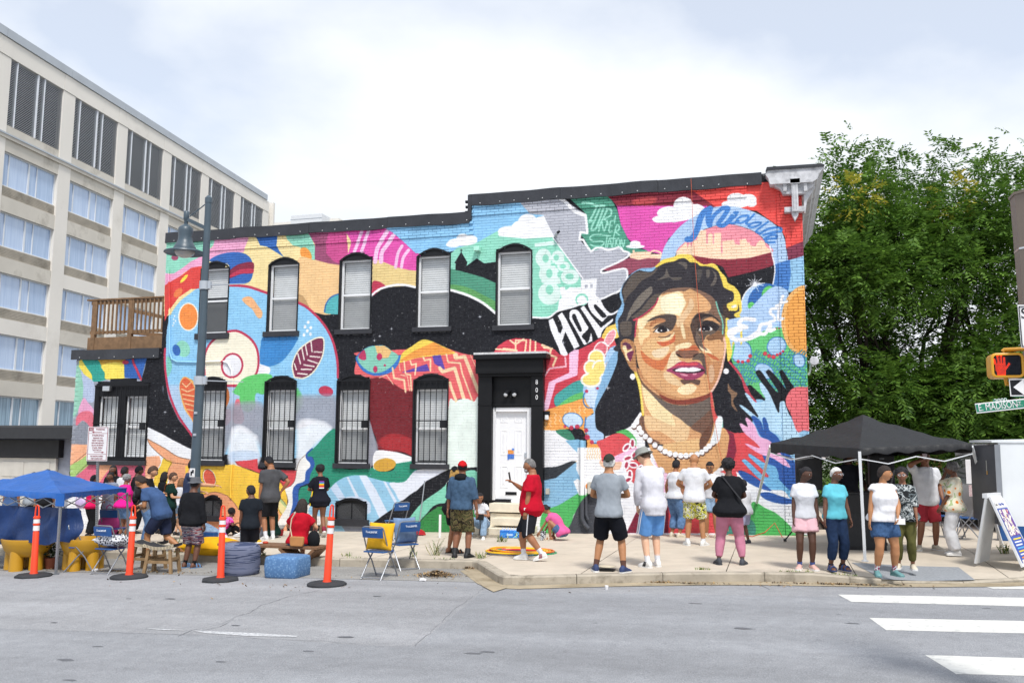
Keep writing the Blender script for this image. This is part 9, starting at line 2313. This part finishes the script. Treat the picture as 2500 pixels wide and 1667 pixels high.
# man drinking
a, H=mk(2266,1342,1103)
T_=person('tall man in a white T-shirt and coral red shorts drinking from a cup',a,H,168,'brown',1.1,0,dict(fr=(.085,0,.045),fl=(-.08,.0,.045),hr=(.05,.12,.925),er=(1,-.1,-.5),hl=(-.13,.10,.52),toe=25),[('top',WHT_T,dict(hem=.455,sleeve=.75,inf=.028)),('bottom',CORAL,dict(len=.92,inf=.026,cuff=.04))],('crop','darkbrown'),None,('shoe',SHCR,SHW),glasses='sun',look=10)
hold(T_,'hr','drink_cup','small clear cup at the mouth of the man in coral shorts','cup',lambda t,rz:MB().loft(lathe([(0,.03),(.10,.042)],(.02,-.03,.03),12)).build('cup',mat('cloudy_cup','b9a9b4',rough=.2),t,world=0,smooth=1))
# orange print
a, H=mk(2335,1354,1130)
person('woman in an orange flowered blouse and white trousers touching her hair',a,H,-75,'dark',1.1,1,dict(hr=(.09,.07,.90),er=(.4,1,-.3),hl=(-.11,.12,.52),fr=(.05,.02,.045),fl=(-.05,-.01,.045),lean=-3),[('top',ORFL,dict(hem=.47,sleeve=1.0,inf=.03,flare=.01)),('bottom',cloth('white_jeans','d8d9dd',bump=.6),dict(len=1.93,inf=.03,cuff=.05))],('afro','salt'),None,('shoe',SHW,SHW))
# ---------------------------------------------------------------- the crowd at the left
def pl(x,Y,hy,off=0):
 X=wall_pt(x,1200,Y)[0];g_=gz(X,off);return Vector((X,Y,g_)), wall_pt(x,hy,Y)[1]-g_
a, H=pl(28,18.3,1164);person('grey-haired man in a blue shirt, leftmost head behind the blue canopy',a,H,-20,'brown',1.1,0,None,[('top',BLUT),('bottom',DENIM,dict(len=1.9))],('crop','grey'),None,('shoe',SHB,SHB),det=0)
a, H=pl(75,18.6,1154);person('dark-haired man in a grey shirt between two heads behind the blue canopy',a,H,20,'mid',1.1,0,None,[('top',GRY_T),('bottom',BLK_T,dict(len=1.9))],('short','black'),None,('shoe',SHB,SHB),det=0)
a, H=pl(110,18.0,1147);person('tall man in a black shirt behind the peak of the blue canopy',a,H,-10,'dark',1.15,0,None,[('top',BLK_T),('bottom',BLK_T,dict(len=1.9))],('short','black'),None,('shoe',SHB,SHB),det=0)
a, H=mk(216,1312,1163)
T_=person('woman in a hot pink tank top and black trousers under the canopy edge',a,max(H,1.45),35,'brown',1.2,1,dict(hr=(.10,.13,.60)),[('top',cloth('neon_pink_jersey','d61a5c'),dict(hem=.47,sleeve=0)),('bottom',BLK_T,dict(len=1.9))],('short','black'),None,('shoe',SHB,SHB))
q=wpt(T_,T_['sp'](.56,-.14,.0));t=thing('handbag','round lilac handbag on a long strap behind the pink tank top woman','bag',(q.x+.02,q.y-.05,q.z));MB().ball((0,0,0),.15,.06,.13,16,10).build('bag_body',mat('lilac_leather','b9a4cc',rough=.5),t,world=0,smooth=2);MB().tube([(-.13,0,.06),(-.16,.02,.35),(-.14,.1,.52)],.012,6).build('strap',mat('lilac_leather','b9a4cc'),t,world=0)
a, H=pl(271,18.2,1153);person('short-haired man in a long pale grey robe facing the street',a,H,185,'dark',1.15,0,None,[('dress',cloth('pale_grey_robe','7f879a'),dict(hem=.16)),('top',cloth('pale_grey_robe','7f879a'),dict(hem=.5,sleeve=.8))],('crop','black'),None,('shoe',SHB,SHB),det=0)
a, H=pl(276,19.0,1136);person('man with locs and a headband looking out over the others',a,H,165,'dark',1.1,0,None,[('top',BLK_T),('bottom',BLK_T,dict(len=1.9))],('locs','black',.5),None,('shoe',SHB,SHB),det=0,beard='black')
a, H=pl(297,18.75,1140);person('black-haired person seen from behind next to the man with locs',a,H,10,'dark',1.05,1,None,[('top',WHT_T),('bottom',DENIM,dict(len=1.9))],('short','black'),None,('shoe',SHB,SHB),det=0)
a, H=mk(298,1313,1159);person('grey-haired person in a hot pink T-shirt and denim shorts seen from behind',a,H,15,'brown',1.25,1,dict(hl=(-.17,.05,.55)),[('top',HOTP,dict(hem=.48,sleeve=.7,inf=.026)),('bottom',JEAN,dict(len=.80,inf=.025,cuff=.03))],('afro','grey'),None,('shoe',SHW,SHW))
a, H=pl(331,18.9,1139);person('person in a black durag beside the man with the backpack',a,H,40,'deep',1.1,0,None,[('top',BLK_T),('bottom',BLK_T,dict(len=1.9))],('crop','black'),('beanie',BLK_T),('shoe',SHB,SHB),det=0)
a, H=mk(352,1332,1137)
T_=person('man in a black T-shirt and jeans with a black backpack, looking down',a,H,62,'light',1.15,0,dict(hr=(.02,.17,.66),er=(.6,0,-1),hl=(-.04,.16,.64)),[('top',BLK_T,dict(hem=.46,sleeve=.6)),('bottom',JEAN,dict(len=1.9,inf=.02))],('short','brown'),None,('shoe',SHG,SHG),tilt=18)
q=wpt(T_,T_['sp'](.70,-.105));t=thing('backpack','black backpack worn by the man in the black T-shirt','bag',tuple(q),T_['root'].rotation_euler.z);MB().ball((0,0,0),.15,.09,.22,16,12).build('bag_body',M_WEB,t,world=0,smooth=2);MB().ball((0,-.06,-.09),.11,.05,.10,14,8).build('pocket',mat('grey_pocket','3d4046',rough=.8),t,world=0,smooth=2)
for s_ in(-1,1):MB().tube([(s_*.09,.0,.18),(s_*.10,.08,.27),(s_*.10,.22,.22),(s_*.11,.24,.0)],.018,6,flat=.4).build('strap',M_WEB,t,world=0)
a=GP(392,1366,ROAD)
T_=person('man in a slate blue T-shirt and navy shorts stepping off the kerb to the left',a,1.78,-97,'tan',1.08,0,dict(pel=(0,.02,.505),lean=17,fr=(.05,-.22,.12),fl=(-.05,.13,.045),hl=(-.03,.26,.585),hr=(.02,.24,.555),er=(.5,-.5,-.6),el=(-.5,-.5,-.6),hunch=.4,kr=(.1,1,-.2)),[('top',BLUT,dict(hem=.455,sleeve=.65,inf=.02)),('bottom',NAVY,dict(len=.88,inf=.028,cuff=.04))],('short','darkbrown'),None,('sandal',SHB,SHB),tilt=28,glasses='thin',beard='darkbrown')
hold(T_,'hr','paper','white sheet of paper held by the man stepping off the kerb','paper',lambda t,rz:MB().bar((-.08,0,-.02),(.12,.02,.12),.20,.004,up=(0,1,.2)).build('sheet',M_SW,t,world=0))
a, H=pl(395,18.95,1152);person('person with long black hair behind the woman in bottle green',a,H,30,'light',1.,1,None,[('top',BLK_T),('bottom',DENIM,dict(len=1.9))],('long','black',.6),None,('shoe',SHB,SHB),det=0)
a, H=mk(409,1320,1154);T_=person('woman in a bottle green T-shirt with cropped hair, sunglasses and black leggings',a,H,62,'light',1.12,1,dict(hr=(.04,.18,.64),er=(.5,-.2,-1)),[('top',DKGREEN,dict(hem=.47,sleeve=.65)),('bottom',BLK_T,dict(len=1.7,inf=.01)),('strap',mat('tan_leather','b5652f'),dict(s=-1))],('short','brown'),None,('shoe',SHB,SHB),glasses='sun')
a, H=mk(433,1306,1167);person('woman with light brown wavy hair, white T-shirt and pale denim shorts by the wall',a,H,20,'pale',1.02,1,dict(hr=(.05,.17,.62)),[('top',WHT_T,dict(hem=.52,sleeve=.5)),('bottom',DENIML,dict(len=.5,inf=.02))],('long','lightbrown',.45),None,('shoe',SHB,SHB))
a, H=pl(462,16.6,1122)
person('man in a navy T-shirt and glasses pointing at the mural behind the lamp post',a,H,60,'light',1.12,0,dict(hr=(.10,.29,.70),er=(.5,-.2,-1),hl=(-.06,.14,.62)),[('top',cloth('faded_navy_cotton','353f5a'),dict(hem=.46,sleeve=.72)),('bottom',DENIM,dict(len=1.9,inf=.02))],('short','darkbrown'),None,('shoe',SHG,SHG),glasses='thin',beard='darkbrown')
a, H=mk(462,1386,1168,ROAD);person('man seen from behind in a black sweatshirt, patterned shorts and bucket hat',a,H,6,'dark',1.15,0,dict(hl=(-.155,.03,.50),hr=(.16,.03,.46)),[('top',BLK_T,dict(hem=.47,sleeve=1.95,inf=.03,cuff=.01)),('bottom',AZT,dict(len=1.0,inf=.035,cuff=.05))],('crop','black'),('bucket',cloth('charcoal_bucket_hat','5b5d62')),('sandal',SHBL,SHBL),(DKSK,.14))
a=GP(548,1308);person('small child in a pink tie-dye T-shirt sitting on the pavement',a,1.18,25,'dark',.95,0,dict(pel=(0,-.05,.075),lean=14,fr=(.20,.30,.05),fl=(-.10,.28,.05),hr=(.16,.16,.25),hl=(-.12,.18,.2),kr=(.4,.3,1),kl=(-.2,.5,1),hunch=.3),[('top',TIED,dict(hem=.47,sleeve=.7)),('bottom',BLK_T,dict(len=1.9,inf=.012))],('afro','black'),None,('shoe',SHB,SHB))
a=GP(474,1313);person('person in jeans sitting on the pavement, mostly behind the bucket hat man',a,1.66,65,'light',1.,0,dict(pel=(0,-.1,.085),lean=-8,fr=(.07,.36,.05),fl=(-.07,.33,.05),hr=(.16,-.14,.10),hl=(-.16,-.12,.10),kr=(.1,.3,1),kl=(-.1,.3,1)),[('top',GRY_T),('bottom',DENIML,dict(len=1.9,inf=.02))],('short','brown'),None,('shoe',SHW,SHW),det=0)
a=GP(648,1312);person('person in a dark green shirt and grey trousers sitting behind the tall man',a,1.72,-80,'brown',1.1,0,dict(pel=(0,-.1,.085),lean=8,fr=(.08,.40,.05),fl=(-.07,.36,.05),hr=(.10,.2,.28),hl=(-.10,.2,.3),kr=(.2,.3,1),kl=(-.2,.3,1)),[('top',DKGREEN),('bottom',cloth('grey_sweat_trousers','8a8f9a'),dict(len=1.9,inf=.026))],('short','black'),None,('shoe',SHW,SHW))
a, H=mk(607,1380,1186,ROAD);person('boy in a black T-shirt and long shorts standing behind the bench',a,H,-25,'dark',.95,0,dict(fr=(.05,.03,.045),hl=(-.13,.03,.46)),[('top',cloth('dark_slate_cotton','1f242b'),dict(hem=.46,sleeve=.65,inf=.018)),('bottom',cloth('black_grey_shorts','202126'),dict(len=1.05,inf=.03,cuff=.04,stripe=GRY_T))],('short','black'),None,('shoe',SHG,SHG),look=-55)
a, H=mk(656,1317,1114)
T_=person('tall man in a charcoal printed T-shirt, black shorts and cap looking left',a,H,-55,'mid',1.02,0,dict(fr=(.06,.02,.045),fl=(-.05,-.02,.045),hr=(.13,-.02,.575),er=(.9,-.9,.1),hl=(-.12,.04,.48),toe=14),[('top',CHAR,dict(hem=.445,sleeve=.72,inf=.026)),('bottom',BLK_T,dict(len=.94,inf=.03,cuff=.04))],('crop','black'),('cap',cloth('black_cap','26272c')),('shoe',SHW,SHW),(WHT_T,.06),look=-20,tilt=14,beard='black')
R_=T_['root']
pr=MB();c_=T_['sp'](.74,.068+.02)
o_=text('LOVE',.085,cloth('faded_red_print','8a4a50'),R_,loc=tuple(T_['sp'](.765,.085)+T_['rt']*-.02),rot=(math.pi/2,0,math.pi),name='shirt_print',ext=.012)
MB().ball(T_['sp'](.70,.085),.06,.018,.085,12,8).build('shirt_print_figure',pattern('faded_print',['6a6a6c','b9b3a8','9a6a4a'],'noise',30),R_,world=0,smooth=2)
# woman on the bench
xw=wall_pt(730,1330,yb)[0];g_=gz(xw,ROAD);Hs=1.60;pz=(bz-g_)/Hs+.045
T_=person('long-haired woman in a red T-shirt sitting on the bench, back to the street',Vector((xw,yb-.03,g_)),Hs,-2,'light',1.25,1,dict(pel=(0,0,pz),lean=6,fr=(.09,.24,.06),fl=(-.07,.26,.06),hr=(.09,.2,pz+.10),hl=(-.09,.2,pz+.12),er=(1,-.4,-.3),el=(-1,-.4,-.3),kr=(.1,.6,1),kl=(-.1,.6,1)),[('top',cloth('bright_red_cotton','ae1326'),dict(hem=.50,sleeve=.62,inf=.024)),('bottom',JEAN,dict(len=.9,inf=.02))],('long','darkbrown',1.5),None,('sandal',SHCR,SHCR),tilt=6)
q=wpt(T_,T_['sp'](.515,-.115));t=thing('crossbody_bag','tan leather crossbody bag resting behind the woman on the bench','bag',(q.x+.10,q.y-.05,bz+.10));MB().loft([[(x*s_,y,z)for x,y in((-.13,-.03),(.13,-.03),(.13,.03),(-.13,.03))]for z,s_ in((-.09,.9),(-.05,1.),(.05,1.05),(.08,1.0))]).build('bag_body',mat('tan_bag_leather','b8814e',rough=.5),t,world=0,bevel=.015)
MB().tube([(-.11,.01,.07),(-.16,.03,.22),(-.15,.05,.38),(-.10,.10,.50)],.017,6,flat=.4).build('strap',M_ROPE,t,world=0)
q=wpt(T_,T_['sp'](.55,0,.17));t=thing('black_bag','black cloth bag at the right side of the woman on the bench','bag',(q.x+.03,q.y,q.z));MB().ball((0,0,0),.12,.10,.17,12,9).build('bag_body',BLK_T,t,world=0,smooth=2)
# woman in the black jersey
a, H=mk(778,1310,1136)
T_=person('woman in a long black sports jersey with rainbow stripes walking away with a drink',a,H,-42,'brown',1.0,1,dict(fr=(.04,-.14,.10),fl=(-.04,.06,.045),toes_r=(.1,.8,-.5),hl=(-.06,.16,.64),hr=(.02,.17,.63),er=(.8,-.4,-.5),el=(-.8,-.4,-.5)),[('top',cloth('black_jersey','1a1b24'),dict(hem=.43,sleeve=.75,inf=.032,flare=.03)),('bottom',BLK_T,dict(len=.35,inf=.012))],('afro','black'),None,('high',SHR,SHW),look=-15)
R_=T_['root']
for k, c_ in enumerate(('8a3fa0','2f8fd0','d9c322','e07a2a','c92a4a','d9d9e0')):
 p_=T_['sp'](.775-.018*k,-.068);MB().boxc(tuple(p_+T_['rt']*.0+Vector((0,-.025,0))),.11-.0,.012,.026).build('number_band',cloth('rainbow_'+c_,c_),R_,world=0)
for k, c_ in enumerate(('d9c322','e07a2a','c92a4a','d9d9e0')):
 p0, p1=T_['sp'](.64,-.02+.012*k,-.092), T_['sp'](.44,-.03+.014*k,-.118);MB().tube([p0-T_['rt']*.03,p1-T_['rt']*.04],.012,5).build('side_band',cloth('rainbow_'+c_,c_),R_,world=0)
hold(T_,'hl','drink_cup','red cup of snacks held by the woman in the black jersey','cup',lambda t,rz:(MB().loft(lathe([(-.02,.035),(.09,.045)],(0,.0,0),12)).build('cup',M_RED,t,world=0,smooth=1),MB().ball((0,0,.10),.04,n=8,m_=6).build('snack',mat('corn_yellow','e0b52a'),t,world=0)))
print('tris',sum(sum(len(p.vertices)-2 for p in o.data.polygons)for o in bpy.data.objects if o.type=='MESH' and len(o.data.polygons)<200000)/1e6,'objs',len(bpy.data.objects))
bpy.data.scenes.remove(SCR)
